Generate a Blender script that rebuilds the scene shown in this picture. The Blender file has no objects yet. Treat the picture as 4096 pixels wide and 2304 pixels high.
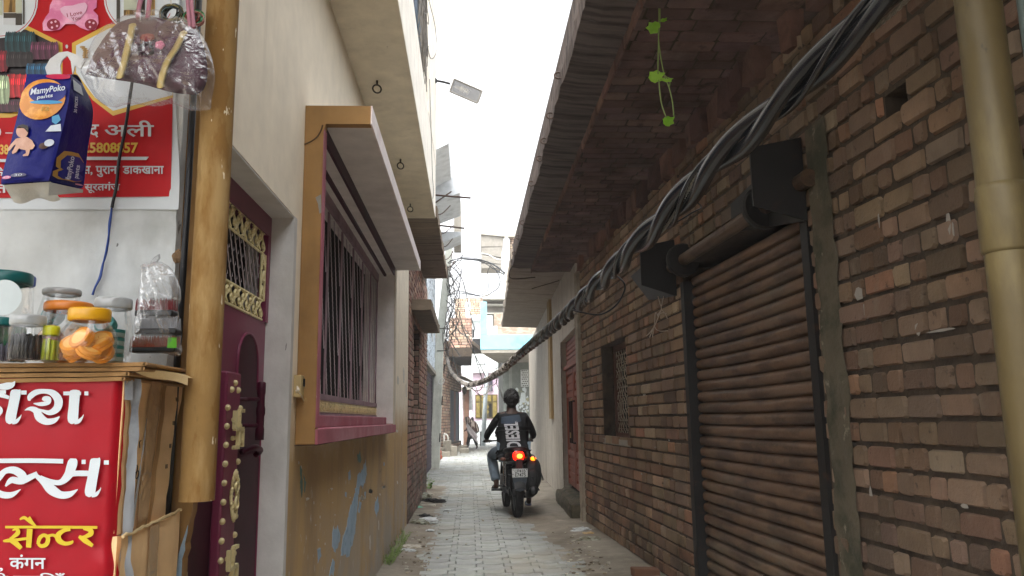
import bpy, math, random
from mathutils import Vector, Matrix, noise
random.seed(7)
scene = bpy.context.scene
col = scene.collection
R = math.radians
# ---------------------------------------------------------------- camera
F, EYE = 3094.0, 1.30
VPX, VPY, ROLL = 1880.0, 1680.0, R(.8)
_y = Vector(((VPX-2048)/F, -(VPY-1152)/F, 1)).normalized()
_w = (_y[0]*math.sin(ROLL) - _y[1]*math.cos(ROLL))/_y[2]
_z = Vector((-math.sin(ROLL), math.cos(ROLL), _w)).normalized()
_x = _y.cross(_z)
if _x[0] < 0: _x = -_x
cam_d = bpy.data.cameras.new('camera'); cam = bpy.data.objects.new('camera', cam_d); col.objects.link(cam)
cam_d.sensor_width = 36; cam_d.lens = 36*F/4096; cam_d.clip_start = .02; cam_d.clip_end = 2000
_m = Matrix(((_x[0], _x[1], -_x[2]), (_y[0], _y[1], -_y[2]), (_z[0], _z[1], -_z[2]))).to_4x4()
_m.translation = (0, 0, EYE)
cam.matrix_world = _m
scene.camera = cam
# ---------------------------------------------------------------- sky, sun, exposure
scene.view_settings.view_transform = 'Standard'; scene.view_settings.look = 'None'
scene.view_settings.exposure = 2.15; scene.view_settings.gamma = 1
SUN_EL, SUN_ROT = R(62), R(200)
wd = bpy.data.worlds.new('World'); scene.world = wd; wd.use_nodes = True
nt = wd.node_tree; nt.nodes.clear()
sk = nt.nodes.new('ShaderNodeTexSky'); sk.sky_type = 'NISHITA'; sk.sun_disc = False
sk.sun_elevation = SUN_EL; sk.sun_rotation = SUN_ROT; sk.air_density = 1.0; sk.dust_density = 6.0; sk.ozone_density = 1.0
hs = nt.nodes.new('ShaderNodeHueSaturation'); hs.inputs['Saturation'].default_value = .12     # overcast: nearly grey sky
bg = nt.nodes.new('ShaderNodeBackground'); bg.inputs['Strength'].default_value = .15
wo = nt.nodes.new('ShaderNodeOutputWorld')
nt.links.new(sk.outputs[0], hs.inputs['Color']); nt.links.new(hs.outputs[0], bg.inputs[0]); nt.links.new(bg.outputs[0], wo.inputs[0])
sl = bpy.data.lights.new('sun', 'SUN'); sl.energy = .6; sl.angle = R(40); sl.color = (1, .96, .9)
so = bpy.data.objects.new('sun', sl); col.objects.link(so)
so.rotation_euler = (R(28), 0, R(-20))
scene.cycles.max_bounces = 10; scene.cycles.diffuse_bounces = 5; scene.cycles.transparent_max_bounces = 24
scene.cycles.use_denoising = True
# ---------------------------------------------------------------- pixel -> place (photo pixels, 4096 wide)
EYEV = Vector((0, 0, EYE))
def ray(px, py):
    d = Vector(((px-2048)/F, -(py-1152)/F, 1)); return Vector((d.dot(_x), d.dot(_y), d.dot(_z)))
def atY(px, py, Y): r = ray(px, py); return EYEV + r*(Y/r.y)
def atX(px, py, X): r = ray(px, py); return EYEV + r*(X/r.x)
def atZ(px, py, Z=0): r = ray(px, py); return EYEV + r*((Z-EYE)/r.z)
def V(*a): return Vector(a)
# ---------------------------------------------------------------- mesh builder
def spline(pts, n=8):
    P = [Vector(p) for p in pts]; out = []
    for i in range(len(P)-1):
        p0, p1, p2 = P[max(i-1, 0)], P[i], P[i+1]; p3 = P[min(i+2, len(P)-1)]
        for k in range(n):
            t = k/n
            out.append(.5*((2*p1)+(p2-p0)*t+(2*p0-5*p1+4*p2-p3)*t*t+(3*p1-p0-3*p2+p3)*t**3))
    out.append(P[-1]); return out
class MB:
    def __init__(s): s.v = []; s.f = []; s.m = []; s.c = []; s.cur = None
    def add(s, vs, fs, m=0, c=None):
        b = len(s.v); s.v += [Vector(v) for v in vs]
        for f in fs: s.f.append([b+i for i in f]); s.m.append(m); s.c.append(c or s.cur or (1, 1, 1))
        return s
    def box(s, a, b, m=0, j=0, c=None):
        x0, y0, z0 = a; x1, y1, z1 = b
        vs = [V(x, y, z) for z in (z0, z1) for y in (y0, y1) for x in (x0, x1)]
        if j: vs = [v+V(*[random.uniform(-j, j) for _ in range(3)]) for v in vs]
        return s.add(vs, [(0, 2, 3, 1), (4, 5, 7, 6), (0, 1, 5, 4), (2, 6, 7, 3), (0, 4, 6, 2), (1, 3, 7, 5)], m, c)
    def obox(s, c, ax, ay, az, m=0, cc=None):
        c, ax, ay, az = map(Vector, (c, ax, ay, az))
        vs = [c+ax*i+ay*j+az*k for k in (-1, 1) for j in (-1, 1) for i in (-1, 1)]
        return s.add(vs, [(0, 2, 3, 1), (4, 5, 7, 6), (0, 1, 5, 4), (2, 6, 7, 3), (0, 4, 6, 2), (1, 3, 7, 5)], m, cc)
    def beam(s, p, q, w, h, up=(0, 0, 1), m=0):
        p, q = Vector(p), Vector(q); d = (q-p); L = d.length; d /= L
        sd = d.cross(Vector(up)); sd.normalize(); u = sd.cross(d)
        return s.obox((p+q)/2, d*L/2, sd*w/2, u*h/2, m)
    def tube(s, pts, r=.01, n=8, cap=True, m=0, c=None):
        P = [Vector(p) for p in pts]; b = len(s.v); rs = r if isinstance(r, (list, tuple)) else [r]*len(P)
        up = None; vs = []
        for i, p in enumerate(P):
            t = (P[min(i+1, len(P)-1)]-P[max(i-1, 0)])
            if t.length < 1e-9: t = V(0, 0, 1)
            t.normalize()
            if up is None: up = t.orthogonal().normalized()
            else:
                up = up-t*up.dot(t)
                up = t.orthogonal().normalized() if up.length < 1e-6 else up.normalized()
            w = t.cross(up)
            for k in range(n):
                a = 2*math.pi*k/n; vs.append(p+(up*math.cos(a)+w*math.sin(a))*rs[i])
        fs = [(i*n+k, i*n+(k+1) % n, (i+1)*n+(k+1) % n, (i+1)*n+k) for i in range(len(P)-1) for k in range(n)]
        if cap: fs += [tuple(range(n))[::-1], tuple((len(P)-1)*n+k for k in range(n))]
        return s.add(vs, fs, m, c)
    def lathe(s, prof, c=(0, 0, 0), n=24, ax=((1, 0, 0), (0, 1, 0), (0, 0, 1)), m=0, cap=True, cc=None):
        c = Vector(c); X, Y, Z = map(Vector, ax); vs = []
        for r, z in prof:
            for k in range(n):
                a = 2*math.pi*k/n; vs.append(c+X*(r*math.cos(a))+Y*(r*math.sin(a))+Z*z)
        fs = [(i*n+k, i*n+(k+1) % n, (i+1)*n+(k+1) % n, (i+1)*n+k) for i in range(len(prof)-1) for k in range(n)]
        if cap: fs += [tuple(range(n))[::-1], tuple((len(prof)-1)*n+k for k in range(n))]
        return s.add(vs, fs, m, cc)
    def ball(s, c, rx, ry=None, rz=None, n=16, k=10, m=0, nz=0, ns=3, cc=None):
        ry = ry or rx; rz = rz or rx; c = Vector(c); vs = []; fs = []
        for i in range(1, k):
            a = math.pi*i/k
            for j in range(n):
                b = 2*math.pi*j/n; d = V(math.sin(a)*math.cos(b), math.sin(a)*math.sin(b), math.cos(a))
                q = 1+(nz*noise.noise((c*7+d*ns)) if nz else 0)
                vs.append(c+V(d.x*rx, d.y*ry, d.z*rz)*q)
        vs += [c+V(0, 0, rz), c-V(0, 0, rz)]; T = len(vs)-2
        for i in range(k-2):
            for j in range(n): fs.append((i*n+j, (i+1)*n+j, (i+1)*n+(j+1) % n, i*n+(j+1) % n))
        for j in range(n): fs.append((T, j, (j+1) % n)); fs.append((T+1, (k-2)*n+(j+1) % n, (k-2)*n+j))
        return s.add(vs, fs, m, cc)
    def prism(s, pts, d, m=0, c=None):       # planar polygon (3D points) pushed along vector d
        P = [Vector(p) for p in pts]; d = Vector(d); n = len(P)
        return s.add(P+[p+d for p in P], [tuple(range(n)), tuple(range(n, 2*n))[::-1]]+[(i, n+i, n+(i+1) % n, (i+1) % n) for i in range(n)], m, c)
    def torus(s, c, Rr, r, u, v, n=20, k=6, m=0, a0=0, a1=2*math.pi, cc=None):
        c, u, v = Vector(c), Vector(u).normalized(), Vector(v).normalized()
        return s.tube([c+(u*math.cos(a0+(a1-a0)*i/n)+v*math.sin(a0+(a1-a0)*i/n))*Rr for i in range(n+1)], r, k, abs(a1-a0) < 6.2, m, cc)
    def grid(s, fn, nu, nv, m=0, c=None):
        vs = [fn(i/nu, j/nv) for j in range(nv+1) for i in range(nu+1)]
        return s.add(vs, [(j*(nu+1)+i, j*(nu+1)+i+1, (j+1)*(nu+1)+i+1, (j+1)*(nu+1)+i) for j in range(nv) for i in range(nu)], m, c)
    def pillow(s, outline, Td, nr=6, nz=.0, ns=20, m=0, flat=.5, ridge=False):   # closed puffy body with the given outline; Td = half-thickness vector
        P = [Vector(p) for p in outline]; n = len(P); Td = Vector(Td); ce = sum(P, Vector())/n; vs = []; fs = []
        for sd in (1, -1):
            for i in range(1, nr):
                t = i/nr
                for p in P:
                    q = ce+(p-ce)*t; k = (1-t**2.6)**flat
                    w = nz*(noise.noise(q*ns)+.5*noise.noise(q*ns*2.7)) if nz else 0
                    if ridge: g_ = V(q.x*ns+q.z*ns*.45, q.y*ns, q.z*ns*.35); w = nz*(1.2-3.2*abs(noise.noise(g_))-1.4*abs(noise.noise(g_*2.3+V(7, 1, 2))))
                    vs.append(q+Td*(sd*k)+Td.normalized()*w)
        b = 2*(nr-1)*n; vs += P; vs += [ce+Td, ce-Td]
        def ix(sd, i, k): return (b+k) if i == nr else ((0 if sd > 0 else (nr-1)*n)+(i-1)*n+k)
        for sd in (1, -1):
            for i in range(1, nr):
                for k in range(n):
                    f = (ix(sd, i, k), ix(sd, i, (k+1) % n), ix(sd, i+1, (k+1) % n), ix(sd, i+1, k)); fs.append(f if sd < 0 else f[::-1])
            for k in range(n):
                f = (b+n+(0 if sd > 0 else 1), ix(sd, 1, (k+1) % n), ix(sd, 1, k)); fs.append(f[::-1] if sd < 0 else f)
        return s.add(vs, fs, m)
    def build(s, name, mat, parent=None, smooth=False, bevel=0, sub=0, local=False, tagged=None):
        me = bpy.data.meshes.new(name)
        vs = s.v
        if parent is not None and not local:
            rt = parent
            while rt.parent is not None: rt = rt.parent
            M = Matrix.LocRotScale(rt.location, rt.rotation_euler, None).inverted(); vs = [M @ v for v in vs]
        org = None
        if parent is None and not local:
            lo = Vector([min(v[i] for v in vs) for i in range(3)]); hi = Vector([max(v[i] for v in vs) for i in range(3)])
            org = V((lo.x+hi.x)/2, (lo.y+hi.y)/2, lo.z); vs = [v-org for v in vs]
        me.from_pydata([tuple(v) for v in vs], [], s.f)
        mats = mat if isinstance(mat, (list, tuple)) else [mat]
        for x in mats: me.materials.append(x)
        if len(mats) > 1: me.polygons.foreach_set('material_index', s.m)
        if any(c != (1, 1, 1) for c in s.c):
            at = me.color_attributes.new('Col', 'FLOAT_COLOR', 'CORNER'); buf = []
            for f, c in zip(s.f, s.c): buf += [c[0], c[1], c[2], 1.0]*len(f)
            at.data.foreach_set('color', buf)
        if smooth: me.polygons.foreach_set('use_smooth', [True]*len(me.polygons))
        me.update()
        o = bpy.data.objects.new(name, me); col.objects.link(o)
        if parent is not None: o.parent = parent
        if org is not None: o.location = org
        if bevel:
            b = o.modifiers.new('bevel', 'BEVEL'); b.width = bevel; b.segments = 2; b.limit_method = 'ANGLE'; b.angle_limit = R(40)
        if sub:
            b = o.modifiers.new('sub', 'SUBSURF'); b.levels = sub; b.render_levels = sub
        return o
def thing(name, label, cat, loc=(0, 0, 0), rz=0, group=None):
    o = bpy.data.objects.new(name, None); col.objects.link(o); o.empty_display_size = .1
    o.location = loc; o.rotation_euler = (0, 0, rz); return tag(o, label, cat, group)
def tag(o, label=None, cat=None, group=None, kind=None):
    if label: o['label'] = label
    if cat: o['category'] = cat
    if group: o['group'] = group
    if kind: o['kind'] = kind
    return o
def struct(o): o['kind'] = 'structure'; return o
def copy_tree(o, parent=None):
    c = o.copy(); col.objects.link(c); c.parent = parent
    for ch in [x for x in bpy.data.objects if x.parent == o and x != c]: copy_tree(ch, c)
    return c
# ---------------------------------------------------------------- materials
def lin(h):
    h = h.lstrip('#'); o = []
    for i in (0, 2, 4):
        c = int(h[i:i+2], 16)/255; o.append(c/12.92 if c <= .04045 else ((c+.055)/1.055)**2.4)
    return tuple(o)+(1,)
def C(c): return lin(c) if isinstance(c, str) else (tuple(c)+(1,))[:4]
def mat(name, base, rough=.75, layers=(), bump=0, bscale=60, bdist=.01, metal=0, spec=.4, attr=False, var=.12, vscale=6, emit=None, coat=0, stretch=(1, 1, 1), rimp=None):
    m = bpy.data.materials.new(name); m.use_nodes = True; t = m.node_tree; N = t.nodes; L = t.links
    p = N['Principled BSDF']; p.inputs['Roughness'].default_value = rough; p.inputs['Metallic'].default_value = metal
    p.inputs['Specular IOR Level'].default_value = spec
    if coat: p.inputs['Coat Weight'].default_value = coat
    tc = N.new('ShaderNodeTexCoord')
    def nz(sc, detail=5, w=0):
        mp = N.new('ShaderNodeMapping'); mp.inputs['Scale'].default_value = sc if isinstance(sc, tuple) else (sc, sc, sc); mp.inputs['Location'].default_value = (w*3.1, w*1.7, w*2.3)
        L.new(tc.outputs['Object'], mp.inputs[0]); n = N.new('ShaderNodeTexNoise'); n.inputs['Scale'].default_value = 1; n.inputs['Detail'].default_value = detail
        n.inputs['Roughness'].default_value = .62
        L.new(mp.outputs[0], n.inputs['Vector']); return n.outputs['Fac']
    def mr(src, lo, hi, a=0, b=1):
        r = N.new('ShaderNodeMapRange'); r.inputs[1].default_value = lo; r.inputs[2].default_value = hi; r.inputs[3].default_value = a; r.inputs[4].default_value = b
        L.new(src, r.inputs[0]); return r.outputs[0]
    def mul(a, b):
        r = N.new('ShaderNodeMath'); r.operation = 'MULTIPLY'; L.new(a, r.inputs[0]); L.new(b, r.inputs[1]); return r.outputs[0]
    def mix(f, a, b, mode='MIX'):
        r = N.new('ShaderNodeMix'); r.data_type = 'RGBA'; r.blend_type = mode
        if isinstance(f, float): r.inputs[0].default_value = f
        else: L.new(f, r.inputs[0])
        for s, i in ((a, 6), (b, 7)):
            if isinstance(s, tuple): r.inputs[i].default_value = s
            else: L.new(s, r.inputs[i])
        return r.outputs[2]
    cur = C(base)
    if attr:
        a = N.new('ShaderNodeAttribute'); a.attribute_name = 'Col'; cur = mix(1.0, a.outputs['Color'], C(base), 'MULTIPLY')
    if var:
        v = mr(nz(vscale if isinstance(vscale, tuple) else tuple(vscale*x for x in stretch), 6, .3), .3, .7, 1-var, 1+var)
        g = N.new('ShaderNodeCombineColor')
        for i in range(3): L.new(v, g.inputs[i])
        cur = mix(1.0, cur, g.outputs[0], 'MULTIPLY')
    for k, ly in enumerate(layers):
        f = mr(nz(ly.get('s', 5), ly.get('d', 6), 1+k+ly.get('w', 0)), ly.get('lo', .5), ly.get('hi', .6), 0, ly.get('a', 1))
        for ax in 'xyz':
            if ax in ly:
                sx = N.new('ShaderNodeSeparateXYZ'); L.new(tc.outputs['Object'], sx.inputs[0])
                src = sx.outputs['xyz'.index(ax)]
                if ly.get('wob'):
                    q = N.new('ShaderNodeMath'); q.operation = 'ADD'; L.new(src, q.inputs[0]); L.new(mr(nz(ly.get('ws', 3), 4, 5+k), 0, 1, -ly['wob'], ly['wob']), q.inputs[1]); src = q.outputs[0]
                f = mul(f, mr(src, ly[ax][0], ly[ax][1]))
        cur = mix(f, cur, C(ly['c']))
    if isinstance(cur, tuple): p.inputs['Base Color'].default_value = cur
    else: L.new(cur, p.inputs['Base Color'])
    if bump:
        b = N.new('ShaderNodeBump'); b.inputs['Strength'].default_value = bump; b.inputs['Distance'].default_value = bdist
        L.new(nz(bscale if isinstance(bscale, tuple) else tuple(bscale*x for x in stretch), 6, 9), b.inputs['Height']); L.new(b.outputs[0], p.inputs['Normal'])
    if emit: p.inputs['Emission Color'].default_value = C(emit[0]); p.inputs['Emission Strength'].default_value = emit[1]
    return m
def film(name, tint=(.95, .96, .97), gloss=.12, rough=.15, milky=.06, bump=.5, bscale=25, mcol=(.8, .8, .8)):   # clear plastic / glass
    m = bpy.data.materials.new(name); m.use_nodes = True; t = m.node_tree; N = t.nodes; L = t.links; N.remove(N['Principled BSDF'])
    out = N['Material Output']; tr = N.new('ShaderNodeBsdfTransparent'); tr.inputs[0].default_value = C(tint)
    gl = N.new('ShaderNodeBsdfGlossy'); gl.inputs['Roughness'].default_value = rough; gl.inputs[0].default_value = (.9, .9, .9, 1)
    df = N.new('ShaderNodeBsdfDiffuse'); df.inputs[0].default_value = C(mcol)
    lw = N.new('ShaderNodeLayerWeight'); lw.inputs[0].default_value = .35
    mr = N.new('ShaderNodeMapRange'); mr.inputs[3].default_value = gloss*.3; mr.inputs[4].default_value = min(1, gloss*4); L.new(lw.outputs['Fresnel'], mr.inputs[0])
    m1 = N.new('ShaderNodeMixShader'); L.new(mr.outputs[0], m1.inputs[0]); L.new(tr.outputs[0], m1.inputs[1]); L.new(gl.outputs[0], m1.inputs[2])
    m2 = N.new('ShaderNodeMixShader'); L.new(m1.outputs[0], m2.inputs[1]); L.new(df.outputs[0], m2.inputs[2])
    mm = N.new('ShaderNodeMapRange'); mm.inputs[3].default_value = milky; mm.inputs[4].default_value = min(1, milky*3); L.new(lw.outputs['Facing'], mm.inputs[0]); L.new(mm.outputs[0], m2.inputs[0])
    if bump:
        tc = N.new('ShaderNodeTexCoord'); n = N.new('ShaderNodeTexNoise'); n.inputs['Scale'].default_value = bscale; n.inputs['Detail'].default_value = 3; n.inputs['Distortion'].default_value = 1.5
        b = N.new('ShaderNodeBump'); b.inputs['Strength'].default_value = bump; b.inputs['Distance'].default_value = .02
        L.new(tc.outputs['Object'], n.inputs['Vector']); L.new(n.outputs['Fac'], b.inputs['Height'])
        for q in (gl, df, lw): L.new(b.outputs[0], q.inputs['Normal'])
    L.new(m2.outputs[0], out.inputs[0]); return m
# ---------------------------------------------------------------- lettering
def text(s, box, fr, mat_, parent, bold=0.0, depth=.0015, name='lettering', label=None, fit=True, local=False, shear=0, spacing=1.0):
    cu = bpy.data.curves.new('t', 'FONT'); cu.body = s; cu.offset = bold; cu.resolution_u = 3; cu.shear = shear; cu.space_character = spacing
    o = bpy.data.objects.new('t', cu); col.objects.link(o)
    bpy.context.view_layer.update()
    me = bpy.data.meshes.new_from_object(o.evaluated_get(bpy.context.evaluated_depsgraph_get()))
    bpy.data.objects.remove(o); bpy.data.curves.remove(cu)
    vs = [v.co.copy() for v in me.vertices]; fs = [tuple(p.vertices) for p in me.polygons]; bpy.data.meshes.remove(me)
    x0, x1 = min(v.x for v in vs), max(v.x for v in vs); y0, y1 = min(v.y for v in vs), max(v.y for v in vs)
    u0, v0, u1, v1 = box
    out = [fr(u0+(v.x-x0)/(x1-x0)*(u1-u0), v0+(v.y-y0)/(y1-y0)*(v1-v0)) for v in vs]
    mb = MB(); mb.add(out, fs)
    o = mb.build(name, mat_, parent, local=local)
    if depth:
        md = o.modifiers.new('sol', 'SOLIDIFY'); md.thickness = depth; md.offset = 0
    if label: o['label'] = label
    return o
def brush(mb, pts, fr, d, n=6, m=0):         # variable-width stroke: pts = (u, v, width) in the frame's own units
    P = spline([V(p[0], p[1], p[2]) for p in pts], n); Lf, Rt = [], []
    for i, p in enumerate(P):
        t = (P[min(i+1, len(P)-1)]-P[max(i-1, 0)]).to_2d()
        t = t.normalized() if t.length > 1e-6 else Vector((1, 0))
        w = max(p.z, .5)/2; Lf.append((p.x-t.y*w, p.y+t.x*w)); Rt.append((p.x+t.y*w, p.y-t.x*w))
    d = Vector(d)
    for i in range(len(P)-1):
        o = d.normalized()*(mb.__dict__.get('st', 0)*1.5e-4+i*5e-6); q = [fr(*Lf[i])+o, fr(*Lf[i+1])+o, fr(*Rt[i+1])+o, fr(*Rt[i])+o]; mb.add(q, [(0, 1, 2, 3)], m)
    mb.st = mb.__dict__.get('st', 0)+1
# ---------------------------------------------------------------- brickwork
def bricks(mb, o, u, v, n, u0, u1, v0, v1, holes=(), bl=.235, bh=.086, gap=.013, dep=.014, pal=((.3, .16, .11),), hdr=.5, jit=.004, skip=()):
    o, u, v, n = Vector(o), Vector(u), Vector(v), Vector(n); row = 0; vv = v0
    while vv < v1-.02:
        top = min(vv+bh, v1); uu = u0-random.random()*bl; row += 1; wob = random.uniform(0, 9)
        while uu < u1:
            L = bl*random.uniform(.94, 1.05) if random.random() > hdr else bl*.5*random.uniform(.9, 1.08)
            a, b = max(uu, u0), min(uu+L, u1); uu += L
            segs = [(a, b)]
            for (h0, h1, g0, g1) in holes:
                if vv+bh*.5 > g0 and vv+bh*.5 < g1:
                    ns = []
                    for (p, q) in segs:
                        if q <= h0 or p >= h1: ns.append((p, q))
                        else:
                            if p < h0: ns.append((p, h0))
                            if q > h1: ns.append((h1, q))
                    segs = ns
            for (p, q) in segs:
                if q-p < .035: continue
                w = .005*noise.noise(V(p*.8, row*3.7, 0))+.003*math.sin(p*1.1+row)
                g = gap*random.uniform(.6, 1.25)
                A = [(p+g*.6, vv+g/2+w), (q-g*.6, vv+g/2+w), (q-g*.6, top-g/2+w), (p+g*.6, top-g/2+w)]
                J = lambda: random.uniform(-jit, jit)
                cw, chh = A[1][0]-A[0][0], A[2][1]-A[0][1]; O8 = []
                for (x, y, sx, sy) in ((A[0][0], A[0][1], 1, 1), (A[1][0], A[1][1], -1, 1), (A[2][0], A[2][1], -1, -1), (A[3][0], A[3][1], 1, -1)):
                    k = min(cw, chh)*random.uniform(.03, .17); p1, p2 = (x, y+sy*k), (x+sx*k, y); O8 += [p1, p2] if (sx*sy > 0) else [p2, p1]
                mx, my = sum(q_[0] for q_ in O8)/8, sum(q_[1] for q_ in O8)/8
                B8 = [(x-math.copysign(min(.005, cw*.1), x-mx)+J()*.5, y-math.copysign(.005, y-my)+J()*.5) for x, y in O8]
                dd = dep*random.uniform(.75, 1.2)
                c = random.choice(pal); k = random.uniform(.72, 1.25); c = tuple(x*k*random.uniform(.95, 1.05) for x in c)
                tx, ty = J()*.6, J()*.6
                vs = [o+u*x+v*y for x, y in O8]+[o+u*x+v*y+n*(dd+tx*(x-mx)/cw+ty*(y-my)/chh) for x, y in B8]
                mb.add(vs, [tuple(range(8, 16))]+[(i, (i+1) % 8, 8+(i+1) % 8, 8+i) for i in range(8)], 0, c)
        vv += bh
def panel(mb, o, u, v, n, u0, u1, v0, v1, holes=(), t=.2, m=0):     # wall slab with rectangular openings; front at o, thickness against n
    o, u, v, n = Vector(o), Vector(u), Vector(v), Vector(n)
    us = sorted({u0, u1, *[max(u0, min(u1, x)) for h in holes for x in h[:2]]}); vs = sorted({v0, v1, *[max(v0, min(v1, x)) for h in holes for x in h[2:]]})
    ins = lambda a, b: any(h[0] < a < h[1] and h[2] < b < h[3] for h in holes)
    P = lambda a, b, k: o+u*a+v*b-n*(t*k)
    cell = {(i, j): not ins((us[i]+us[i+1])/2, (vs[j]+vs[j+1])/2) for i in range(len(us)-1) for j in range(len(vs)-1)}
    for (i, j), s in cell.items():
        if not s: continue
        a, b, c, d = us[i], us[i+1], vs[j], vs[j+1]
        mb.add([P(a, c, 0), P(b, c, 0), P(b, d, 0), P(a, d, 0)], [(0, 1, 2, 3)], m); mb.add([P(a, c, 1), P(b, c, 1), P(b, d, 1), P(a, d, 1)], [(3, 2, 1, 0)], m)
        for di, dj, e in ((-1, 0, ((a, c), (a, d))), (1, 0, ((b, c), (b, d))), (0, -1, ((a, c), (b, c))), (0, 1, ((a, d), (b, d)))):
            if not cell.get((i+di, j+dj), False):
                (p, q), (r, s2) = e; mb.add([P(p, q, 0), P(r, s2, 0), P(r, s2, 1), P(p, q, 1)], [(0, 1, 2, 3)], m)
UX, UY, UZ = V(1, 0, 0), V(0, 1, 0), V(0, 0, 1)
# ================================================================ shared materials
M_cream = mat('cream_paint', '#cfc4ae', .8, [dict(c='#8d8271', s=(2, 3, .6), lo=.58, hi=.8, a=.35), dict(c='#6b6255', s=9, lo=.68, hi=.74, a=.5)], bump=.15, bscale=30)
M_black = mat('black_steel', '#141211', .6, [dict(c='#3a2418', s=9, lo=.6, hi=.75)], var=.2)
M_gold = mat('gold_paint', '#d8cb98', .45, [dict(c='#8a7646', s=20, lo=.55, hi=.7)], metal=.1, spec=.6)
M_wire = mat('black_wire', '#15161a', .45, var=.2, vscale=30)
M_greywire = mat('grey_wire', '#6a6660', .6, var=.3, vscale=20)
M_conc = mat('bare_concrete', '#8f8a80', .9, [dict(c='#4f4a43', s=3, lo=.5, hi=.75, a=.6), dict(c='#b3aea2', s=7, lo=.6, hi=.7, a=.5)], bump=.5, bscale=35)
M_plank = mat('board_marked_concrete', '#7d6f5e', .95, [dict(c='#3c332b', s=(.8, 16, 2), lo=.52, hi=.68, a=.8), dict(c='#a39683', s=(.7, 9, 3), lo=.6, hi=.72, a=.6)], bump=.9, bscale=(2, 40, 8), bdist=.02)
M_dark = mat('dark_room', '#0c0a09', .95, var=.05)
M_mortar = mat('mud_mortar', '#41372d', .95, [dict(c='#564a3d', s=5, lo=.52, hi=.66, a=.8), dict(c='#1b1713', s=9, lo=.55, hi=.7, a=.7)], bump=.6, bscale=50)
# ================================================================ ground
M_dirt = mat('dirt', '#837c70', .95, [dict(c='#564b3d', s=1.6, lo=.45, hi=.7, a=.8), dict(c='#a29a8c', s=4, lo=.55, hi=.75, a=.6), dict(c='#3d352b', s=22, lo=.66, hi=.76, a=.5)], bump=.6, bscale=60)
M_paver = mat('concrete_paver', '#8b8e8b', .85, [dict(c='#827a6b', s=.9, lo=.5, hi=.72, a=.75), dict(c='#a2a5a2', s=5, lo=.55, hi=.7, a=.5), dict(c='#5f5a50', s=17, lo=.66, hi=.78, a=.45)], bump=.35, bscale=70, attr=True)
g = MB(); g.grid(lambda a, b: V(-70+140*a, -40+160*b, -.045), 14, 16); struct(g.build('ground', M_dirt))
def zig(x): return .022*max(-1, min(1, 3.2*math.sin(x*2*math.pi/.25)))
def xl(y): return -.95 if y < 15 else (-1.25 if y < 29 else -.6)
def xr(y): return 1.45 if y < 22 else 2.6
p = MB(); pr_, pw = .145, .25
for j in range(int(5/pr_), int(46/pr_)):
    y0 = j*pr_; off = .5*pw*(j % 2); i = 0
    x = xl(y0)+off*.5
    while x < xr(y0):
        a, b = x, x+pw; x += pw
        gx = .004; dz = random.uniform(-.004, .004); tl = [random.uniform(-.003, .003) for _ in range(2)]
        xs = [a+gx, a+pw*.25, a+pw*.5, a+pw*.75, b-gx]
        lo = [(q, y0+zig(q)+.004) for q in xs]; hi = [(q, y0+pr_+zig(q)-.004) for q in xs][::-1]
        k = random.uniform(.84, 1.12); c = (k, k*random.uniform(.98, 1.01), k*random.uniform(.95, 1.02))
        top = [V(q, r, dz+tl[0]*(q-a)/pw*2+tl[1]) for q, r in lo+hi]; cen = sum(top, Vector())/len(top)
        ins = [v+(cen-v).normalized()*.006+V(0, 0, 0) for v in top]; low = [v-V(0, 0, .006) for v in top]; bot = [V(v.x, v.y, -.03) for v in top]; n = len(top)
        fs = [tuple(range(n))]+[(n+s, n+(s+1) % n, (s+1) % n, s) for s in range(n)]+[(2*n+s, 2*n+(s+1) % n, n+(s+1) % n, n+s) for s in range(n)]
        p.add(ins+low+bot, fs, 0, c)
struct(p.build('road', M_paver))
def dirt_h(x, y):
    n = noise.noise(V(x*1.6, y*.9, 0))*.5+noise.noise(V(x*5, y*3.5, 3))*.22+noise.noise(V(x*17, y*14, 5))*.09
    L = (-.42+.10*n*2-x)*.10 if y < 16 else -.05
    rr = .80+max(0, 9.5-y)*.05 - (0.25*math.exp(-((y-11.2)/1.6)**2))
    Rr = (x-rr-.16*n*2)*.08 if y < 20 else -.05
    h = max(L, Rr)
    return min(.035, h*1.0-.004)+.006*n
d = MB(); d.grid(lambda a, b: V(-.85+2.75*a, 4.5+17.5*b, dirt_h(-.85+2.75*a, 4.5+17.5*b)), 90, 330); struct(d.build('dirt', M_dirt, smooth=True))
# ================================================================ right brick house (own frame: y along the wall, -x towards the alley)
RZ = math.atan(.04); RROOT = V(1.844, 0, 0)
def Rw(x, y, z): return RROOT+Matrix.Rotation(RZ, 3, 'Z') @ V(x, y, z)
house = thing('brick_house', 'low dark brick house with overhanging roof slab and rolling shutter, right of the alley', 'house', RROOT, RZ)
PAL_R = [(.20, .15, .11), (.18, .13, .095), (.22, .168, .125), (.15, .105, .078), (.19, .125, .09), (.24, .195, .15), (.125, .09, .066), (.17, .12, .085), (.15, .10, .07), (.155, .11, .08), (.20, .15, .11), (.18, .13, .10), (.19, .14, .105), (.19, .14, .10), (.17, .125, .095), (.20, .15, .115), (.24, .14, .095)]
PAL_R = [(a*.93, b_*.85, c_*.76) for a, b_, c_ in PAL_R]
M_brick = mat('old_brick', (1, 1, 1), .9, [dict(c='#3a3026', s=1.3, lo=.42, hi=.7, a=.55), dict(c='#74685a', s=(11, 11, 5), lo=.58, hi=.72, a=.5), dict(c='#241d17', s=19, lo=.62, hi=.7, a=.6), dict(c='#5c3026', s=(.7, .7, 1.2), lo=.5, hi=.7, a=.4, z=(1.35, .95), wob=.25), dict(c='#2f2f22', s=2.5, lo=.42, hi=.62, a=.75, z=(.62, .05), wob=.35)], bump=.6, bscale=70, attr=True)
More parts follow.
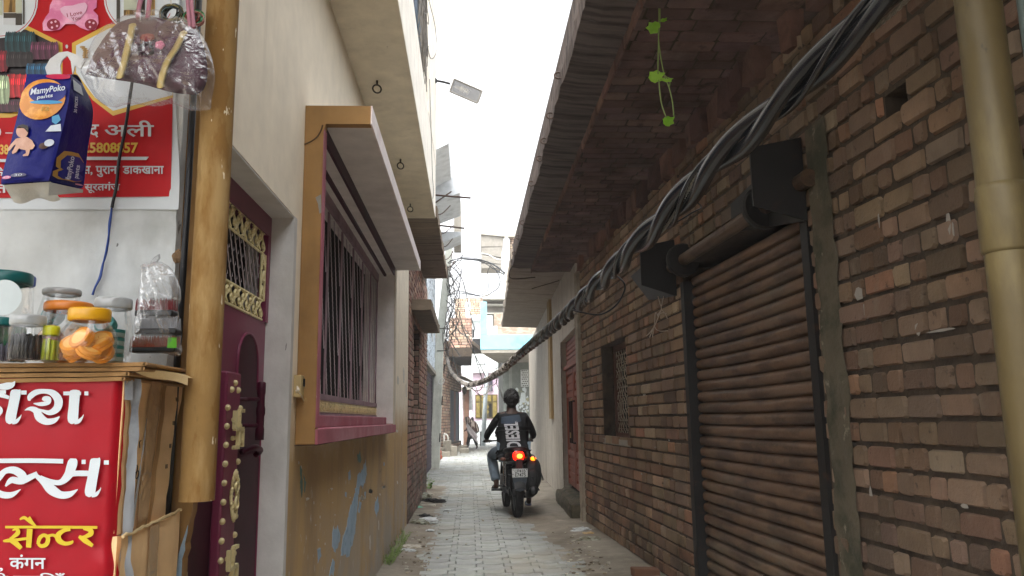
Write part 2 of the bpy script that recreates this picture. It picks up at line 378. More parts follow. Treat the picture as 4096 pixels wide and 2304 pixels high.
WIN = (7.55, 8.72, 1.09, 2.10); SHU = (3.66, 5.70, -.2, 2.42); HOLE = (2.80, 2.95, 2.47, 2.60)
holes = [WIN, SHU, HOLE]
b = MB(); panel(b, (0, 0, 0), UY, UZ, -UX, -7, 9.92, -.1, 3.24, holes, .24); b.build('wall', M_mortar, house, local=True)  # wall lengthened out of view behind the camera to cut light
b = MB(); bricks(b, (0, 0, 0), UY, UZ, -UX, -1.2, 5.7, -.06, 3.24, holes, pal=PAL_R, jit=.007, dep=.018, bl=.215, bh=.103, gap=.021, hdr=.5); bricks(b, (0, 0, 0), UY, UZ, -UX, 5.7, 9.92, -.06, 3.24, holes, pal=[(a*1.42, b_*1.38, c_*1.34) for a, b_, c_ in PAL_R], jit=.007, dep=.014, bl=.34, bh=.098, gap=.016, hdr=.6); b.build('brickwork', M_brick, house, local=True)  # second stretch: brighter palette paints in the light from the alley's sky gap
b = MB(); b.box((.235, 2.78, 2.40), (.30, 2.97, 2.66)); b.build('vent_recess', M_dark, house, local=True)
b = MB()
for (y, z, w, h) in ((2.62, 1.98, .012, .10), (2.60, 1.95, .006, .07), (2.86, 1.62, .02, .05), (2.72, 1.60, .09, .012), (3.05, 2.1, .006, .06), (3.2, 1.74, .03, .07), (3.25, 1.82, .035, .08), (3.3, .95, .012, .09), (2.7, .98, .02, .02), (6.9, 1.5, .05, .02), (6.6, 1.05, .03, .02), (6.2, 1.12, .02, .02), (6.5, .92, .02, .015), (7.1, .8, .02, .02)):
    b = MB(); b.prism([V(-.0145, y+w*math.cos(a)*random.uniform(.6, 1.2), z+h*.5*math.sin(a)*random.uniform(.6, 1.2)) for a in [k_*.785 for k_ in range(8)]], V(-.002, 0, 0)); b.build('white_stain', bpy.data.materials.get('white_dropping') or mat('white_dropping', '#8f8a82', .8), house, local=True)
# window
M_wood = mat('old_red_brown_wood', '#5a3a2c', .6, [dict(c='#2c1a13', s=(3, 3, .8), lo=.5, hi=.7, a=.7)], bump=.3, bscale=(40, 40, 5))
w = MB(); y0, y1, z0, z1 = WIN
w.box((.13, y0, z1-.07), (.22, y1, z1)); w.box((.13, y0, z0), (.22, y0+.06, z1-.07)); w.box((.13, y1-.06, z0), (.22, y1, z1-.07)); w.box((.13, y0+.06, z0), (.22, y1-.06, z0+.05))
win = w.build('window', M_wood, house, local=True)
w = MB(); w.box((-.012, y0-.03, z0-.07), (.14, y1+.03, z0-.001)); w.build('window_sill', M_conc, win, local=True, bevel=.008)
gq = MB(); s_ = .105; ya, yb, za, zb = y0+.06, y1-.06, z0+.05, z1-.07      # woven diamond mesh
k = 0
for i in range(-12, 26):
    for sg in (1, -1):
        P = []
        for q in range(41):
            t = q/40; z = za+(zb-za)*t; y = ya+i*s_+sg*(z-za)*.9
            if ya <= y <= yb: P.append(V(.15+.006*math.sin(t*40+i+sg), y, z))
        if len(P) > 1: gq.tube(P, .0035, 4)
for i in range(10): gq.tube([V(.152, ya, za+(i+.5)*(zb-za)/10), V(.152, yb, za+(i+.5)*(zb-za)/10)], .003, 4)
gq.build('window_mesh', mat('mesh_steel', '#b0a594', .6, metal=.4), win, local=True)
b = MB(); b.box((.21, y0, z0), (.24, y1, z1)); b.build('window_back', M_dark, win, local=True)
# rolling shutter
M_shut = mat('brown_shutter_steel', '#6a523f', .55, [dict(c='#38291e', s=(3, 3, 9), lo=.45, hi=.6, a=.75), dict(c='#6b6052', s=(2, 1.2, 5), lo=.55, hi=.7, a=.5), dict(c='#4f3226', s=(4, 2, 14), lo=.6, hi=.7, a=.5), dict(c='#76705e', s=2, lo=.4, hi=.7, a=.5, z=(.9, .1))], bump=.25, bscale=30, spec=.35)
y0, y1, z0, z1 = SHU; sp = .078; prof = []
n = int((z1-.02)/sp)
for i in range(n):
    for t, dx in ((0, .010), (.05, .006), (.09, -.012), (.16, -.020), (.34, -.027), (.56, -.029), (.76, -.024), (.88, -.012), (.92, .004), (.97, .010)): prof.append((dx, i*sp+t*sp))
b = MB(); vs = []
for dx, z in prof:
    for q in range(13): y = y0+.06+(y1-y0-.12)*q/12; vs.append(V(.07+dx+.004*noise.noise(V(y*2, z*1.5, 0)), y, z+.006*math.sin(math.pi*q/12)*-1+.004*noise.noise(V(y, z*2, 4))))
b.add(vs, [(i*13+q, i*13+q+1, (i+1)*13+q+1, (i+1)*13+q) for i in range(len(prof)-1) for q in range(12)])
sh = b.build('rolling_shutter', M_shut, house, local=True, smooth=True)
for ya in (y0, y1-.075):
    b = MB(); b.box((-.022, ya, -.1), (.012, ya+.075, 2.30)); b.box((.012, ya+.028 if ya == y0 else ya, -.1), (.11, ya+.075 if ya == y0 else ya+.047, 2.30)); b.build('guide_rail', M_black, sh, local=True)
b = MB(); b.box((.24, y0-.1, -.1), (.30, y1+.1, z1+.2)); b.build('shutter_back', M_dark, sh, local=True)
# roller, its end plates and pulleys
b = MB(); b.lathe([(.045, 0), (.045, y1-y0+.25)], (-.05, y0-.12, 2.44), 16, ((1, 0, 0), (0, 0, 1), (0, 1, 0)))
rol = b.build('shutter_roller', mat('roller_steel', '#5a4634', .5, [dict(c='#2d2018', s=8, lo=.5, hi=.7)], metal=.3), house, local=True, smooth=False)
for yy in (y0+.42, y1-.18, y0+.05): 
    b = MB(); b.lathe([(.02, -.03), (.115, -.03), (.125, -.015), (.125, .015), (.115, .03), (.02, .03)], (-.05, yy, 2.44), 24, ((1, 0, 0), (0, 0, 1), (0, 1, 0))); b.build('roller_pulley', M_black, rol, local=True)
def plate(yy, w, zl, zh, ch):
    b = MB(); b.prism([V(-.20, yy, zl), V(.0, yy, zl), V(.0, yy, zh), V(-.14, yy, zh), V(-.20, yy, zh-ch)], V(0, .012, 0)); return b
pl = MB(); yy = y1+.10
pl.prism([V(-.02, yy+1.35, 2.62), V(-.02, yy+.75, 2.30), V(-.02, yy, 2.22), V(-.02, yy, 2.66)], V(-.012, 0, 0))
pl.prism([V(-.032, yy, 2.22), V(-.30, yy-.02, 2.30), V(-.30, yy-.02, 2.60), V(-.032, yy, 2.66)], V(0, .012, 0))
pl.build('roller_bracket', M_black, house, local=True)
pl = MB(); yy = y0-.03
pl.prism([V(-.03, yy, 2.25), V(-.30, yy, 2.32), V(-.30, yy, 2.62), V(-.03, yy, 2.68)], V(0, .014, 0))
pl.prism([V(-.026, yy+.02, 2.25), V(-.026, yy+.95, 2.42), V(-.026, yy+.95, 2.60), V(-.026, yy+.02, 2.68)], V(-.012, 0, 0))
pl.build('roller_bracket', M_black, house, local=True)
# plaster strip beside the shutter, cement post at the far end
M_moss = mat('mossy_cement', '#575041', .95, [dict(c='#2c2f20', s=4, lo=.45, hi=.62, a=.8), dict(c='#8a8271', s=14, lo=.62, hi=.7, a=.7)], bump=.7, bscale=40)
b = MB(); b.grid(lambda a, c: V(-.024+.012*noise.noise(V(a*3, c*30, 2)), 3.40+.20*a+.03*noise.noise(V(a*2, c*14, 7)), -.05+2.75*c), 5, 60); b.build('cement_edging', M_moss, house, local=True, smooth=True)
b = MB(); b.grid(lambda a, c: V(-.055+.01*noise.noise(V(a*3, c*30, 12)), 9.90+.16*a, -.05+2.75*c), 3, 40); b.box((-.05, 9.91, -.1), (.2, 10.07, 3.2)); b.build('cement_post', mat('pale_cement', '#9c9180', .9, [dict(c='#5d5346', s=5, lo=.5, hi=.7, a=.6)], bump=.5), house, local=True)
# roof slab: outer board-marked strip, step, lower reinforced-brick soffit
M_soffit = mat('red_brick_soffit', (.155, .098, .088), .95, [dict(c='#3b2a25', s=2.2, lo=.42, hi=.68, a=.8), dict(c='#584c44', s=(14, 3, 3), lo=.64, hi=.72, a=.5), dict(c='#1d1513', s=6, lo=.58, hi=.72, a=.7)], bump=.8, bscale=30, attr=True)
M_strip = mat('dark_board_concrete', '#675c58', .95, [dict(c='#231c19', s=(1.2, 13, 2), lo=.45, hi=.66, a=.85), dict(c='#857668', s=(1, 17, 3), lo=.62, hi=.72, a=.6)], bump=1.0, bscale=(2, 36, 8), bdist=.03)
b = MB(); NY = 300; SX = .61
def edge(y): return SX+.012*noise.noise(V(y*6, 0, 1))+.02*noise.noise(V(y*1.3, 0, 2))
ring = lambda y: [(edge(y), 3.60), (edge(y)-.006+.012*noise.noise(V(y*9, 2, 1)), 3.52), (edge(y)+.008*noise.noise(V(y*14, 5, 1)), 3.44), (SX+.10, 3.425), (SX+.25, 3.42), (SX+.275, 3.415)]
ys = [-7+17.82*i/NY for i in range(NY+1)]; vs = []
for y in ys:
    for x, z in ring(y): vs.append(V(x, y, z+(.006*noise.noise(V(x*8, y*9, 3)) if z < 3.5 else 0)))
b.add(vs, [(i*6+k, (i+1)*6+k, (i+1)*6+k+1, i*6+k+1) for i in range(NY) for k in range(5)])
b.box((SX+.01, -7, 3.60), (5.0, 10.82, 3.75)); b.box((SX+.02, 10.80, 3.45), (SX+.3, 10.815, 3.62)); b.build('roof_slab', M_strip, house)  # slab also runs on unseen behind the camera, extended to block sky light
b = MB(); b.box((SX+.28, -7, 3.38), (2.3, 10.86, 3.60)); b.build('soffit_bed', M_mortar, house)  # bed follows the slab's unseen, light-blocking extension
b = MB(); bricks(b, (SX+.275, -1.2, 3.375), UX, UY, -UZ, 0, .98, 0, 12.0, (), bl=.24, bh=.115, gap=.010, dep=.009, pal=[(1, 1, 1), (.9, .88, .86), (1.1, 1.05, 1.0), (.85, .8, .8)], hdr=.15, jit=.006)
bricks(b, (SX+.275, -1.2, 3.375), UY, UZ, -UX, 0, 12.05, -.035, .05, (), bl=.24, bh=.085, dep=.012, pal=[(1.3, 1.1, 1), (1, .9, .8), (1.5, 1.3, 1.1)], hdr=.1, jit=.006)
b.build('soffit_bricks', M_soffit, house)
y = 1.5       # loose bricks corbelled under the slab along the wall top
while y < 9.8:
    h = random.uniform(.05, .13); L = random.uniform(.1, .26)
    if random.random() < .8: b = MB(); b.box((-.045-random.random()*.06, y, 3.24-h*.6), (.02, y+L, 3.375), j=.012, c=random.choice([(1, .9, .8), (.7, .6, .6), (1.4, 1.2, 1)])); b.build('corbel_brick', M_soffit, house, local=True)
    y += L+.03
for y in (4.7, 5.3, 5.75, 6.25, 7.0, 8.3, 9.1, 9.9):        # rusty reinforcement loops sticking out of the slab edge
    b = MB(); b.torus((edge(y)-.02, y, 3.47+random.uniform(-.03, .03)), .026, .006, (1, 0, 0), (0, .3, 1), 14, 5); b.build('rebar_loop', bpy.data.materials.get('rusty_iron') or mat('rusty_iron', '#3b2b22', .8, var=.3), house)
b = MB(); b.tube(spline([V(.6, 9.9, 3.46), V(.61, 10.3, 3.40), V(.57, 10.75, 3.36), V(.62, 10.95, 3.30), V(.95, 10.93, 3.315)], 8), .008, 6); b.tube([V(1.30, 10.95, 3.27), V(.9, 11.0, 3.16)], .007, 6); b.build('rebar_end', bpy.data.materials['rusty_iron'], house)
# ================================================================ cream plaster house beyond, with a red-brown door
ch = thing('plastered_house', 'greyish cream plastered house with red-brown panelled door, beyond the shuttered brick house', 'house', V(1.42, 10.1, 0), -.025)
CD = (.25, 2.42, .0, 2.52)
def cz(v): return V(1.42, 10.1, 0)+Matrix.Rotation(-.025, 3, 'Z') @ Vector(v)
M_plast = mat('weathered_cream_plaster', '#b5ada0', .9, [dict(c='#8d8476', s=(3, 3, .5), lo=.5, hi=.7, a=.5), dict(c='#766c5d', s=(2, 2, 1), lo=.45, hi=.7, a=.7, z=(.6, .0), wob=.3), dict(c='#d0c8ba', s=6, lo=.58, hi=.7, a=.4), dict(c='#5d5448', s=(14, 14, 1.4), lo=.69, hi=.75, a=.5)], bump=.2, bscale=25)
b = MB(); panel(b, (0, 0, 0), UY, UZ, -UX, .06, 12.6, -.1, 3.5, [CD], .3); b.box((.0, 12.599, -.1), (5, 12.6, 3.5)); b.build('wall', M_plast, ch, local=True)
b = MB()
b.grid(lambda a, c: V(-.01+.02*a+.006*noise.noise(V(c*30, 0, a*3)), 2.36+.07*a+.012*noise.noise(V(c*22, a*2, 1)), 2.52*c), 4, 50); b.build('door_edge', mat('broken_plaster', '#75685a', .95, [dict(c='#b0a595', s=12, lo=.55, hi=.65)], bump=.9, bscale=40), ch, local=True)
M_rdoor = mat('red_brown_door_paint', '#8f4c36', .55, [dict(c='#69331f', s=(6, 6, 1.4), lo=.5, hi=.7, a=.6), dict(c='#8f5a48', s=12, lo=.63, hi=.72, a=.5)], bump=.2, bscale=(50, 50, 8))
dr = MB()
dr.box((.26, .25, .30), (.285, 2.42, 2.52))
for ya in (.26, .30+1.06):
    yb = ya+1.04; dr.box((.235, ya, .30), (.262, ya+.09, 2.05)); dr.box((.235, yb-.09, .30), (.262, yb, 2.05))
    for z in (.30, .74, 1.62, 1.97): dr.box((.236, ya+.09, z), (.262, yb-.09, z+.08))
    for q in range(3): dr.box((.244, ya+.13, .42+q*.1), (.262, yb-.13, .49+q*.1))
    for q in range(9): dr.box((.244, ya+.30, .86+q*.083), (.262, yb-.30, .93+q*.083))
    dr.box((.240, ya+.17, .84), (.262, ya+.24, 1.6)); dr.box((.240, yb-.24, .84), (.262, yb-.17, 1.6))
    for q in range(2): dr.box((.244, ya+.13, 1.73+q*.11), (.262, yb-.13, 1.81+q*.11))
dr.box((.20, .25, 2.06), (.27, 2.42, 2.12)); 
for q in range(5): dr.box((.244, .3, 2.15+q*.07), (.262, 2.38, 2.20+q*.07))
door = dr.build('door', M_rdoor, ch, local=True, bevel=.004); door.location.x = -.165
hd = MB()
for yy in (1.22, 1.46): hd.tube([V(.235, yy, .95), V(.19, yy, .95), V(.19, yy, 1.55), V(.235, yy, 1.55)], .016, 8)
hd.build('door_handle', mat('dark_brown_paint', '#2b1612', .4), door, local=True)
lk = MB(); lk.torus((.2, 1.34, 1.56), .03, .006, (0, 1, 0), (0, 0, 1)); lk.tube([V(.19, 1.32, 1.25), V(.19, 1.36, 1.16), V(.19, 1.33, 1.10)], .006); lk.box((.17, 1.30, 1.02), (.2, 1.37, 1.10)); lk.build('padlock', mat('brass', '#a08a5a', .4, metal=.8), door, local=True, bevel=.004)
b = MB(); b.grid(lambda a, c: V(.28-.42*min(1, a*1.25)+.015*noise.noise(V(a*6, c*8, 3)), .12+2.26*c, .24-(.24*max(0, (a-.75)/.25)**.8 if a > .75 else 0)+.012*noise.noise(V(a*9, c*14, 1))-(.03 if a > .6 else 0)), 16, 40)
b.box((-.125, .125, -.05), (.24, 2.37, .205), j=.01); b.build('doorstep', M_moss, ch, local=True)
b = MB(); b.box((.29, .2, -.05), (.3, 2.5, 2.6)); b.build('door_back', M_dark, ch, local=True).location.x = -.165
b = MB(); b.prism([V(-.03, .22, 2.52), V(.26, .22, 2.52), V(.26, .22, 2.9), V(.0, .22, 2.95)], V(0, -.08, 0)); b.build('door_lintel', M_plast, ch, local=True)
M_slab2 = mat('pale_board_concrete', '#a1968a', .95, [dict(c='#6b6156', s=(1, 7, 2), lo=.52, hi=.68, a=.7), dict(c='#352e28', s=(.8, 12, 2), lo=.66, hi=.72, a=.8)], bump=.7, bscale=(2, 22, 6), bdist=.02)
b = MB(); N = 70; vs = []
for i in range(N+1):
    y = .55+8.1*i/N; e = -.84+.03*noise.noise(V(y*4, 1, 1))+.015*noise.noise(V(y*15, 1, 1))
    for x, z in ((.02, 3.68), (e, 3.68), (e-.01+.02*noise.noise(V(y*11, 4, 1)), 3.62), (e+.02*noise.noise(V(y*9, 6, 1)), 3.53), (-.4, 3.515+.01*noise.noise(V(y*5, 0, 0))), (.02, 3.50)): vs.append(V(x, y, z))
b.add(vs, [(i*6+k, (i+1)*6+k, (i+1)*6+k+1, i*6+k+1) for i in range(N) for k in range(5)]+[tuple(range(6)), tuple(N*6+k for k in range(6))[::-1]])
b.build('canopy_slab', M_slab2, ch, local=True)
b = MB(); b.box((-.05, 4.05, 1.30), (.0, 4.55, 3.49)); b.build('pilaster_strip', mat('ochre_strip', '#937a52', .8, [dict(c='#6d5a3c', s=(6, 6, 1), lo=.5, hi=.7)]), ch, local=True)
# pipe at the near right
M_tan = mat('tan_pvc', '#5d5135', .5, [dict(c='#4e442c', s=(7, 7, 1.5), lo=.5, hi=.66, a=.6), dict(c='#3b3424', s=(22, 22, 9), lo=.66, hi=.69, a=.7), dict(c='#85784f', s=(9, 9, 2), lo=.55, hi=.7, a=.4)], bump=.05)
c = V(1.375, 1.86, 0); b = MB(); b.lathe([(.056, -.05), (.056, 1.74), (.056, 4.0)], c, 40); b.lathe([(.057, 1.70), (.062, 1.71), (.062, 1.86), (.0585, 1.88)], c, 40)
tag(b.build('drain_pipe', M_tan, smooth=True), 'thick tan plastic drain pipe standing at the near right end of the brick wall', 'pipe')
b = MB(); c2 = V(1.49, 1.85, 0); b.lathe([(.012, -.05), (.012, 4.0)], c2, 14); tag(b.build('conduit_pipe', mat('grey_conduit', '#5e6a66', .5), smooth=True), 'thin grey conduit pipe right behind the thick tan drain pipe', 'pipe')
# ================================================================ left house: cream above, ochre below, purple door, window bay, balcony
lh = thing('painted_house', 'cream and ochre painted house with maroon gate and boxed window bay, left of the alley', 'house', V(-.79, 6, 0))
XW = -.79
M_wall = mat('ochre_and_cream_paint', '#ece1cb', .78, [
    dict(c='#bd9d6b', s=2, lo=.0, hi=.1, z=(1.52, 1.12), wob=.22, ws=2.5),
    dict(c='#8d7a60', s=(3, 3, .7), lo=.46, hi=.68, a=.7, z=(1.3, 1.0)),
    dict(c='#a5a098', s=2.2, lo=.34, hi=.52, a=.85, z=(.85, .15), wob=.4, ws=1.6),
    dict(c='#c9c4b8', s=(26, 26, 11), lo=.665, hi=.69, a=.9, z=(1.25, 1.0), d=4),
    dict(c='#5c5448', s=(2.4, 2.4, 9), lo=.66, hi=.72, a=.55, z=(1.2, .8)),
    dict(c='#b09f84', s=(2, 5, .5), lo=.6, hi=.8, a=.35)], bump=.12, bscale=30, var=.07)
DOOR = (2.30, 3.46, -.1, 2.22); WB = (3.655, 7.28, 1.25, 2.70)
b = MB(); panel(b, (XW, 0, 0), UY, UZ, UX, 2.26, 10.0, -.1, 7.2, [DOOR, WB], .3); b.box((-4, 9.99, -.1), (XW-.3, 10.0, 7.2)); b.build('wall', M_wall, lh)
# --- peeled paint: pale blue undercoat showing through
M_blue = mat('pale_blue_undercoat', '#9db4c6', .8, [dict(c='#6f8798', s=20, lo=.55, hi=.7, a=.6)], bump=.3)
M_flake = mat('white_scrape', '#cfcabd', .85)
def onw(px, py, x=XW+.002): return atX(px, py, x)
def patch(mb, pts, x=XW, t=.002, rough=3):
    P = [onw(*p, x) for p in pts]; Q = []
    for i, p in enumerate(P):
        q = P[(i+1) % len(P)]; n = 8
        for k in range(n):
            w = p.lerp(q, k/n); s = (q-p).length*.2
            Q.append(w+V(0, noise.noise(w*55)*s, noise.noise(w*55+V(5, 5, 5))*s))
    mb.prism(Q, V(t, 0, 0))
PA = []
PA.append( [(1462, 1846), (1466, 1900), (1452, 1950), (1440, 1940), (1432, 1990), (1426, 2060), (1418, 2140), (1404, 2190), (1392, 2240), (1378, 2215), (1362, 2210), (1372, 2150), (1386, 2110), (1394, 2050), (1410, 2010), (1426, 1940), (1430, 1900), (1448, 1880)])
PA.append([(1500, 2010), (1512, 1990), (1516, 2030), (1506, 2060), (1498, 2040)])
PA.append([(1268, 2200), (1280, 2188), (1284, 2230), (1272, 2246)])
PA.append([(1392, 1890), (1400, 1880), (1402, 1915), (1394, 1920)])
PA.append([(1328, 2118), (1352, 2112), (1360, 2140), (1352, 2190), (1336, 2206), (1328, 2180)])
PA.append([(1330, 2236), (1338, 2250), (1334, 2304), (1316, 2304), (1322, 2270)])
for x, y, s in ((1440, 2018, 9), (1436, 2040, 7), (1383, 1980, 6), (1460, 1975, 6), (1536, 1855, 4)): PA.append([(x-s*.5, y-s*1.6), (x+s*.5, y-s), (x+s*.3, y+s*1.8), (x-s*.6, y+s)])
for P in PA: b = MB(); patch(b, P); b.build('peeled_paint', M_blue, lh)
b = MB()
for (x, y, w, h) in [(1592, 1520, 8, 36), (1615, 1500, 6, 60), (1625, 1560, 5, 60), (1588, 1725, 9, 9), (1520, 1978, 5, 7), (1482, 1965, 18, 4), (1450, 1990, 26, 3), (1535, 1950, 14, 3), (1590, 1930, 5, 12), (1440, 1836, 7, 12), (1230, 1995, 14, 10), (1205, 1870, 4, 18), (1195, 1850, 3, 14), (1326, 1955, 12, 3), (1300, 2175, 3, 9), (1262, 2100, 5, 5), (1274, 2160, 4, 4), (1280, 2068, 3, 12), (1340, 2060, 5, 3), (1400, 1990, 4, 6), (1502, 1992, 4, 4), (1330, 2010, 3, 3), (1255, 2010, 2, 14), (1480, 2170, 4, 60), (1515, 2100, 3, 40)]:
    b = MB(); patch(b, [(x-w/2, y-h*.3), (x, y-h/2), (x+w/2, y-h*.1), (x+w*.3, y+h/2), (x-w*.4, y+h*.4)], t=.0015); b.build('paint_scrape', M_flake, lh)
M_teal = mat('teal_paint', '#6f8f86', .8, var=.3)
for P in ([(1200, 1860), (1206, 1880), (1210, 1960), (1206, 1990), (1202, 1950)], [(1215, 1900), (1222, 1930), (1219, 1970)], [(1428, 1820), (1440, 1812), (1446, 1840), (1432, 1846)]): b = MB(); patch(b, P); b.build('teal_smear', M_teal, lh)
# --- door opening: grey plaster jamb, maroon gate
M_jamb = mat('grey_white_jamb', '#cdccc9', .85, [dict(c='#9f9b94', s=(3, 3, .8), lo=.5, hi=.7, a=.5), dict(c='#37332d', s=(30, 30, 9), lo=.71, hi=.73, a=.8)], bump=.15)
b = MB(); b.box((XW-.29, 3.452, 0), (XW+.002, 3.50, 2.2205)); b.box((XW-.29, 2.30, 2.212), (XW-.002, 3.452, 2.219)); b.build('door_jamb', M_jamb, lh)
M_mar = mat('maroon_enamel', '#742a48', .38, [dict(c='#4c182e', s=(2, 2, .7), lo=.5, hi=.75, a=.6), dict(c='#86536a', s=(7, 7, 3), lo=.66, hi=.74, a=.5), dict(c='#b7a9b0', s=30, lo=.75, hi=.77, a=.6)], spec=.5, bump=.06)
M_mar2 = mat('dark_maroon_enamel', '#3d0c20', .5, [dict(c='#260711', s=3, lo=.5, hi=.7)], spec=.2)
XD = -.90
gate = MB(); gate.box((XD-.03, 2.30, .05), (XD, 3.45, 1.735)); gate.box((XD-.03, 3.405, 1.735), (XD+.01, 3.45, 2.21)); gate.box((XD-.03, 2.30, 2.12), (XD+.01, 3.405, 2.21))
gate = gate.build('gate', M_mar, lh)
def arch_panel(yc, w, zt):        # recess shade painted as a darker flat panel with stepped and pointed head, framed by a raised border
    P = [(yc-w/2, .12), (yc+w/2, .12), (yc+w/2, zt-.30), (yc+w/2-.035, zt-.30), (yc+w/2-.035, zt-.22), (yc+w/2-.085, zt-.22)]
    for i in range(0, 13):
        a = math.pi*i/12; P.append((yc+(w/2-.085)*math.cos(a), zt-.15+.15*math.sin(a)**.8))
    P += [(yc-w/2+.085, zt-.22), (yc-w/2+.035, zt-.22), (yc-w/2+.035, zt-.30), (yc-w/2, zt-.30)]
    return P
b = MB()
for yc, w, zt in ((3.19, .46, 1.66), (2.62, .46, 1.66)):
    P = arch_panel(yc, w, zt); Q = arch_panel(yc, w+.05, zt+.022)
    b.prism([V(XD+.001, y, z) for y, z in P], V(.003, 0, 0), 0)
b.build('painted_recess', M_mar2, gate)
b = MB()
for yc, w, zt in ((3.19, .46, 1.66), (2.62, .46, 1.66)):
    P = arch_panel(yc, w, zt); b.tube([V(XD+.004, y, z) for y, z in P+P[:1]], .006, 6)
b.build('panel_moulding', M_mar, gate)
b = MB()
for ya in (2.90, 2.38): b.box((XD+.004, ya-.085, .08), (XD+.040, ya+.085, 1.485))
pil = b.build('raised_stile', M_mar, gate, bevel=.008)
stud_mb = MB(); stud_mb.ball((0, 0, 0), .0115, .0115, .0115, 12, 8); stud0 = None
for ya in (2.90, 2.38):
    for q in [(s*.075, .25+k*.065) for s in (-1, 1) for k in range(18)]+[(-.04, 1.42), (0, 1.445), (.04, 1.42)]:
        if stud0 is None: stud0 = stud_mb.build('stud', M_gold, gate, smooth=True, local=True); o = stud0
        else: o = stud0.copy(); col.objects.link(o); o.parent = gate
        o.location = V(XD+.042, ya+q[0], q[1])-V(-.79, 6, 0)
def swas(mb, yc, zc, s):           # the folk emblem on the gate
    for (a, c, e, f) in ((-.5, 0, .5, 0), (0, -.5, 0, .5), (.5, 0, .5, -.5), (-.5, 0, -.5, .5), (0, .5, .5, .5), (0, -.5, -.5, -.5)):
        mb.beam(V(XD+.062, yc+a*s*.75, zc+c*s), V(XD+.062, yc+e*s*.75, zc+f*s), .013, .014, (1, 0, 0))
    for a in (-.25, .25):
        for c in (-.25, .25): mb.ball((XD+.05, yc+a*s*.75, zc+c*s), .009)
for ya in (2.90, 2.38):
    for zc in (1.28, .80): b = MB(); swas(b, ya, zc, .13); b.build('emblem', M_gold, gate)
    b = MB(); b.torus((XD+.058, ya, 1.045), .042, .006, (0, 1, 0), (0, 0, 1.5), 24, 6)
    for k in range(22): a = 2*math.pi*k/22; d = V(0, math.cos(a)*.8, math.sin(a)*1.5); b.tube([V(XD+.058, ya, 1.045)+d*.042, V(XD+.06, ya, 1.045)+d*.062], [.008, .002], 5)
    P = [V(XD+.066, ya+.02*math.sin(t*2.2), 1.045+.045*math.cos(t*1.1)) for t in [i*.25 for i in range(24)]]; b.tube(P, .005, 6); b.build('sun_emblem', M_gold, gate, smooth=True)
b = MB(); b.lathe([(.010, -.11), (.017, -.11), (.017, -.07), (.015, -.06), (.015, -.02), (.018, -.01), (.018, .01), (.015, .02), (.015, .06), (.017, .07), (.017, .11), (.008, .115)], (XD+.085, 3.10, 1.345), 14)
for z in (1.39, 1.29): b.tube([V(XD, 3.0, z), V(XD+.085, 3.10, z)], .009, 8)
b.tube(spline([V(XD+.02, 3.10, 1.19), V(XD+.05, 3.16, 1.205), V(XD+.045, 3.27, 1.19), V(XD+.02, 3.3, 1.17)], 6), .013, 8); b.build('gate_handle', M_mar2, gate, smooth=True)
# transom grille: gold scroll bands and twisted diagonal bars
def scrolls(mb, o, u, w, L, amp, r, pitch):
    n = max(2, int(L/pitch))
    for i in range(n):
        c = o+u*((i+.5)*L/n); s = 1 if i % 2 else -1
        P = [c+u*(pitch*.42*math.sin(t))*s+w*(amp*(1-t/3.2*1.0)) for t in [k*.4 for k in range(17)]]
        mb.tube(P, r, 5); mb.torus(c+w*(amp*.3*s), pitch*.26, r*.9, u, w*1.5, 10, 5)
    for s in (-1, 1): mb.tube([o+w*amp*1.15*s, o+u*L+w*amp*1.15*s], r*.9, 5)
b = MB()
scrolls(b, V(XD, 2.30, 2.075), UY, UZ, 1.08, .042, .006, .05)
scrolls(b, V(XD, 2.30, 1.782), UY, UZ, 1.08, .036, .0065, .05)
scrolls(b, V(XD, 3.372, 1.825), UZ, UY, .205, .026, .007, .06)
b.build('scroll_band', M_gold, gate)
M_twist = mat('painted_twist_bar', '#b3a8ad', .5, var=.2)
def twist(mb, p, q, r):
    p, q = Vector(p), Vector(q); d = q-p; n = int(d.length/.012); t = d.normalized(); a = t.orthogonal().normalized(); c = t.cross(a)
    mb.tube([p+d*(i/n)+(a*math.cos(i*2.4)+c*math.sin(i*2.4))*r*.22 for i in range(n+1)], r*.75, 5)
b = MB()
for i in range(26):
    y = 1.90+i*.06; A = V(XD-.01, y, 2.03); B = V(XD-.01, y+.11, 1.825)
    def cl(P, Q):
        if P.y < 2.3: P = P.lerp(Q, (2.3-P.y)/(Q.y-P.y))
        if Q.y > 3.34: Q = Q.lerp(P, (Q.y-3.34)/(Q.y-P.y))
        return P, Q
    if y+.11 < 2.31 or y > 3.33: continue
    A, B = cl(A, B); twist(b, A, B, .0034)
    for k in range(4):
        q = A.lerp(B, (k+.5)/4); b.add([q+V(.004, .0, .0), q+V(.004, .014, .006), q+V(.004, .006, .020)], [(0, 1, 2)])
b.build('twisted_bar', M_twist, gate)
b = MB(); b.box((XD-.12, 2.30, 1.6), (XD-.10, 3.45, 2.21)); b.build('transom_back', M_dark, gate)
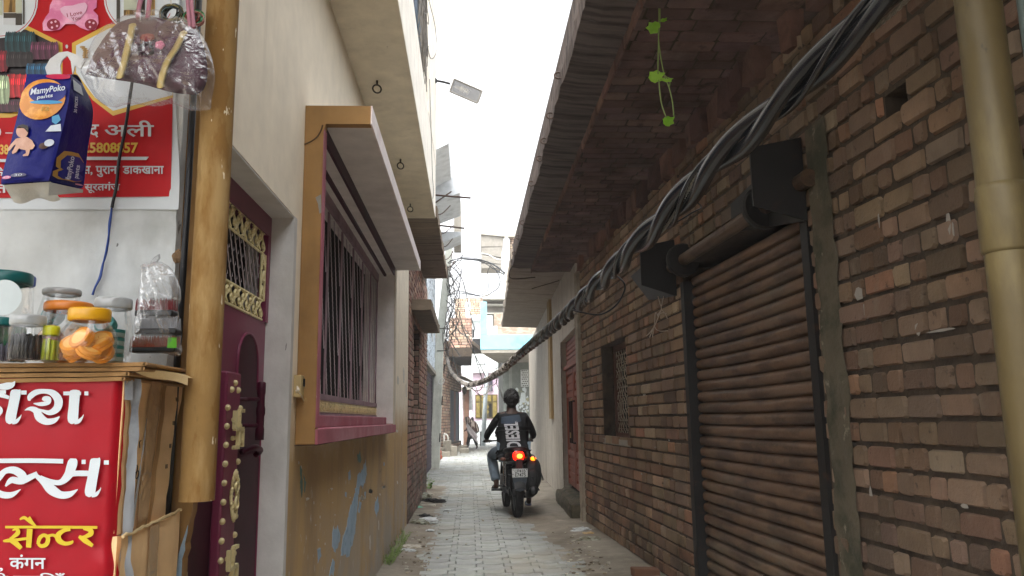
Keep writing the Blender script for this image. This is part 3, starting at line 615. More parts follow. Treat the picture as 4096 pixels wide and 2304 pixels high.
# --- switch box on the wall by the bay
sb = thing('switch_box', 'small beige electrical box with loose white wire between the gate and the window bay', 'switch box', onw(1187, 1555))
b = MB(); a_ = onw(1176, 1500); c_ = onw(1197, 1592); b.box((XW+.001, a_.y, c_.z), (XW+.035, c_.y, a_.z)); b.build('box', mat('beige_plastic', '#b09a6c', .6), sb, bevel=.004)
b = MB(); a2 = onw(1183, 1515); c2 = onw(1194, 1548); b.box((XW+.036, a2.y, c2.z), (XW+.039, c2.y, a2.z)); b.build('socket_hole', M_dark, sb)
b = MB(); b.tube(spline([onw(1189, 1545, XW+.04), onw(1192, 1565, XW+.05), onw(1205, 1580, XW+.05), onw(1216, 1608, XW+.03)], 6), .0028, 6); b.tube(spline([onw(1189, 1545, XW+.04), onw(1196, 1560, XW+.055), onw(1183, 1562, XW+.05), onw(1188, 1572, XW+.04)], 6), .0028, 6); b.build('loose_wire', mat('white_wire', '#cfc6b4', .5), sb)
# --- window bay
M_och = mat('ochre_paint', '#987444', .75, [dict(c='#6b4f28', s=(3, 3, .8), lo=.5, hi=.75, a=.6), dict(c='#b49a68', s=9, lo=.66, hi=.74, a=.5)], bump=.12, bscale=30)
M_pink = mat('faded_pink_paint', '#a55b68', .75, [dict(c='#c09a9f', s=(2, 2, 1.3), lo=.45, hi=.75, a=.6), dict(c='#8a4654', s=(3, 3, 5), lo=.5, hi=.75, a=.5), dict(c='#e6ddd6', s=26, lo=.68, hi=.72, a=.7)], bump=.2)
M_palepk = mat('bleached_pink_paint', '#efe6e2', .8, [dict(c='#cba6a9', s=(8, 8, 3), lo=.56, hi=.7, a=.5)], bump=.2)
M_grey = mat('grey_soffit_paint', '#dedad5', .85, [dict(c='#bdb8b0', s=3, lo=.5, hi=.7, a=.5)], bump=.1)
XB = -.70; BY0, BY1 = 3.60, 7.36
bay = MB(); bay.box((XW+.0005, BY0, 1.20), (XB, BY0+.07, 2.72)); bay = bay.build('window_bay', M_och, lh, bevel=.004)
b = MB(); b.box((-1.0, BY1-.16, 1.275), (XB, BY1, 2.72)); b.build('far_fin', M_grey, bay, bevel=.004)
b = MB(); b.box((XB+.0005, BY1-.165, 1.2), (XB+.004, BY1+.001, 2.715)); b.build('fin_face', M_cream, bay)
b = MB(); b.box((XB+.0005, BY0-.001, 1.275), (XB+.004, BY0+.071, 2.70)); b.box((XB+.0005, BY0+.001, 1.2), (XB+.012, BY1-.001, 1.268)); b.build('pink_edge', M_pink, bay, bevel=.002)
b = MB(); b.box((-.98, BY0+.07, 1.20), (XB, BY1, 1.272)); b.box((-.86, BY0+.05, 1.272), (-.76, BY1-.16, 1.335)); b.build('sill', M_pink, bay, bevel=.006)
b = MB(); b.box((-.79+.0006, BY0-.003, 1.195), (XB-.002, BY1+.003, 1.1985)); b.build('sill_shadow_sheet', mat('brown_shadow_paint', '#4e3b2c', .9), bay)  # thin dark brown sheet painting the shadow under the bay
# canopy over the bay with an ogee end and stepped soffit
M_can = [M_och, M_grey, M_palepk]
b = MB(); CX = -.475; y0, y1 = BY0-.002, 7.34
endp = [(XW+.001, 2.815), (CX, 2.815), (CX, 2.722), (-.69, 2.722), (-.70, 2.68), (-.73, 2.635), (-.77, 2.615), (XW+.001, 2.612)]
b.prism([V(x, y0, z) for x, z in endp], V(0, .05, 0), 0)
b.box((XW+.001, y0+.05, 2.725), (CX-.001, y1, 2.81), 1)
b.box((CX-.001, y0+.001, 2.7215), (CX+.006, y1+.002, 2.817), 2)
b.box((-.98, y0+.05, 2.66), (-.70, y1, 2.7245), 1)
b.build('canopy', M_can, bay)
b = MB(); b.tube(spline([atY(x, y, BY0-.003) for x, y in ((1217, 578), (1245, 565), (1268, 548), (1284, 522), (1290, 500))], 6), .0035, 6); b.build('groove', mat('brown_groove', '#4a3620', .8), bay)
b = MB(); b.prism([atY(x, y, BY0-.0005) for x, y in ((1262, 790), (1284, 778), (1286, 850), (1278, 855), (1272, 815))], V(0, -.002, 0)); b.build('broken_chip', M_conc, bay)
b = MB(); b.box((-.712, y0+.05, 2.650), (-.697, y1, 2.7245)); b.box((-.80, y0+.05, 2.640), (-.778, y1, 2.6595)); b.build('soffit_line', M_mar2, bay)
# grille
XG = -.86
M_gr = mat('mauve_grille_paint', '#9a8089', .45, [dict(c='#4b2a38', s=(6, 6, 2), lo=.5, hi=.7, a=.7), dict(c='#b7a3ab', s=14, lo=.64, hi=.72, a=.5)], spec=.5)
b = MB(); ya, yb, za, zb = BY0+.05, BY1-.16, 1.335, 2.66
b.box((XG-.01, ya, za), (XG+.012, yb-.002, za+.018)); b.box((XG-.01, ya, za+.09), (XG+.012, yb-.002, za+.125)); b.box((XG-.01, ya, zb-.07), (XG+.012, yb-.002, zb)); b.box((XG-.005, yb-.03, za+.125), (XG+.005, yb-.002, zb-.07)); b.box((XG-.005, ya+.002, za+.125), (XG+.005, ya+.03, zb-.07))
NP = 7
for i in range(1, NP): y = ya+(yb-ya)*i/NP; b.box((XG-.004, y-.020, za+.125), (XG+.004, y-.009, zb-.09)); b.box((XG-.004, y+.009, za+.125), (XG+.004, y+.020, zb-.09))
gr = b.build('grille', M_gr, bay)
b = MB()
for i in range(NP):
    a0 = ya+(yb-ya)*i/NP; a1 = ya+(yb-ya)*(i+1)/NP
    for k in range(-3, 3):
        p = V(XG-.005, a0+.06+(k)*.15, zb-.09); q = V(XG-.005, a0+.06+(k)*.15+.36, za+.125)
        lo_, hi_ = a0+.025, a1-.025
        t0 = max(0, (lo_-p.y)/(q.y-p.y)); t1 = min(1, (hi_-p.y)/(q.y-p.y))
        if t1-t0 > .05: twist(b, p.lerp(q, t0), p.lerp(q, t1), .0042)
b.build('twisted_bar', M_twist, gr)
b = MB(); scrolls(b, V(XG+.004, ya, za+.055), UY, UZ, yb-ya, .026, .006, .055); b.build('scroll_band', M_gold, gr)
b = MB(); b.box((XG-.14, ya, za), (XG-.12, yb, zb)); b.build('window_back', M_dark, gr)
# --- balcony: soffit, parapet band, pilaster, railing mesh
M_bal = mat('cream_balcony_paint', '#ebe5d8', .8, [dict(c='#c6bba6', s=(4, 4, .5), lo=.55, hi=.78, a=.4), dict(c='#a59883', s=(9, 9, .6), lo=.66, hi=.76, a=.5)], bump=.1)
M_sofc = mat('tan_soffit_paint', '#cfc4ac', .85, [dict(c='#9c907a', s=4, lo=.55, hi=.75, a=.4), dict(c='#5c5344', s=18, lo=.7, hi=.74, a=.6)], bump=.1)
bl = MB(); bl.box((-.40-.1, 1.2, 3.68), (-.40, 8.98, 4.33)); bl.box((-.50, 7.35, 4.33), (-.395, 8.985, 7.2)); bl.box((-.80, 8.88, 3.684), (-.5, 8.984, 7.2)); bl.box((-4, -1.2, 3.68), (-.401, 1.199, 4.33)); bl = bl.build('balcony', M_bal, lh, bevel=.004)  # last box: unseen overhang added above the shop front to shade it
b = MB(); b.box((-4, -1.19, 3.67), (-.403, 2.255, 3.6795)); b.box((XW+.001, 2.256, 3.672), (-.402, 8.975, 3.70)); b.build('balcony_soffit', M_sofc, bl)  # first box: soffit of the added overhang that shades the shop
b = MB()
for i in range(30): y = 1.3+i*.2; b.tube([V(-.47, y, 4.33), V(-.47, y, 6.4)], .009, 6)
for z in (4.6, 4.9, 5.2, 5.6, 6.0): b.tube([V(-.47, 1.3, z), V(-.47, 7.35, z)], .007, 5)
b.box((-.482, 7.27, 4.33), (-.455, 7.345, 7.2)); b.build('railing', mat('blue_grey_railing', '#5d6a7a', .5, metal=.3), bl)
b = MB()
for k in range(16):
    P = []; c = V(-.43, 6.6+.25*random.random(), 4.9)
    for q in range(9): P.append(c+V(random.uniform(-.02, .05), random.uniform(-.3, .3), random.uniform(-.5, .8)))
    b.tube(spline(P, 5), .004, 4)
b.tube(spline([V(-.39, 6.95, 5.35), V(-.33, 7.1, 5.15), V(-.31, 7.15, 4.9), V(-.37, 7.0, 4.75), V(-.42, 6.9, 5.1)], 6), .004, 4)
b.tube(spline([V(-.392, 7.38, 4.7), V(-.388, 7.7, 4.2), V(-.39, 8.0, 3.9), V(-.386, 8.2, 3.76), V(-.39, 8.1, 3.66)], 6), .004, 4)
tag(b.build('wire_tangle', M_greywire), 'tangle of thin grey wires hanging off the cream balcony railing', 'wires')
for px, py in ((1508, 345), (1602, 655), (1641, 830)):
    c = atZ(px, py, 3.63); c.z = 3.672; b = MB(); b.tube([c, c-V(0, 0, .035)], .008, 6); b.torus(c-V(0, 0, .062), .03, .006, (1, .35, 0), (0, 0, 1), 18, 6); b.build('ceiling_hook', mat('dark_iron', '#3d352c', .7) if 'dark_iron' not in bpy.data.materials else bpy.data.materials['dark_iron'], bl, smooth=True)
# street lamp on the pilaster
LY = 8.7
lp = thing('street_lamp', 'grey box street lamp with coiled bulb on a short arm from the balcony', 'street lamp', atY(1740, 322, LY))
b = MB(); b.tube([atY(1738, 322, LY), atY(1770, 327, LY), atY(1800, 335, LY)], .014, 8); b.tube([atY(1738, 316, LY), atY(1738, 330, LY)], .03, 8); b.build('arm', M_black, lp)
A, B_, C_, D_ = [atY(x, y, LY) for x, y in ((1817, 316), (1927, 364), (1909, 413), (1799, 366))]
up = V(.02, .22, .10); fr_ = MB()
for p, q in ((A, B_), (B_, C_), (C_, D_), (D_, A)): fr_.add([p, q, q+up, p+up], [(0, 1, 2, 3)]); fr_.tube([p, q], .009, 6)
fr_.add([A+up, B_+up, C_+up, D_+up], [(0, 1, 2, 3)]); fr_.build('housing', mat('lamp_grey', '#77736a', .5, var=.2), lp)
b = MB(); b.add([A, B_, C_, D_], [(0, 1, 2, 3)]); b.build('glass_cover', film('lamp_glass', (.93, .91, .85), .12, .1, .1, 0), lp)
ce = A.lerp(D_, .5)+up*.5; dx = (B_-A).normalized(); b = MB(); b.lathe([(.012, 0), (.022, .02), (.022, .07), (.035, .08), (.035, .11), (.01, .12)], ce+dx*.02, 14, (dx.orthogonal().normalized(), dx.cross(dx.orthogonal().normalized()), dx))
P = [ce+dx*(.135+.07*t/20)+(dx.orthogonal().normalized()*math.cos(t)+dx.cross(dx.orthogonal().normalized())*math.sin(t))*.025 for t in [i*.4 for i in range(50)]]; b.tube(P, .009, 6); b.build('bulb', mat('white_bulb', '#d8d4c8', .4), lp, smooth=True)
# ================================================================ left brick house (behind)
bh = thing('brick_house', 'narrow bare brick house with two rough board-marked canopy slabs, next to the ochre house', 'house', V(-.8, 12, 0))
PAL_L = [(.30, .16, .12), (.26, .14, .11), (.33, .19, .14), (.24, .17, .13), (.36, .24, .18)]
M_brickL = mat('weathered_brick', (1, 1, 1), .9, [dict(c='#4b4a44', s=2.4, lo=.4, hi=.6, a=.85, z=(.95, .45), wob=.25), dict(c='#8d7e70', s=9, lo=.6, hi=.75, a=.4), dict(c='#2c3020', s=3, lo=.45, hi=.6, a=.8, y=(1.75, 2.35), wob=.3)], bump=.5, attr=True)
W2 = (10.9, 12.3, 1.45, 2.72); XL2 = -.80
b = MB(); panel(b, (XL2, 0, 0), UY, UZ, UX, 10.01, 14.3, -.1, 4.0, [W2], .25); b.box((-4, 14.28, -.1), (XL2-.2, 14.3, 4)); b.build('wall', M_mortar, bh)
b = MB(); bricks(b, (XL2, 0, 0), UY, UZ, UX, 10.01, 14.3, -.06, 3.7, [W2], pal=PAL_L, dep=.02); bricks(b, (XL2, 14.3, 0), -UX, UZ, UY, 0, .3, -.06, 3.7, (), pal=PAL_L); b.build('brickwork', M_brickL, bh)
b = MB()
for q in range(2): bricks(b, (XL2-.25, (W2[0], W2[1])[q], 0), UX, UZ, (UY, -UY)[q], 0, .25, W2[2], W2[3], (), pal=PAL_L, dep=.008)
b.build('reveal_brick', M_brickL, bh)
b = MB()
for i in range(9): y = W2[0]+.05+i*(W2[1]-W2[0]-.1)/8; b.tube([V(XL2-.12, y, W2[2]), V(XL2-.12, y, W2[3])], .008, 6)
for z in (1.9, 2.3): b.box((XL2-.13, W2[0], z), (XL2-.115, W2[1], z+.03))
b.box((XL2-.14, 11.57, W2[2]), (XL2-.1, 11.63, W2[3])); wi = b.build('window', M_wood, bh)
b = MB(); b.box((XL2-.24, W2[0], W2[2]), (XL2-.22, W2[1], W2[3])); b.build('window_back', M_dark, wi)
def rough_slab(y0, y1, x1, z0, z1, dz=0):
    b = MB(); N = 40; vs = []
    for i in range(N+1):
        y = y0+(y1-y0)*i/N; e = x1+.018*noise.noise(V(y*9, z0, 1)); zz = dz*i/N
        for x, z in ((XL2+.021, z1+zz), (e, z1+zz), (e+.014*noise.noise(V(y*15, z0, 7)), (z0+z1)/2+zz), (e+.014*noise.noise(V(y*13, z0, 3)), z0+zz), ((XL2+e)/2, z0-.004+zz+.008*noise.noise(V(y*9, 1, 1))), (XL2+.021, z0+zz)): vs.append(V(x, y, z))
    b.add(vs, [(i*6+k, (i+1)*6+k, (i+1)*6+k+1, i*6+k+1) for i in range(N) for k in range(5)]+[tuple(range(6)), tuple(N*6+k for k in range(6))[::-1]]); return b
rough_slab(9.02, 13.1, -.38, 3.70, 3.84).build('roof_slab', M_plank, bh)
rough_slab(10.4, 13.3, -.52, 2.78, 2.92).build('window_canopy', M_plank, bh)
b = MB()
for y in (9.2, 10.2, 11.0, 11.9, 12.6): b.tube(spline([V(-.4, y, 3.78), V(-.33, y+.1, 3.82), V(-.3+.1*random.random(), y+.2, 3.95)], 4), .007, 5)
b.tube([V(-.45, 9.1, 4.0), V(.02, 9.2, 3.99)], .011, 6); b.tube([V(-.45, 9.1, 3.87), V(-.22, 9.3, 4.1)], .009, 6); b.tube([V(-.42, 9.6, 3.75), V(-.06, 9.65, 3.72)], .011, 6)
b.build('rebar_end', bpy.data.materials['rusty_iron'], bh)
# ================================================================ shop front on the left: white wall, poster, goods
YS = 2.20
M_white = mat('dirty_white_plaster', '#c3c8c9', .85, [dict(c='#85888a', s=(5, 5, 2.5), lo=.52, hi=.75, a=.45), dict(c='#3b3b38', s=(16, 16, 10), lo=.675, hi=.70, a=.8, d=4), dict(c='#83857f', s=3, lo=.5, hi=.72, a=.5)], bump=.25, bscale=25)
b = MB(); e0 = atY(700, 1000, YS); 
b.grid(lambda a, c: V(-3+(e0.x+3+.006*noise.noise(V(c*40, 0, 0))+.004*noise.noise(V(c*11, 3, 0)))*a, YS+.002*noise.noise(V(a*60, c*30, 0)), -.1+3.4*c), 24, 120)
b.add([V(e0.x-.004, YS, -.1), V(e0.x-.004, YS+.05, -.1), V(e0.x-.004, YS+.05, 3.3), V(e0.x-.004, YS, 3.3)], [(0, 1, 2, 3)])
tag(b.build('shop_wall', M_white, smooth=True), 'dirty white plastered shop wall with worn right edge, behind the jars and the red poster', 'wall')
cp = thing('corner_pier', 'ochre painted wall pier in the gap between white shop wall and ochre drain pipe', 'wall', V(-.9, YS+.06, 0))
J_ = [(800, -300), (800, 1985), (772, 2010), (768, 2050), (757, 2085), (752, 2130), (741, 2175), (744, 2200), (731, 2235), (728, 2304), (716, 2400), (700, 2900)]
b = MB(); b.prism([V(-3.2, YS+.053, 6)]+[atY(x, y, YS+.053) for x, y in J_]+[V(-3.2, YS+.053, -.1)], V(0, .04, 0)); b.build('pier_plaster', M_och, cp)
b = MB(); b.prism([atY(x, y, YS+.051) for x, y in ((752, 2100), (750, 2130), (740, 2175), (741, 2200), (729, 2235), (726, 2304), (715, 2400), (696, 2400), (703, 2304), (712, 2230), (722, 2190), (736, 2150))], V(0, -.002, 0)); b.build('peeled_paint', M_blue, cp)
tag(cp, 'ochre painted wall pier in the gap between white shop wall and ochre drain pipe', 'wall')
# ochre drain pipe and the thin black pipe left of it
M_pipe = mat('ochre_painted_pipe', '#8a6d42', .85, [dict(c='#7b5a2f', s=(9, 9, 2.5), lo=.5, hi=.53, a=.75), dict(c='#a98f62', s=(6, 6, 1.4), lo=.56, hi=.66, a=.7), dict(c='#5e4a2c', s=(14, 14, 4), lo=.62, hi=.7, a=.5), dict(c='#ddd2b8', s=(50, 50, 14), lo=.69, hi=.71, a=.9, d=3)], spec=.15, bump=.15)
pb = atY(787, 2003, 2.08); pt = atY(845, 0, 2.08)
b = MB(); r0 = .0435; N = 28; vs = []
b.lathe([(r0, 0), (r0, 1.55), (r0+.001, 2.2)], V(pb.x, 2.08, pb.z), 44, cap=False); b.lathe([(r0-.004, 0), (r0-.004, 2.0)], V(pb.x, 2.08, pb.z), 30, cap=False)
b.lathe([(r0-.004, 0), (r0, 0)], V(pb.x, 2.08, pb.z), 44, cap=False)
tag(b.build('drain_pipe', M_pipe, smooth=True), 'ochre painted drain pipe ending above the ground beside the maroon gate', 'pipe')
q = atY(742, 900, 2.19); b = MB(); b.tube([V(q.x, 2.19, 3.2), V(q.x+.002, 2.19, 1.9), V(q.x-.004, 2.19, .9)], .009, 10); tag(b.build('conduit_pipe', M_wire, smooth=True), 'thin black conduit pipe left of the ochre drain pipe', 'pipe')
# ---- poster on the wall
def fp(Y, k=0): return lambda px, py: V(*(atY(px, py, Y)))
YP = YS-.006
poster = thing('shop_poster', 'red printed poster with pink teddy bear and yellow phone number on the white wall', 'poster', atY(350, 835, YP))
def flat(name, pts, Y, m, par, label=None):
    b = MB(); P = [atY(x, y, Y) for x, y in pts]; b.add(P, [tuple(range(len(P)))]); o = b.build(name, m, par)
    if label: o['label'] = label
    return o
def ell(cx, cy, rx, ry, n=32, a0=0, a1=2*math.pi): return [(cx+rx*math.cos(a0+(a1-a0)*i/n), cy+ry*math.sin(a0+(a1-a0)*i/n)) for i in range(n)]
M_pw = mat('poster_white', '#c6cdd2', .5, var=.05, spec=.2); M_red = mat('poster_red', '#ad0f18', .5, [dict(c='#8e1218', s=3, lo=.5, hi=.8, a=.4)], spec=.2, var=.05)
M_py = mat('poster_gold', '#c9a23c', .35, var=.05); M_ps = mat('poster_silver', '#b7bcc0', .35, var=.05); M_pink2 = mat('poster_pink', '#cf6f9c', .4, [dict(c='#e6a7c4', s=14, lo=.45, hi=.65), dict(c='#b9487e', s=11, lo=.62, hi=.75)], var=.1); M_dkred = mat('poster_dark_red', '#8a1030', .4)
b = MB(); b.grid(lambda a, c: atY(-300+1010*a+(8*math.sin(c*9) if a > .9 else 0), -160+998*c, YP+.002-.006*max(0, a-.93)/.07*(1+math.sin(c*7))), 20, 24); b.build('poster_sheet', M_pw, poster, smooth=True)
flat('red_panel', [(-300, -160), (692, -160), (690, 440), (683, 786), (-300, 794)], YP-.0015, M_red, poster)
k = [0]
def lay(): k[0] += 1; return YP-.002-.0002*k[0]
for c in ((240, 60, None),): pass
flat('hexagon_frame', [(110, 103), (250, 172), (250, 330), (230, 400), (45, 470), (-300, 480), (-300, 100)], lay(), M_py, poster)
flat('hexagon_frame', [(430, 97), (620, 97), (692, 97), (692, 390), (452, 463), (370, 400), (288, 290), (288, 172)], lay(), M_py, poster)
flat('white_panel', [(440, 112), (690, 112), (690, 380), (452, 443), (380, 390), (304, 290), (304, 182)], lay(), M_pw, poster)
M_bdark = mat('poster_dark_print', '#1a1016', .4)
flat('dark_print', [(104, 118), (234, 182), (234, 330), (200, 420), (45, 452), (-300, 460), (-300, 118)], lay(), M_bdark, poster)
flat('white_disc', ell(0, 0, 152, 152), lay(), M_pw, poster); flat('red_ring', ell(0, 0, 146, 146), lay(), M_red, poster); flat('white_disc', ell(0, 0, 143, 143), lay(), M_pw, poster)
flat('white_disc', ell(560, -10, 145, 145), lay(), M_pw, poster); flat('red_ring', ell(560, -10, 139, 139), lay(), M_red, poster); flat('white_disc', ell(560, -10, 136, 136), lay(), M_pw, poster)
Mb1 = mat('poster_perfume_gold', '#a8854a', .3, [dict(c='#5a4526', s=(60, 60, 4), lo=.5, hi=.6)]); Mb2 = mat('poster_perfume_dark', '#3c3832', .3); Mb3 = mat('poster_perfume_pale', '#aeb4a2', .3)
for x, w, t, bt, m_ in ((14, 52, -40, 50, Mb1), (14, 52, 52, 72, Mb2), (14, 52, 72, 98, M_ps), (62, 26, -40, 52, Mb3), (62, 26, 54, 100, Mb2), (-20, 30, -40, 60, Mb3), (92, 6, -40, 96, Mb2), (495, 52, -40, 38, Mb3), (495, 52, 40, 62, Mb1), (466, 14, -40, 90, Mb2), (560, 20, -40, 60, Mb2), (594, 26, -40, 62, Mb1)):
    flat('perfume_print', [(x, t), (x+w, t), (x+w, bt), (x, bt)], lay(), m_, poster)
for n_, pts in (('teddy_print', [(210, 0), (388, 0), (386, 30), (372, 40), (392, 62), (394, 92), (382, 118), (352, 122), (320, 110), (300, 96), (262, 96), (240, 118), (205, 124), (172, 122), (170, 92), (182, 68), (196, 50), (200, 20)]),):
    flat(n_, pts, lay(), M_pink2, poster)
flat('teddy_print', ell(300, -40, 70, 60), lay(), M_pink2, poster)
flat('teddy_paw', ell(214, 98, 27, 23), lay(), M_dkred, poster); flat('teddy_paw', ell(364, 98, 25, 22), lay(), M_dkred, poster)
M_pd = mat('poster_paw_dot', '#e2b6c8', .4)
for x, y in ((206, 90), (222, 86), (228, 104), (208, 110), (358, 88), (374, 92), (360, 108)): flat('paw_dot', ell(x, y, 4.5, 4.5, 12), lay(), M_pd, poster)
flat('heart_print', [(240, 34), (258, 24), (290, 22), (318, 14), (340, 10), (350, 22), (344, 44), (322, 70), (298, 88), (280, 80), (256, 62), (244, 48)], lay(), mat('poster_pale_pink', '#d9aec6', .4), poster)
yq = lay(); fr = fp(yq); rot = lambda u, v: fr(300+(u-300)*math.cos(.22)+(v-50)*math.sin(.22)*1, 50-(u-300)*math.sin(.22)+(v-50)*math.cos(.22))
text('I Love', (266, 62, 328, 46), rot, M_dkred, poster, bold=.012, depth=0); text('You', (280, 80, 316, 66), rot, M_dkred, poster, bold=.012, depth=0)
# printed bangles
def bangles(x0, x1, y0, y1, colr, nm, tilt=0):
    m_ = mat(nm, colr, .3, attr=True, var=.2, vscale=60); n = max(4, int((x1-x0)/8)); b = MB(); y_ = lay()
    for i in range(n):
        x = x0+(x1-x0)*(i+.5)/n; cy, ry = (y0+y1)/2+tilt*i, (y1-y0)/2*random.uniform(.94, 1.02); q = 1.5 if i % 3 == 0 else (.65 if i % 3 == 1 else 1.0)
        b.add([atY(*p, y_-2e-5*i) for p in ell(x-2, cy, 9, ry, 18)], [tuple(range(18))], 0, (q, q, q)); b.add([atY(*p, y_-2e-5*i-1e-5) for p in ell(x-5, cy-ry*.35, 1.2, ry*.3, 8)], [tuple(range(8))], 0, (q*4, q*4, q*4))
    b.build('bangle_print', m_, poster)
bangles(25, 140, 125, 215, '#103036', 'print_teal'); bangles(-40, 30, 200, 290, '#6e1220', 'print_crimson'); bangles(30, 130, 205, 270, '#201a1c', 'print_dark'); bangles(128, 232, 165, 240, '#4a2236', 'print_plum'); bangles(30, 118, 295, 392, '#a3141c', 'print_red'); bangles(5, 80, 395, 450, '#3a1422', 'print_wine'); bangles(110, 190, 252, 310, '#16405c', 'print_blue'); bangles(-40, 36, 298, 420, '#8f9f80', 'print_sage')
b = MB(); y_ = lay()
for i in range(7): b.add([atY(x, y, y_) for x, y in ell(330+i*3+6*math.sin(i*.8), 188+i*7, 12, 4, 12)], [tuple(range(12))])
b.build('bracelet_print', Mb1, poster); flat('pin_hole', ell(267, 186, 5, 8, 10), lay(), M_ps, poster)
# poster lettering
fy = lay(); fr = fp(fy)
text('अली', (418, 547, 616, 482), fr, M_ps, poster, bold=.012, depth=0); text('द', (356, 550, 396, 498), fr, M_ps, poster, bold=.012, depth=0)
text('25808857', (330, 612, 552, 570), fr, M_py, poster, bold=.03, depth=0); text('38', (0, 618, 34, 578), fr, M_py, poster, bold=.03, depth=0); text('0 –', (-20, 545, 50, 510), fr, M_ps, poster, bold=.0, depth=0)
flat('white_rule', [(330, 627), (596, 627), (585, 640), (330, 640)], fy, M_ps, poster); flat('white_rule', [(-60, 636), (60, 636), (60, 648), (-60, 648)], fy, M_ps, poster)
text('पास, पुराना डाकखाना', (290, 708, 655, 664), fr, M_ps, poster, bold=.02, depth=0); text('सूरतगंज', (338, 772, 480, 728), fr, M_ps, poster, bold=.02, depth=0)
text('के', (-40, 705, 18, 668), fr, M_ps, poster, bold=.02, depth=0); text('गत', (-60, 772, 28, 738), fr, M_ps, poster, bold=.02, depth=0)
# black cable hanging over the poster, blue twisted wire below
b = MB(); b.tube(spline([atY(x, y, YP-.02) for x, y in ((560, -40), (545, 200), (515, 420), (500, 520), (476, 640), (466, 740), (452, 808), (448, 830))], 6), .0045, 8)
tag(b.build('black_cable', M_wire, smooth=True), 'black cable hanging down across the red poster to a blue wire joint', 'cable')
b = MB()
for s_ in (0, 1): b.tube(spline([atY(x+4*s_*math.sin(y*.03), y, YS-.012-.004*s_) for x, y in ((448, 826), (444, 850), (436, 900), (434, 960), (424, 1020), (410, 1060), (398, 1110), (380, 1150), (372, 1180))], 6), .0027, 6)
tag(b.build('blue_wire', mat('blue_wire', '#123a86', .4), smooth=True), 'twin blue wire running down the white wall from the black cable', 'wire')
# ---- hanging handbag in clear plastic
M_bag = mat('plum_fabric', '#47192f', .7, [dict(c='#2b101f', s=5, lo=.5, hi=.7, a=.5)], bump=.3, bscale=80)
M_clear = film('clear_bag_plastic', (.97, .965, .97), .06, .16, .025, .3, 30)
YB = 1.93
hb = thing('handbag', 'plum handbag with two gold braid straps and pink flower, hanging inside a clear plastic bag', 'handbag', atY(600, 450, YB))
def smooth_out(P, n=5): Q = spline([V(x, 0, y) for x, y in P]+[V(P[0][0], 0, P[0][1])], n)[:-1]; return [(q.x, q.z) for q in Q]
O = smooth_out([(340, 300), (372, 220), (440, 120), (500, 80), (600, 66), (700, 90), (780, 120), (818, 200), (830, 300), (800, 372), (700, 372), (560, 335), (430, 315)], 4)
b = MB(); b.pillow([atY(x, y, YB+.03) for x, y in O], V(0, -.035, 0), 7, .002, 25); b.build('bag_body', M_bag, hb, smooth=True)
b = MB()
for P in ([(531, 100), (520, 150), (508, 200), (498, 245), (484, 290), (478, 308)], [(735, 130), (705, 190), (672, 240), (655, 285), (645, 320), (642, 346)]):
    Q = spline([V(x, 0, y) for x, y in P], 16); L = 0; pts = []
    for i, q in enumerate(Q): pts.append(atY(q.x+(14 if i % 2 else -14), q.z, YB-.014)); 
    b.tube(pts, .0022, 6)
    for i in range(0, len(Q)-1, 1): b.torus(atY(Q[i].x, Q[i].z, YB-.013), .0075, .0016, (1, 0, .05), (0, .3, .45), 10, 5)
b.build('gold_braid', mat('gold_braid', '#b7a262', .35, metal=.5), hb, smooth=True)
b = MB()
for k_ in range(5): b.ball(atY(640+10*math.cos(k_*1.26), 180+9*math.sin(k_*1.26), YB-.022), .007, .004, .006, 8, 6)
b.build('fabric_flower', mat('pink_cloth', '#c4718c', .7), hb, smooth=True); b = MB(); b.ball(atY(590, 150, YB-.018), .018, .006, .011, nz=.3); b.build('red_trim', mat('red_cloth', '#7a1a20', .7), hb, smooth=True)
b = MB()
for x0, x1 in ((552, 575), (590, 598)): b.tube(spline([atY(x0, 75, YB), atY(x0+6, 20, YB+.02), atY(x1+8, -60, YB+.05)], 5), .006, 8)
for x0 in (752, 768): b.tube(spline([atY(x0+8, 110, YB), atY(x0, 30, YB+.02), atY(x0-6, -60, YB+.05)], 5), .005, 8)
b.build('bag_handle', mat('dusty_pink_strap', '#a06a78', .6), hb, smooth=True)
O = smooth_out([(322, 290), (345, 215), (405, 130), (470, 85), (520, 60), (600, 58), (660, 90), (720, 70), (790, 110), (835, 195), (860, 300), (846, 400), (838, 438), (760, 440), (690, 415), (620, 425), (520, 415), (430, 425), (375, 380)], 5)
b = MB(); b.pillow([atY(x, y, YB+.02) for x, y in O], V(0, -.055, 0), 22, .0055, 24, flat=.6, ridge=True)
b.pillow([atY(x, y, YB+.02) for x, y in [(545, 75), (530, 50), (560, 40), (600, 52), (640, 40), (655, 70), (640, 120), (600, 130), (565, 110)]], V(0, -.025, 0), 5, .006, 40)
b.pillow([atY(x, y, YB+.02) for x, y in [(720, 80), (740, 70), (790, 105), (770, 150), (740, 140)]], V(0, -.02, 0), 5, .006, 40)
b.build('plastic_cover', M_clear, hb, smooth=True)
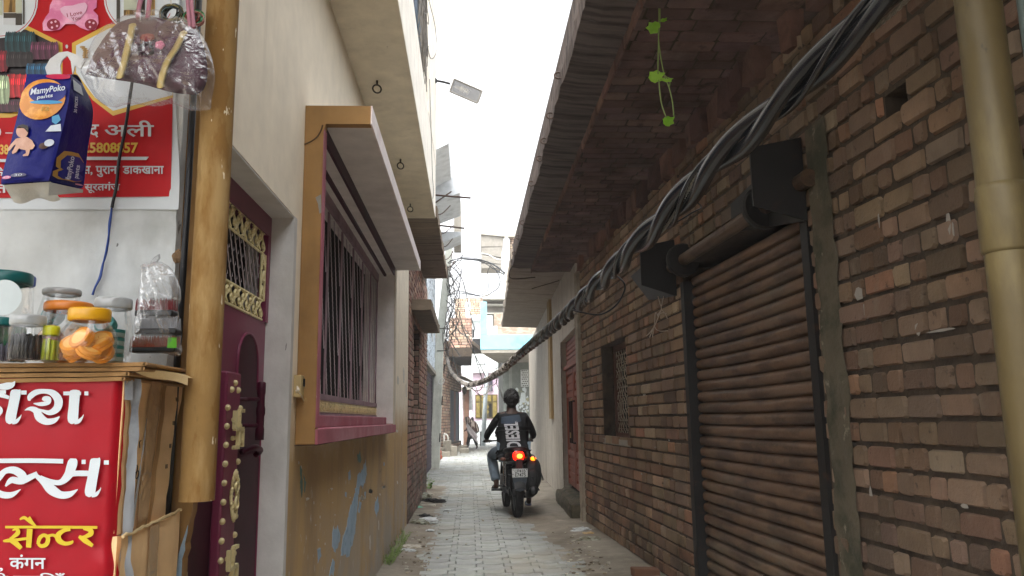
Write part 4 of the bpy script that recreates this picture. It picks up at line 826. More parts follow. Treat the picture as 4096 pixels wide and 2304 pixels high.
# bangle bunches hanging above the bag
for (cx, cy, rx, cols, lab) in ((685, 55, 44, ('#1f3b3a', '#2e2a24', '#7a7040'), 'bunch of dark green and black glass bangles hanging above the handbag'), (775, 75, 36, ('#7a3a2e', '#2f7a4a', '#8f5a4a'), 'bunch of red and green bangles hanging beside the ochre pipe')):
    o = thing('bangle_bunch', lab, 'bangles', atY(cx, cy+40, YB+.06), group='bangle bunches hanging by the pipe')
    for i, c_ in enumerate(cols):
        b = MB()
        for k_ in range(6): a = random.uniform(-.5, .5); b.torus(atY(cx+random.uniform(-8, 8), cy+random.uniform(-8, 8), YB+.05+.008*k_), rx*YB/F*random.uniform(.9, 1.05), .0022, (math.cos(a), math.sin(a), 0), (0, .25, 1), 26, 6)
        b.build('bangle', mat('bangle_glass', c_, .15, spec=.8, metal=.3), o, smooth=True)
    b = MB(); b.tube([atY(cx, cy-35, YB+.06), atY(cx-6, -60, YB+.07)], .0015, 5); b.build('hanging_string', mat('pale_string', '#b9b2a6', .7) if 'pale_string' not in bpy.data.materials else bpy.data.materials['pale_string'], o)
# ---- diaper pack
YD0, YD1 = 1.90, 2.06
M_navy = mat('navy_plastic_pack', '#0a1068', .4, [dict(c='#2b4fa8', s=(16, 16, 5), lo=.66, hi=.74, a=.35)], spec=.18, bump=.35, bscale=22, var=.1)  # blue layer paints highlights into the navy film
dp = thing('diaper_pack', 'navy blue diaper pack with orange emblem, hanging in front of the red poster', 'diaper pack', atY(180, 800, 1.98))
def lerp2(a, b, t): return (a[0]+(b[0]-a[0])*t, a[1]+(b[1]-a[1])*t)
FL = [(108, 296), (80, 420), (45, 560), (8, 700), (4, 735)]; FE = [(285, 300), (272, 420), (240, 560), (205, 690), (195, 722)]; SR = [(330, 335), (372, 440), (352, 590), (338, 720), (330, 752)]
_al = {}
def along(L, t):
    Q = _al.setdefault(id(L), spline([V(x, 0, y) for x, y in L], 8)); f = max(0, min(.9999, t))*(len(Q)-1); i = int(f); q = Q[i].lerp(Q[i+1], f-i); return (q.x, q.z)
YE = lambda t: 1.90
def front(a, c):
    q = lerp2(along(FL, c), along(FE, c), a); bul = .018*math.sin(math.pi*a)*math.sin(math.pi*min(1, c*1.02))+.003*noise.noise(V(a*5, c*8, 1)); return atY(q[0], q[1], 1.925-.02*a-bul)
def side(a, c):
    q = lerp2(along(FE, c), along(SR, c), a); bul = .012*math.sin(math.pi*a); return atY(q[0], q[1], 1.905+.135*a-bul*.3+.003*noise.noise(V(a*5+9, c*8, 1)))
b = MB(); b.grid(front, 16, 32); b.grid(side, 12, 32)
b.grid(lambda a, c: side(1, c).lerp(front(0, c)+V(0, .13, 0), a), 4, 32); b.grid(lambda a, c: (front(0, c)+V(0, .13, 0)).lerp(front(0, c), a), 4, 32)
b.grid(lambda a, c: front(a, 0).lerp(V(*side(a, 0)), c) if False else (front(a, 0).lerp(side(1, 0).lerp(front(0, 0)+V(0, .13, 0), 1-a), c)+V(0, 0, .012*math.sin(math.pi*c))), 10, 6)
b.build('pack_body', M_navy, dp, smooth=True)
b = MB(); b.grid(lambda a, c: (front(a*1.0, 1.0) if a <= 1 else side(a-1, 1.0))+V(.0, .01+.05*c, -.030*c-.006*math.sin(a*9)*c), 20, 6)
b.grid(lambda a, c: side(a, 1.0)+V(-.0, .004, -.003-.035*c*(1-a*.75)), 10, 4)
b.build('white_bottom', mat('white_plastic', '#b9bab4', .4, [dict(c='#8d8e88', s=9, lo=.5, hi=.7, a=.5)], bump=.5, bscale=25), dp, smooth=True)
b = MB(); b.prism([atY(x, y, 1.96) for x, y in [(180, 270), (200, 235), (235, 210), (270, 205), (310, 220), (338, 245), (322, 275), (300, 262), (290, 300), (285, 262), (283, 245), (268, 222), (248, 240), (240, 262), (245, 305), (190, 306)]], V(0, .004, 0))
b.build('carry_handle', mat('white_film', '#c7c9c9', .3, bump=.4, bscale=25), dp)
def onfront(u, v, off=.0035): return front(u, v)+V(0, -off, 0)
def onside(u, v, off=.003): return side(u, v)+V(off*.8, -off*.6, 0)
def decal(nm, cu, cv, ru, rv, fn, off, m_, n=26, shape=None, label=None):
    b = MB(); ring = [(math.cos(2*math.pi*i/n), math.sin(2*math.pi*i/n)) for i in range(n)]
    if shape: ring = shape
    vs = [fn(cu, cv, off)]; K = 5; n = len(ring)
    for k_ in range(1, K+1): vs += [fn(max(0, min(1, cu+x*ru*k_/K)), max(0, min(1, cv+y*rv*k_/K)), off) for x, y in ring]
    fs = [(0, 1+i, 1+(i+1) % n) for i in range(n)]+[(1+(k_-1)*n+i, 1+k_*n+i, 1+k_*n+(i+1) % n, 1+(k_-1)*n+(i+1) % n) for k_ in range(1, K) for i in range(n)]
    b.add(vs, fs); o = b.build(nm, m_, dp, smooth=True); 
    if label: o['label'] = label
M_or = mat('pack_orange', '#c9812a', .3, [dict(c='#e0a04a', s=24, lo=.5, hi=.6)], var=.1); M_nv = mat('pack_deep_blue', '#101d7a', .3); M_pwh = mat('pack_white', '#c9d3e0', .3); M_skin_p = mat('printed_skin', '#b98a74', .4, [dict(c='#d0a892', s=9, lo=.5, hi=.65)]); M_hair_p = mat('printed_hair', '#2b201c', .5); M_cy = mat('pack_cyan', '#3f93c4', .3); M_goldp = mat('pack_gold', '#b08a3c', .3)
decal('orange_emblem', .46, .21, .48, .15, onfront, .0035, M_or)
decal('blue_oval', .55, .165, .40, .075, onfront, .0045, M_nv)
def pf(fn, off, skew=0): return lambda u, v: fn(max(0.01, min(.99, u)), max(.005, min(.995, v+(u-.5)*skew)), off)
text('MamyPoko', (.20, .185, .92, .125), pf(onfront, .006, -.05), M_pwh, dp, bold=.02, depth=0); text('pants', (.36, .215, .68, .185), pf(onfront, .006, -.05), M_pwh, dp, bold=.02, depth=0)
decal('cyan_ribbon', .56, .235, .34, .014, onfront, .005, M_cy); text('12', (.50, .30, .66, .268), pf(onfront, .006), M_goldp, dp, bold=.04, depth=0)
decal('cyan_sheet', .84, .36, .10, .035, onfront, .005, M_cy, shape=[(-1, -.6), (.3, -1), (1, .1), (.2, 1), (-.7, .5)]); decal('white_layer', .84, .42, .16, .03, onfront, .0045, M_pwh, shape=[(-1, .8), (-.5, -.6), (.7, -1), (1, .7)])
decal('brown_nut', .72, .545, .10, .022, onfront, .005, mat('pack_brown', '#4a2c20', .4)); decal('white_nut', .82, .525, .10, .025, onfront, .0055, M_pwh)
# printed baby, crawling
def inv(px, py):
    v = .5
    for _ in range(24):
        l, r_ = along(FL, v), along(FE, v); u = (px-l[0])/(r_[0]-l[0]); v += (py-(l[1]+(r_[1]-l[1])*u))/440*.7; v = max(0, min(1, v))
    return u, v
def pdec(nm, pts, off, m_):
    Q = [inv(x*.366, 300+y*.366) for x, y in pts]; cu, cv = sum(q[0] for q in Q)/len(Q), sum(q[1] for q in Q)/len(Q); decal(nm, cu, cv, 1, 1, onfront, off, m_, shape=[(q[0]-cu, q[1]-cv) for q in Q])
pdec('printed_baby', [(195, 700), (300, 680), (360, 720), (392, 780), (370, 815), (300, 830), (230, 815), (180, 770)], .0046, M_skin_p)
pdec('printed_baby', [(190, 700), (215, 740), (160, 780), (120, 830), (100, 840), (95, 815), (130, 765)], .0048, M_skin_p)
pdec('printed_baby', [(190, 760), (225, 800), (190, 850), (150, 870), (140, 850), (165, 810)], .0049, M_skin_p)
pdec('printed_baby', [(290, 800), (345, 800), (330, 860), (320, 890), (265, 895), (260, 882), (295, 865)], .0050, M_skin_p)
pdec('printed_baby', ell(255, 625, 66, 68, 24), .0052, M_skin_p); pdec('printed_hair', [(195, 590), (215, 560), (265, 545), (315, 565), (325, 600), (318, 640), (300, 600), (250, 585)], .0058, M_hair_p)
decal('pink_badge', .13, .80, .09, .028, onfront, .005, M_pink2); decal('grey_badge', .36, .77, .16, .028, onfront, .0045, mat('pack_grey', '#5a5a78', .4)); text('M', (.08, .81, .18, .785), pf(onfront, .006), M_pwh, dp, depth=0); text('30', (.28, .785, .44, .755), pf(onfront, .006), M_pwh, dp, depth=0)
HS = [(0, -1), (.55, -.95), (.95, -.55), (.85, -.1), (.6, .0), (.95, .25), (.9, .7), (.5, 1), (0, .9), (-.5, .95), (-.95, .6), (-.9, .2), (-.55, 0), (-.9, -.25), (-.95, -.65), (-.5, -1)]
decal('gold_heart', .46, .70, .46, .14, onside, .003, M_goldp, shape=[(-x, y) for x, y in HS]); decal('blue_heart', .55, .70, .40, .115, onside, .004, M_nv, shape=[(-x, y) for x, y in HS])
def sidetxt(s, u0, u1, v0, v1): text(s, (0, 0, 1, 1), lambda a, c: onside(u0+(u1-u0)*c, v0+(v1-v0)*a, .0055), M_pwh, dp, bold=.02, depth=0)
sidetxt('MamyPoko', .62, .40, .81, .59); sidetxt('pants', .82, .66, .76, .64); sidetxt('30 PIECES', .34, .22, .30, .18)
decal('white_label', .40, .10, .28, .055, onside, .003, M_pwh, shape=[(-1, -1), (1, -.6), (.9, 1), (-.8, .6)]); decal('pink_badge', .85, .88, .12, .03, onside, .004, M_pink2)
decal('red_tab', .75, .03, .30, .03, onfront, .004, mat('pack_magenta', '#b0204a', .3))
# ---- carton boxes, red banner, folded cardboard on top
CXR = -.80
M_card = mat('brown_cardboard', '#ecc896', .8, [dict(c='#d3ab74', s=(2, 2, 9), lo=.5, hi=.7, a=.5), dict(c='#b08c5c', s=(6, 3, 1), lo=.6, hi=.75, a=.4)], bump=.15, bscale=40)
M_tape = mat('brown_parcel_tape', '#b89a72', .25, [dict(c='#9a8f80', s=(9, 9, 30), lo=.58, hi=.66, a=.7)], spec=.7, bump=.4, bscale=50)
M_cut = mat('cardboard_edge', '#c8b083', .85, bump=.3)
ey0 = atX(490, 1800, CXR).y; ey1 = atX(716, 1800, CXR).y
zt = atX(492, 1512, CXR).z; zm = atX(560, 2110, CXR).z
ct = thing('carton', 'brown cardboard carton with parcel tape, upper of two behind the red banner', 'carton', V(CXR-.3, (ey0+ey1)/2, zm))
b = MB(); b.grid(lambda a, c: V(CXR+.006*noise.noise(V(a*4, c*5, 0))-.012*(1-c)*a, ey0+(ey1-ey0)*(a*(1-.14*(1-c))), zm+(zt-zm)*c), 12, 16); b.box((CXR-.62, ey0+.004, zm+.003), (CXR-.008, ey1-.05, zt-.004)); b.build('box', M_card, ct)
b = MB(); tp = lambda a, c, w=.003: V(CXR+w+.005*noise.noise(V(a*4, c*5, 0))-.012*(1-c)*a, ey0+(ey1-ey0)*(a*(1-.14*(1-c))), zm+(zt-zm)*c)
for a0, a1 in ((.36, .56),): b.grid(lambda a, c: tp(a0+(a1-a0)*a+.006*math.sin(c*14+a*3), c, .004+.006*abs(noise.noise(V(a*3, c*9, 3)))), 8, 50)
b.build('parcel_tape', M_tape, ct, smooth=True)
b = MB(); b.grid(lambda a, c: tp(.60+.08*a, c, .0015), 1, 14); b.grid(lambda a, c: tp(.05+.05*a, c, .0015), 1, 14); b.build('tape_stain', mat('tan_stain', '#b08a58', .7), ct)
b = MB(); b.prism([tp(a, c, .002) for a, c in ((.24, .02), (.30, .0), (.36, .55), (.37, .74), (.33, .5))], V(.001, 0, 0)); b.build('torn_strip', mat('torn_paper', '#aeb2b4', .8), ct)
M_ink = mat('pen_ink', '#2b241f', .8)
for a, c in ((.17, .50), (.20, .45), (.24, .40), (.28, .36)): b = MB(); b.torus(tp(a, c, .003), .009, .0012, (0, 1, .3), (0, 0, 1), 12, 4); b.build('pen_mark', M_ink, ct)
b = MB(); b.tube([tp(.27, .54, .003), tp(.26, .58, .003), tp(.29, .59, .003)], .0012, 4); b.build('pen_mark', M_ink, ct)
for a, c in ((.88, .9), (.87, .72), (.86, .55), (.85, .40)):
    for d_ in (0, .03): b = MB(); b.tube([tp(a+d_, c, .003), tp(a+d_+.01, c-.03, .003)], .0013, 4); b.build('pen_mark', M_ink, ct)
ct2 = thing('carton', 'brown cardboard carton with torn top edge, lower of two behind the red banner', 'carton', V(CXR-.3, (ey0+ey1)/2, .3))
b = MB(); b.grid(lambda a, c: V(CXR+.012+.006*noise.noise(V(a*4, c*5, 7)), ey0+.0+(ey1-ey0)*a, .3+(zm-.004+.006*noise.noise(V(a*12, 0, 0))+.02*a-.3)*c), 16, 10); b.box((CXR-.62, ey0+.004, .3), (CXR-.0, ey1-.01, zm-.004)); b.build('box', M_card, ct2)
b = MB(); b.grid(lambda a, c: V(CXR+.018+.004*abs(noise.noise(V(a*3, c*9, 3))), ey0+(ey1-ey0)*(.40+.16*a), .3+(zm-.3)*c), 6, 20); b.build('parcel_tape', M_tape, ct2, smooth=True)
b = MB(); b.tube([V(CXR+.014, ey0+(ey1-ey0)*t, zm-.004+.02*t+.006*noise.noise(V(t*12, 0, 0))) for t in [i/20 for i in range(21)]], .004, 6); b.build('torn_edge', M_cut, ct2)
b = MB(); b.box((CXR-.6, ey0-.02, -.05), (CXR+.005, ey1, .30)); tag(b.build('wooden_crate', M_wood, bevel=.006), 'low wooden crate under the lower carton', 'crate')
# banner
YBn = ey0-.012
M_ban = mat('red_banner_vinyl', '#9f1322', .38, [dict(c='#8b0c17', s=2, lo=.5, hi=.8, a=.4)], spec=.2, bump=.12, bscale=9, var=.05)
bn = thing('shop_banner', 'red vinyl banner with large white and yellow Hindi lettering, covering the carton fronts', 'banner', atY(200, 2300, YBn))
def edge_px(t): return 490-8*math.sin(t*3.3)-52*t**1.3-(6*math.sin(t*21) if t > .6 else 0)
def ban(a, c, off=0):
    t = max(0, c); px = -500+(edge_px(t)+500)*a; py = 1512+1000*c; p = atY(px, py, YBn-off); e = max(0, a-.93)/.07
    p.y += .004*noise.noise(V(a*9, c*5, 0))+.03*max(0, (a-.965)/.035)**2+(.006*math.sin(c*40)*max(0, (a-.9)/.1) if c > .62 else 0); return p
b = MB(); b.grid(ban, 60, 60); b.build('banner_sheet', M_ban, bn, smooth=True)
b = MB(); b.grid(lambda a, c: ban(1, c)+V(.004+.016*a, .004+.02*a, 0)+V(.006*noise.noise(V(c*11, a, 0)), 0, 0), 4, 60); b.build('banner_back', mat('grey_white_vinyl', '#a3a9b0', .5, [dict(c='#75797f', s=8, lo=.5, hi=.7)]), bn, smooth=True)
b = MB(); b.grid(lambda a, c: atY(498+34*a, 1520+80*c, ey0-.004+.02*a), 3, 4); b.build('banner_fold', bpy.data.materials['grey_white_vinyl'], bn)
S = .6102
def zf(u, v): p = atY(u*S, 1420+v*S, YBn-.009); return p
M_lw = mat('banner_white', '#c9d2d8', .4, var=.04); M_ly = mat('banner_yellow', '#cbb21f', .4, var=.06)
b = MB(); D = V(0, -.001, 0)
W = lambda pts, n=6: brush(b, pts, zf, D, n)
bar = lambda x0, y0, x1, y1: (W([(x0, y0, 20), (x0, y0+6, 58), (x0, y0+24, 68), ((x0+x1)/2, (y0+y1)/2, 66), (x1, y1-30, 70), (x1+4, y1-6, 58), (x1+8, y1+6, 30)]), W([(x1+10, y1-4, 34), (x1+38, y1-8, 26), (x1+62, y1-34, 10), (x1+70, y1-52, 3)]))
bar(102, 226, 70, 442); W([(-40, 270, 26), (0, 262, 30), (60, 280, 22)]); W([(-60, 360, 30), (-20, 345, 34), (5, 365, 30), (-10, 400, 16)]); W([(-30, 210, 24), (40, 205, 46), (80, 195, 34), (100, 172, 4)]); W([(0, 242, 24), (40, 242, 24)]); W([(140, 246, 26), (176, 246, 26)])
W([(192, 300, 14), (200, 272, 36), (240, 244, 36), (300, 238, 30), (350, 252, 44), (384, 296, 56), (376, 348, 50), (330, 378, 34), (280, 366, 18), (240, 352, 10)])
W([(222, 318, 6), (270, 322, 26), (318, 312, 26), (322, 288, 30), (296, 288, 34), (286, 300, 20)])
W([(164, 362, 4), (200, 352, 26), (238, 366, 44), (262, 408, 58), (306, 436, 44), (356, 430, 34), (392, 404, 6)])
bar(492, 228, 480, 442); W([(418, 252, 24), (462, 252, 26)]); W([(520, 252, 20), (534, 252, 22)]); W([(556, 252, 26), (582, 252, 26)])
W([(-60, 694, 30), (200, 692, 30), (418, 696, 30)], 3)
W([(-60, 880, 30), (0, 800, 40), (40, 760, 36), (100, 756, 50), (150, 790, 56), (150, 826, 44), (110, 820, 26)]); W([(-30, 890, 40), (20, 915, 44), (80, 915, 36), (140, 880, 4)]); W([(40, 860, 10), (80, 820, 40), (140, 826, 44), (200, 802, 40), (250, 776, 30)])
W([(240, 790, 26), (290, 830, 46), (340, 880, 66), (400, 915, 50), (460, 912, 40), (514, 880, 5)]); W([(268, 800, 26), (330, 828, 34), (400, 834, 36), (450, 790, 56), (470, 740, 64), (482, 700, 62), (484, 678, 40)]); W([(430, 790, 30), (500, 776, 36), (600, 776, 36)])
bar(628, 676, 596, 920); W([(540, 700, 28), (566, 700, 28)]); W([(686, 704, 28), (718, 704, 28)])
b.build('lettering', M_lw, bn)
b = MB()      # the yellow word
W([(34, 1128, 16), (330, 1128, 18), (638, 1130, 18)], 3); W([(182, 1070, 40), (210, 1100, 24), (236, 1122, 10)]); W([(130, 1078, 10), (160, 1066, 22), (190, 1088, 14)])
W([(196, 1140, 38), (192, 1200, 36), (188, 1262, 34)]); W([(82, 1150, 8), (110, 1140, 20), (118, 1165, 30), (90, 1190, 22), (60, 1210, 10)]); W([(60, 1205, 30), (100, 1230, 36), (140, 1268, 26)]); W([(22, 1220, 12), (60, 1215, 24), (120, 1210, 18), (190, 1200, 18)])
W([(250, 1240, 20), (262, 1200, 26), (290, 1180, 22), (316, 1200, 28), (306, 1240, 28), (272, 1252, 24), (252, 1236, 20)]); W([(308, 1190, 20), (350, 1180, 18), (380, 1200, 24)])
W([(462, 1138, 30), (420, 1150, 26), (384, 1180, 36), (390, 1215, 38), (430, 1236, 26), (470, 1228, 22), (480, 1215, 8)])
W([(548, 1138, 16), (590, 1145, 30), (598, 1170, 34), (560, 1190, 22), (520, 1195, 8)]); W([(520, 1188, 20), (560, 1215, 36), (610, 1250, 22)])
b.build('lettering', M_ly, bn)
text('कंगन', (62*S, 1420+1402*S, 298*S, 1420+1308*S), lambda u, v: atY(u, v, YBn-.009), M_lw, bn, bold=.015, depth=0); text(',', (-4, 1420+1420*S, 12, 1420+1395*S), lambda u, v: atY(u, v, YBn-.009), M_lw, bn, depth=0)
text('की चूड़ियाँ', (-60, 2345, 260, 2292), lambda u, v: atY(u, v, YBn-.009), M_lw, bn, bold=.015, depth=0)
# folded cardboard sheets used as a table top
b = MB(); zc = atY(300, 1452, ey0-.02).z
def sheet(z, th, x1, y0, y1): 
    N = 16; b.grid(lambda a, c: V(-1.6+(x1+1.6)*a, y0+(y1-y0)*c, z+.003*noise.noise(V(a*6, c*3, z*9))), N, 4); b.grid(lambda a, c: V(-1.6+(x1+1.6)*a, y0+(y1-y0)*c, z-th+.003*noise.noise(V(a*6, c*3, z*9))), N, 4)
    b.grid(lambda a, c: V(-1.6+(x1+1.6)*a, y0, z-th*c+.003*noise.noise(V(a*6, 0, z*9))), N, 1)
    b.tube([V(x1, y0, z-th/2), V(x1, y1, z-th/2)], th/2, 8)
M_cs = mat('corrugated_cardboard', '#97754a', .85, [dict(c='#6b5030', s=(3, 3, 30), lo=.5, hi=.7, a=.5)], bump=.4, bscale=(20, 20, 120))
YF = ey0-.03
for i, (z, x1) in enumerate(((zc, -.75), (zc-.0105, -.755), (zc-.022, -.79), (zc-.033, -.80))): sheet(z, .009, x1, YF+.003*i, ey1+.02)
cb = b.build('cardboard_sheets', M_cs, smooth=False); tag(cb, 'stack of folded corrugated cardboard sheets under the jars on top of the carton', 'cardboard')
A = atY(528, 1440, YF); B2 = atY(758, 1512, ey1-.02); b = MB()
P0, P1 = atY(520, 1442, YF+.002), atY(756, 1512, YF+.34)
b.grid(lambda a, c: atY(510, 1448, YF).lerp(atY(752, 1512, 1.98), a)+V(.0, .0, 0)+V(0, .04*c*(1-a), -.020*c-(.004*math.sin(a*6))), 16, 3); b.grid(lambda a, c: atY(510, 1448, YF).lerp(atY(752, 1512, 1.98), a)+V(-.02*c, .16*c, .003*c-.004*math.sin(a*6)), 16, 3)
tag(b.build('cardboard_flap', M_cut), 'pale cardboard flap jutting out to the right of the folded cardboard sheets', 'cardboard')
# ---- jars of goods
M_jar = film('jar_plastic', (.975, .98, .98), .10, .06, .012, .12, 9); M_lidc = film('clear_lid', (.72, .75, .76), .3, .15, .45, 0, 5, (.5, .53, .54))
def jar(px, pyb, pyt, wpx, Y, lidm, lidh, label, neck=.72, squat=False, fill=None, lidw=None):
    B0 = atY(px, pyb, Y); s = (Y/F)*.93; h = (pyb-pyt)*s; r = wpx*s/2; z0 = max(B0.z, zc+.001); lw = (lidw or wpx*neck)*s/2; o = thing('jar', label, 'jar', V(B0.x, Y, z0), group='plastic jars of goods on the cardboard')
    c = V(B0.x, Y, z0); hb_ = h-lidh*s
    pr2 = [(r*.86, .0), (r*.97, hb_*.06), (r, hb_*.2), (r, hb_*.55), (r*.95, hb_*.72), (lw*.98, hb_*.95), (lw*.95, hb_)] if not squat else [(r*.95, 0), (r, hb_*.04), (r, hb_*.93), (lw*.98, hb_)]
    b = MB(); b.lathe(pr2, c, 36, cap=False); b.lathe([(.0, .001), (r*.86, .0)], c, 36, cap=False); b.build('jar_body', M_jar, o, smooth=True)
    b = MB(); b.lathe([(lw*.9, hb_-.002), (lw*1.03, hb_), (lw*1.06, hb_+.003), (lw*1.06, h-.004), (lw*1.0, h), (lw*.8, h+.001), (.0, h+.001)], c, 36, cap=False)
    for q in range(0): a = 2*math.pi*q/36; b.box((c.x+math.cos(a)*lw*1.06-.0008, c.y+math.sin(a)*lw*1.06-.0008, z0+hb_+.004), (c.x+math.cos(a)*lw*1.06+.0008, c.y+math.sin(a)*lw*1.06+.0008, z0+h-.005))
    b.build('lid', lidm, o, smooth=True)
    if fill: fill(o, c, r, hb_)
    return o
def P_(nm, c_, r=.35): return bpy.data.materials[nm] if nm in bpy.data.materials else mat(nm, c_, r, spec=.5)
def tubs(cs, n, nm, rr=.55, hh=.3, lab=None):
    def f(o, c, r, h):
        for i in range(n):
            a = i*2.4+.5; q = c+V(math.cos(a)*r*(1-rr)*.85, math.sin(a)*r*(1-rr)*.85, h*.04+r*hh*1.02*(i//3)*1.3); t = V(random.uniform(-.8, .8), -random.uniform(.0, 1.2), random.uniform(.3, 1)).normalized(); x = t.orthogonal().normalized(); y = t.cross(x)
            q = q+V(0, 0, r*rr*.7)
            b = MB(); R2 = r*rr; H = r*hh; b.lathe([(R2*.9, -H), (R2, -H*.9), (R2, -H*.15), (R2*.94, -H*.1), (R2*.94, 0), (R2, .05*H), (R2, H*.9), (R2*.9, H)], q, 22, (x, y, t)); ob = b.build('tub', P_(cs[i % len(cs)][0], cs[i % len(cs)][1]), o, smooth=False)
            b = MB(); b.lathe([(0, H*1.01), (R2*.7, H*1.01)], q, 20, (x, y, t), cap=False); b.build('tub_label', P_('tub_pale_orange', '#f2bd62'), ob)
    return f
def stacked(cs, n, rr, hh):
    def f(o, c, r, h):
        for i in range(n):
            q = c+V(.0, 0, r*hh*(2*i+1)*1.03); R2 = r*rr; H = r*hh; b = MB(); b.lathe([(R2*.95, -H), (R2, -H*.8), (R2, H*.1)], q, 24); b.build('tub', P_('tub_base_pale', '#9fb5b0'), o)
            b = MB(); b.lathe([(R2*1.02, H*.1), (R2*1.02, H*.9), (R2*.95, H)], q, 24); b.build('tub_lid', P_(*cs), o)
        b = MB(); t = V(-.15, -.9, .4).normalized(); x = t.orthogonal().normalized(); y = t.cross(x); q = c+V(-.1*r, -.35*r, h*.66); b.lathe([(r*.45, -.01), (r*.5, 0), (r*.5, .014), (r*.42, .016)], q, 24, (x, y, t)); b.build('tub_lid', P_(*cs), o); b = MB(); b.lathe([(0, .0165), (r*.40, .0165)], q, 20, (x, y, t), cap=False); b.build('tub_label', P_('label_pale', '#9aa3a3'), o)
    return f
def sticks(nm, c_, n, lean=.1, hf=.8, rad=.12, tip=False):
    def f(o, c, r, h):
        b = MB()
        for i in range(n): a = i*2.399; q = r*.82*math.sqrt((i+.5)/n); p = c+V(math.cos(a)*q, math.sin(a)*q, .003); e = c+V(math.cos(a)*q*(1-lean), math.sin(a)*q*(1-lean), h*hf*random.uniform(.9, 1.05)); b.tube([p, p.lerp(e, .5), e], [rad*r, rad*r*1.05, rad*r*.7], 8)
        b.build('sticks', P_(nm, c_), o, smooth=True)
    return f
jar(48, 1452, 1085, 125, 1.99, P_('blue_lid', '#123a9e'), 40, 'jar with bright blue lid behind the teal-lidded jar at far left', neck=.9, fill=sticks('teal_goods', '#14504c', 14, hf=.4))
jar(0, 1400, 1075, 215, 1.86, P_('teal_lid', '#0f5a5a'), 48, 'big round jar with teal lid and white disc label at far left', neck=.86, fill=sticks('green_goods', '#12603c', 20, hf=.45))
b = MB(); c0 = atY(12, 1190, 1.86-.068); b.lathe([(0, 0), (.041, 0)], c0, 30, ((1, 0, 0), (0, 0, 1), (0, -1, 0)), cap=False); lab_o = b.build('jar_label', P_('white_label', '#b9c4c6'), None); lab_o.parent = [o for o in bpy.data.objects if o.name.startswith('jar') and o.get('label', '').startswith('big round')][0]; lab_o.location = lab_o.location-lab_o.parent.location
jar(225, 1445, 1142, 175, 1.97, M_lidc, 24, 'clear jar with grey lid behind the orange-lidded jar', neck=.8, fill=stacked(('teal_tub', '#1c7c78'), 3, .6, .17))
jar(258, 1445, 1200, 195, 1.90, P_('orange_lid', '#c8741c'), 36, 'jar with orange lid and orange bottles, behind the yellow-lidded jar', neck=.9, fill=tubs([('orange_bottle', '#b86a22'), ('cream_pack', '#b3a690')], 6, 'x', .4, .45))
jar(438, 1448, 1180, 165, 1.93, M_lidc, 44, 'clear jar with grey lid full of teal tubs, right of the yellow-lidded jar', neck=.84, fill=stacked(('teal_tub', '#1c7c78'), 4, .62, .2))
jar(345, 1446, 1228, 222, 1.80, P_('yellow_lid', '#d19a12'), 50, 'big jar with yellow lid full of round orange tubs', neck=.70, fill=tubs([('orange_tub', '#e89a2a'), ('orange_tub_light', '#e08f24')], 9, 'x', .44, .16))
jar(195, 1448, 1302, 76, 1.80, P_('lime_lid', '#b4b61c'), 36, 'small jar with lime yellow lid full of lime sticks', neck=.8, fill=sticks('lime_goods', '#a9b41e', 9, hf=.85, rad=.2))
jar(98, 1452, 1263, 132, 1.78, M_lidc, 40, 'clear cylindrical jar packed with black combs, in front at the left', neck=.97, squat=True, fill=sticks('black_goods', '#0d0e14', 40, lean=.02, hf=.72, rad=.13))
jar(-10, 1455, 1272, 90, 1.80, P_('teal_lid', '#0f5a5a'), 32, 'low jar with teal lid at the very left edge of the cardboard', neck=.9, fill=sticks('grey_goods', '#5c5a6a', 12, hf=.5))
# ---- brushes in a clear bag hung on the wall
YH = 2.12
br = thing('brush_bag', 'clear plastic bag of scrubbing brushes hanging on the white wall beside the ochre pipe', 'bag of brushes', atY(630, 1425, YH))
M_bk = P_('brush_black', '#131416')
for i, (y0, y1, x0, x1, cl) in enumerate(((1245, 1265, 556, 690, '#6a2226'), (1318, 1336, 556, 706, '#8f9194'), (1392, 1408, 534, 700, '#8a2a1c'))):
    b = MB(); A, B3 = atY(x0, y0, YH-.005), atY(x1, y1, YH-.03); b.box((A.x, YH-.035, B3.z), (B3.x, YH+.01, A.z)); o = b.build('brush_back', M_bk, br, bevel=.004)
    b = MB(); n = 26
    for k_ in range(n):
        for q in range(3): x = A.x+(B3.x-A.x)*(k_+.5)/n; y = YH-.03+.016*q; b.tube([V(x, y, A.z), V(x+random.uniform(-.002, .002), y, A.z+.028+random.uniform(-.003, .004))], [.0021, .0008], 5, c=None)
    b.build('bristles', [P_('bristle_red', '#6a2226'), P_('bristle_grey', '#8b8d92'), P_('bristle_orange', '#8a3a1c')][i], o)
b = MB()
for k_ in range(7): A = atY(672+5*k_, 1392, YH-.034); b.tube([A, A+V(0, 0, .028)], [.003, .0012], 5)
b.build('green_bristles', P_('bristle_green', '#5fae2e'), br)
O = smooth_out([(535, 1410), (540, 1330), (556, 1240), (565, 1150), (570, 1060), (600, 1052), (628, 1046), (655, 1052), (690, 1080), (712, 1130), (722, 1190), (700, 1215), (712, 1290), (718, 1380), (718, 1424), (640, 1412)], 4)
b = MB(); b.pillow([atY(x, y, YH) for x, y in O], V(0, -.05, 0), 18, .006, 34, flat=.5, ridge=True); b.pillow([atY(x, y, YH) for x, y in [(600, 1056), (612, 1035), (640, 1016), (642, 1030), (628, 1050)]], V(0, -.012, 0), 4, .003, 40)
b.build('plastic_cover', film('milky_bag_plastic', (.94, .95, .96), .10, .2, .08, .5, 16), br, smooth=True)
b = MB(); q = atY(712, 1025, 2.2); b.ball(q, .016, .012, .02, 10, 8, nz=.5, ns=4); tag(b.build('paper_scrap', mat('brown_paper', '#7a6248', .9)), 'crumpled brown scrap stuck in the gap beside the ochre pipe', 'scrap')
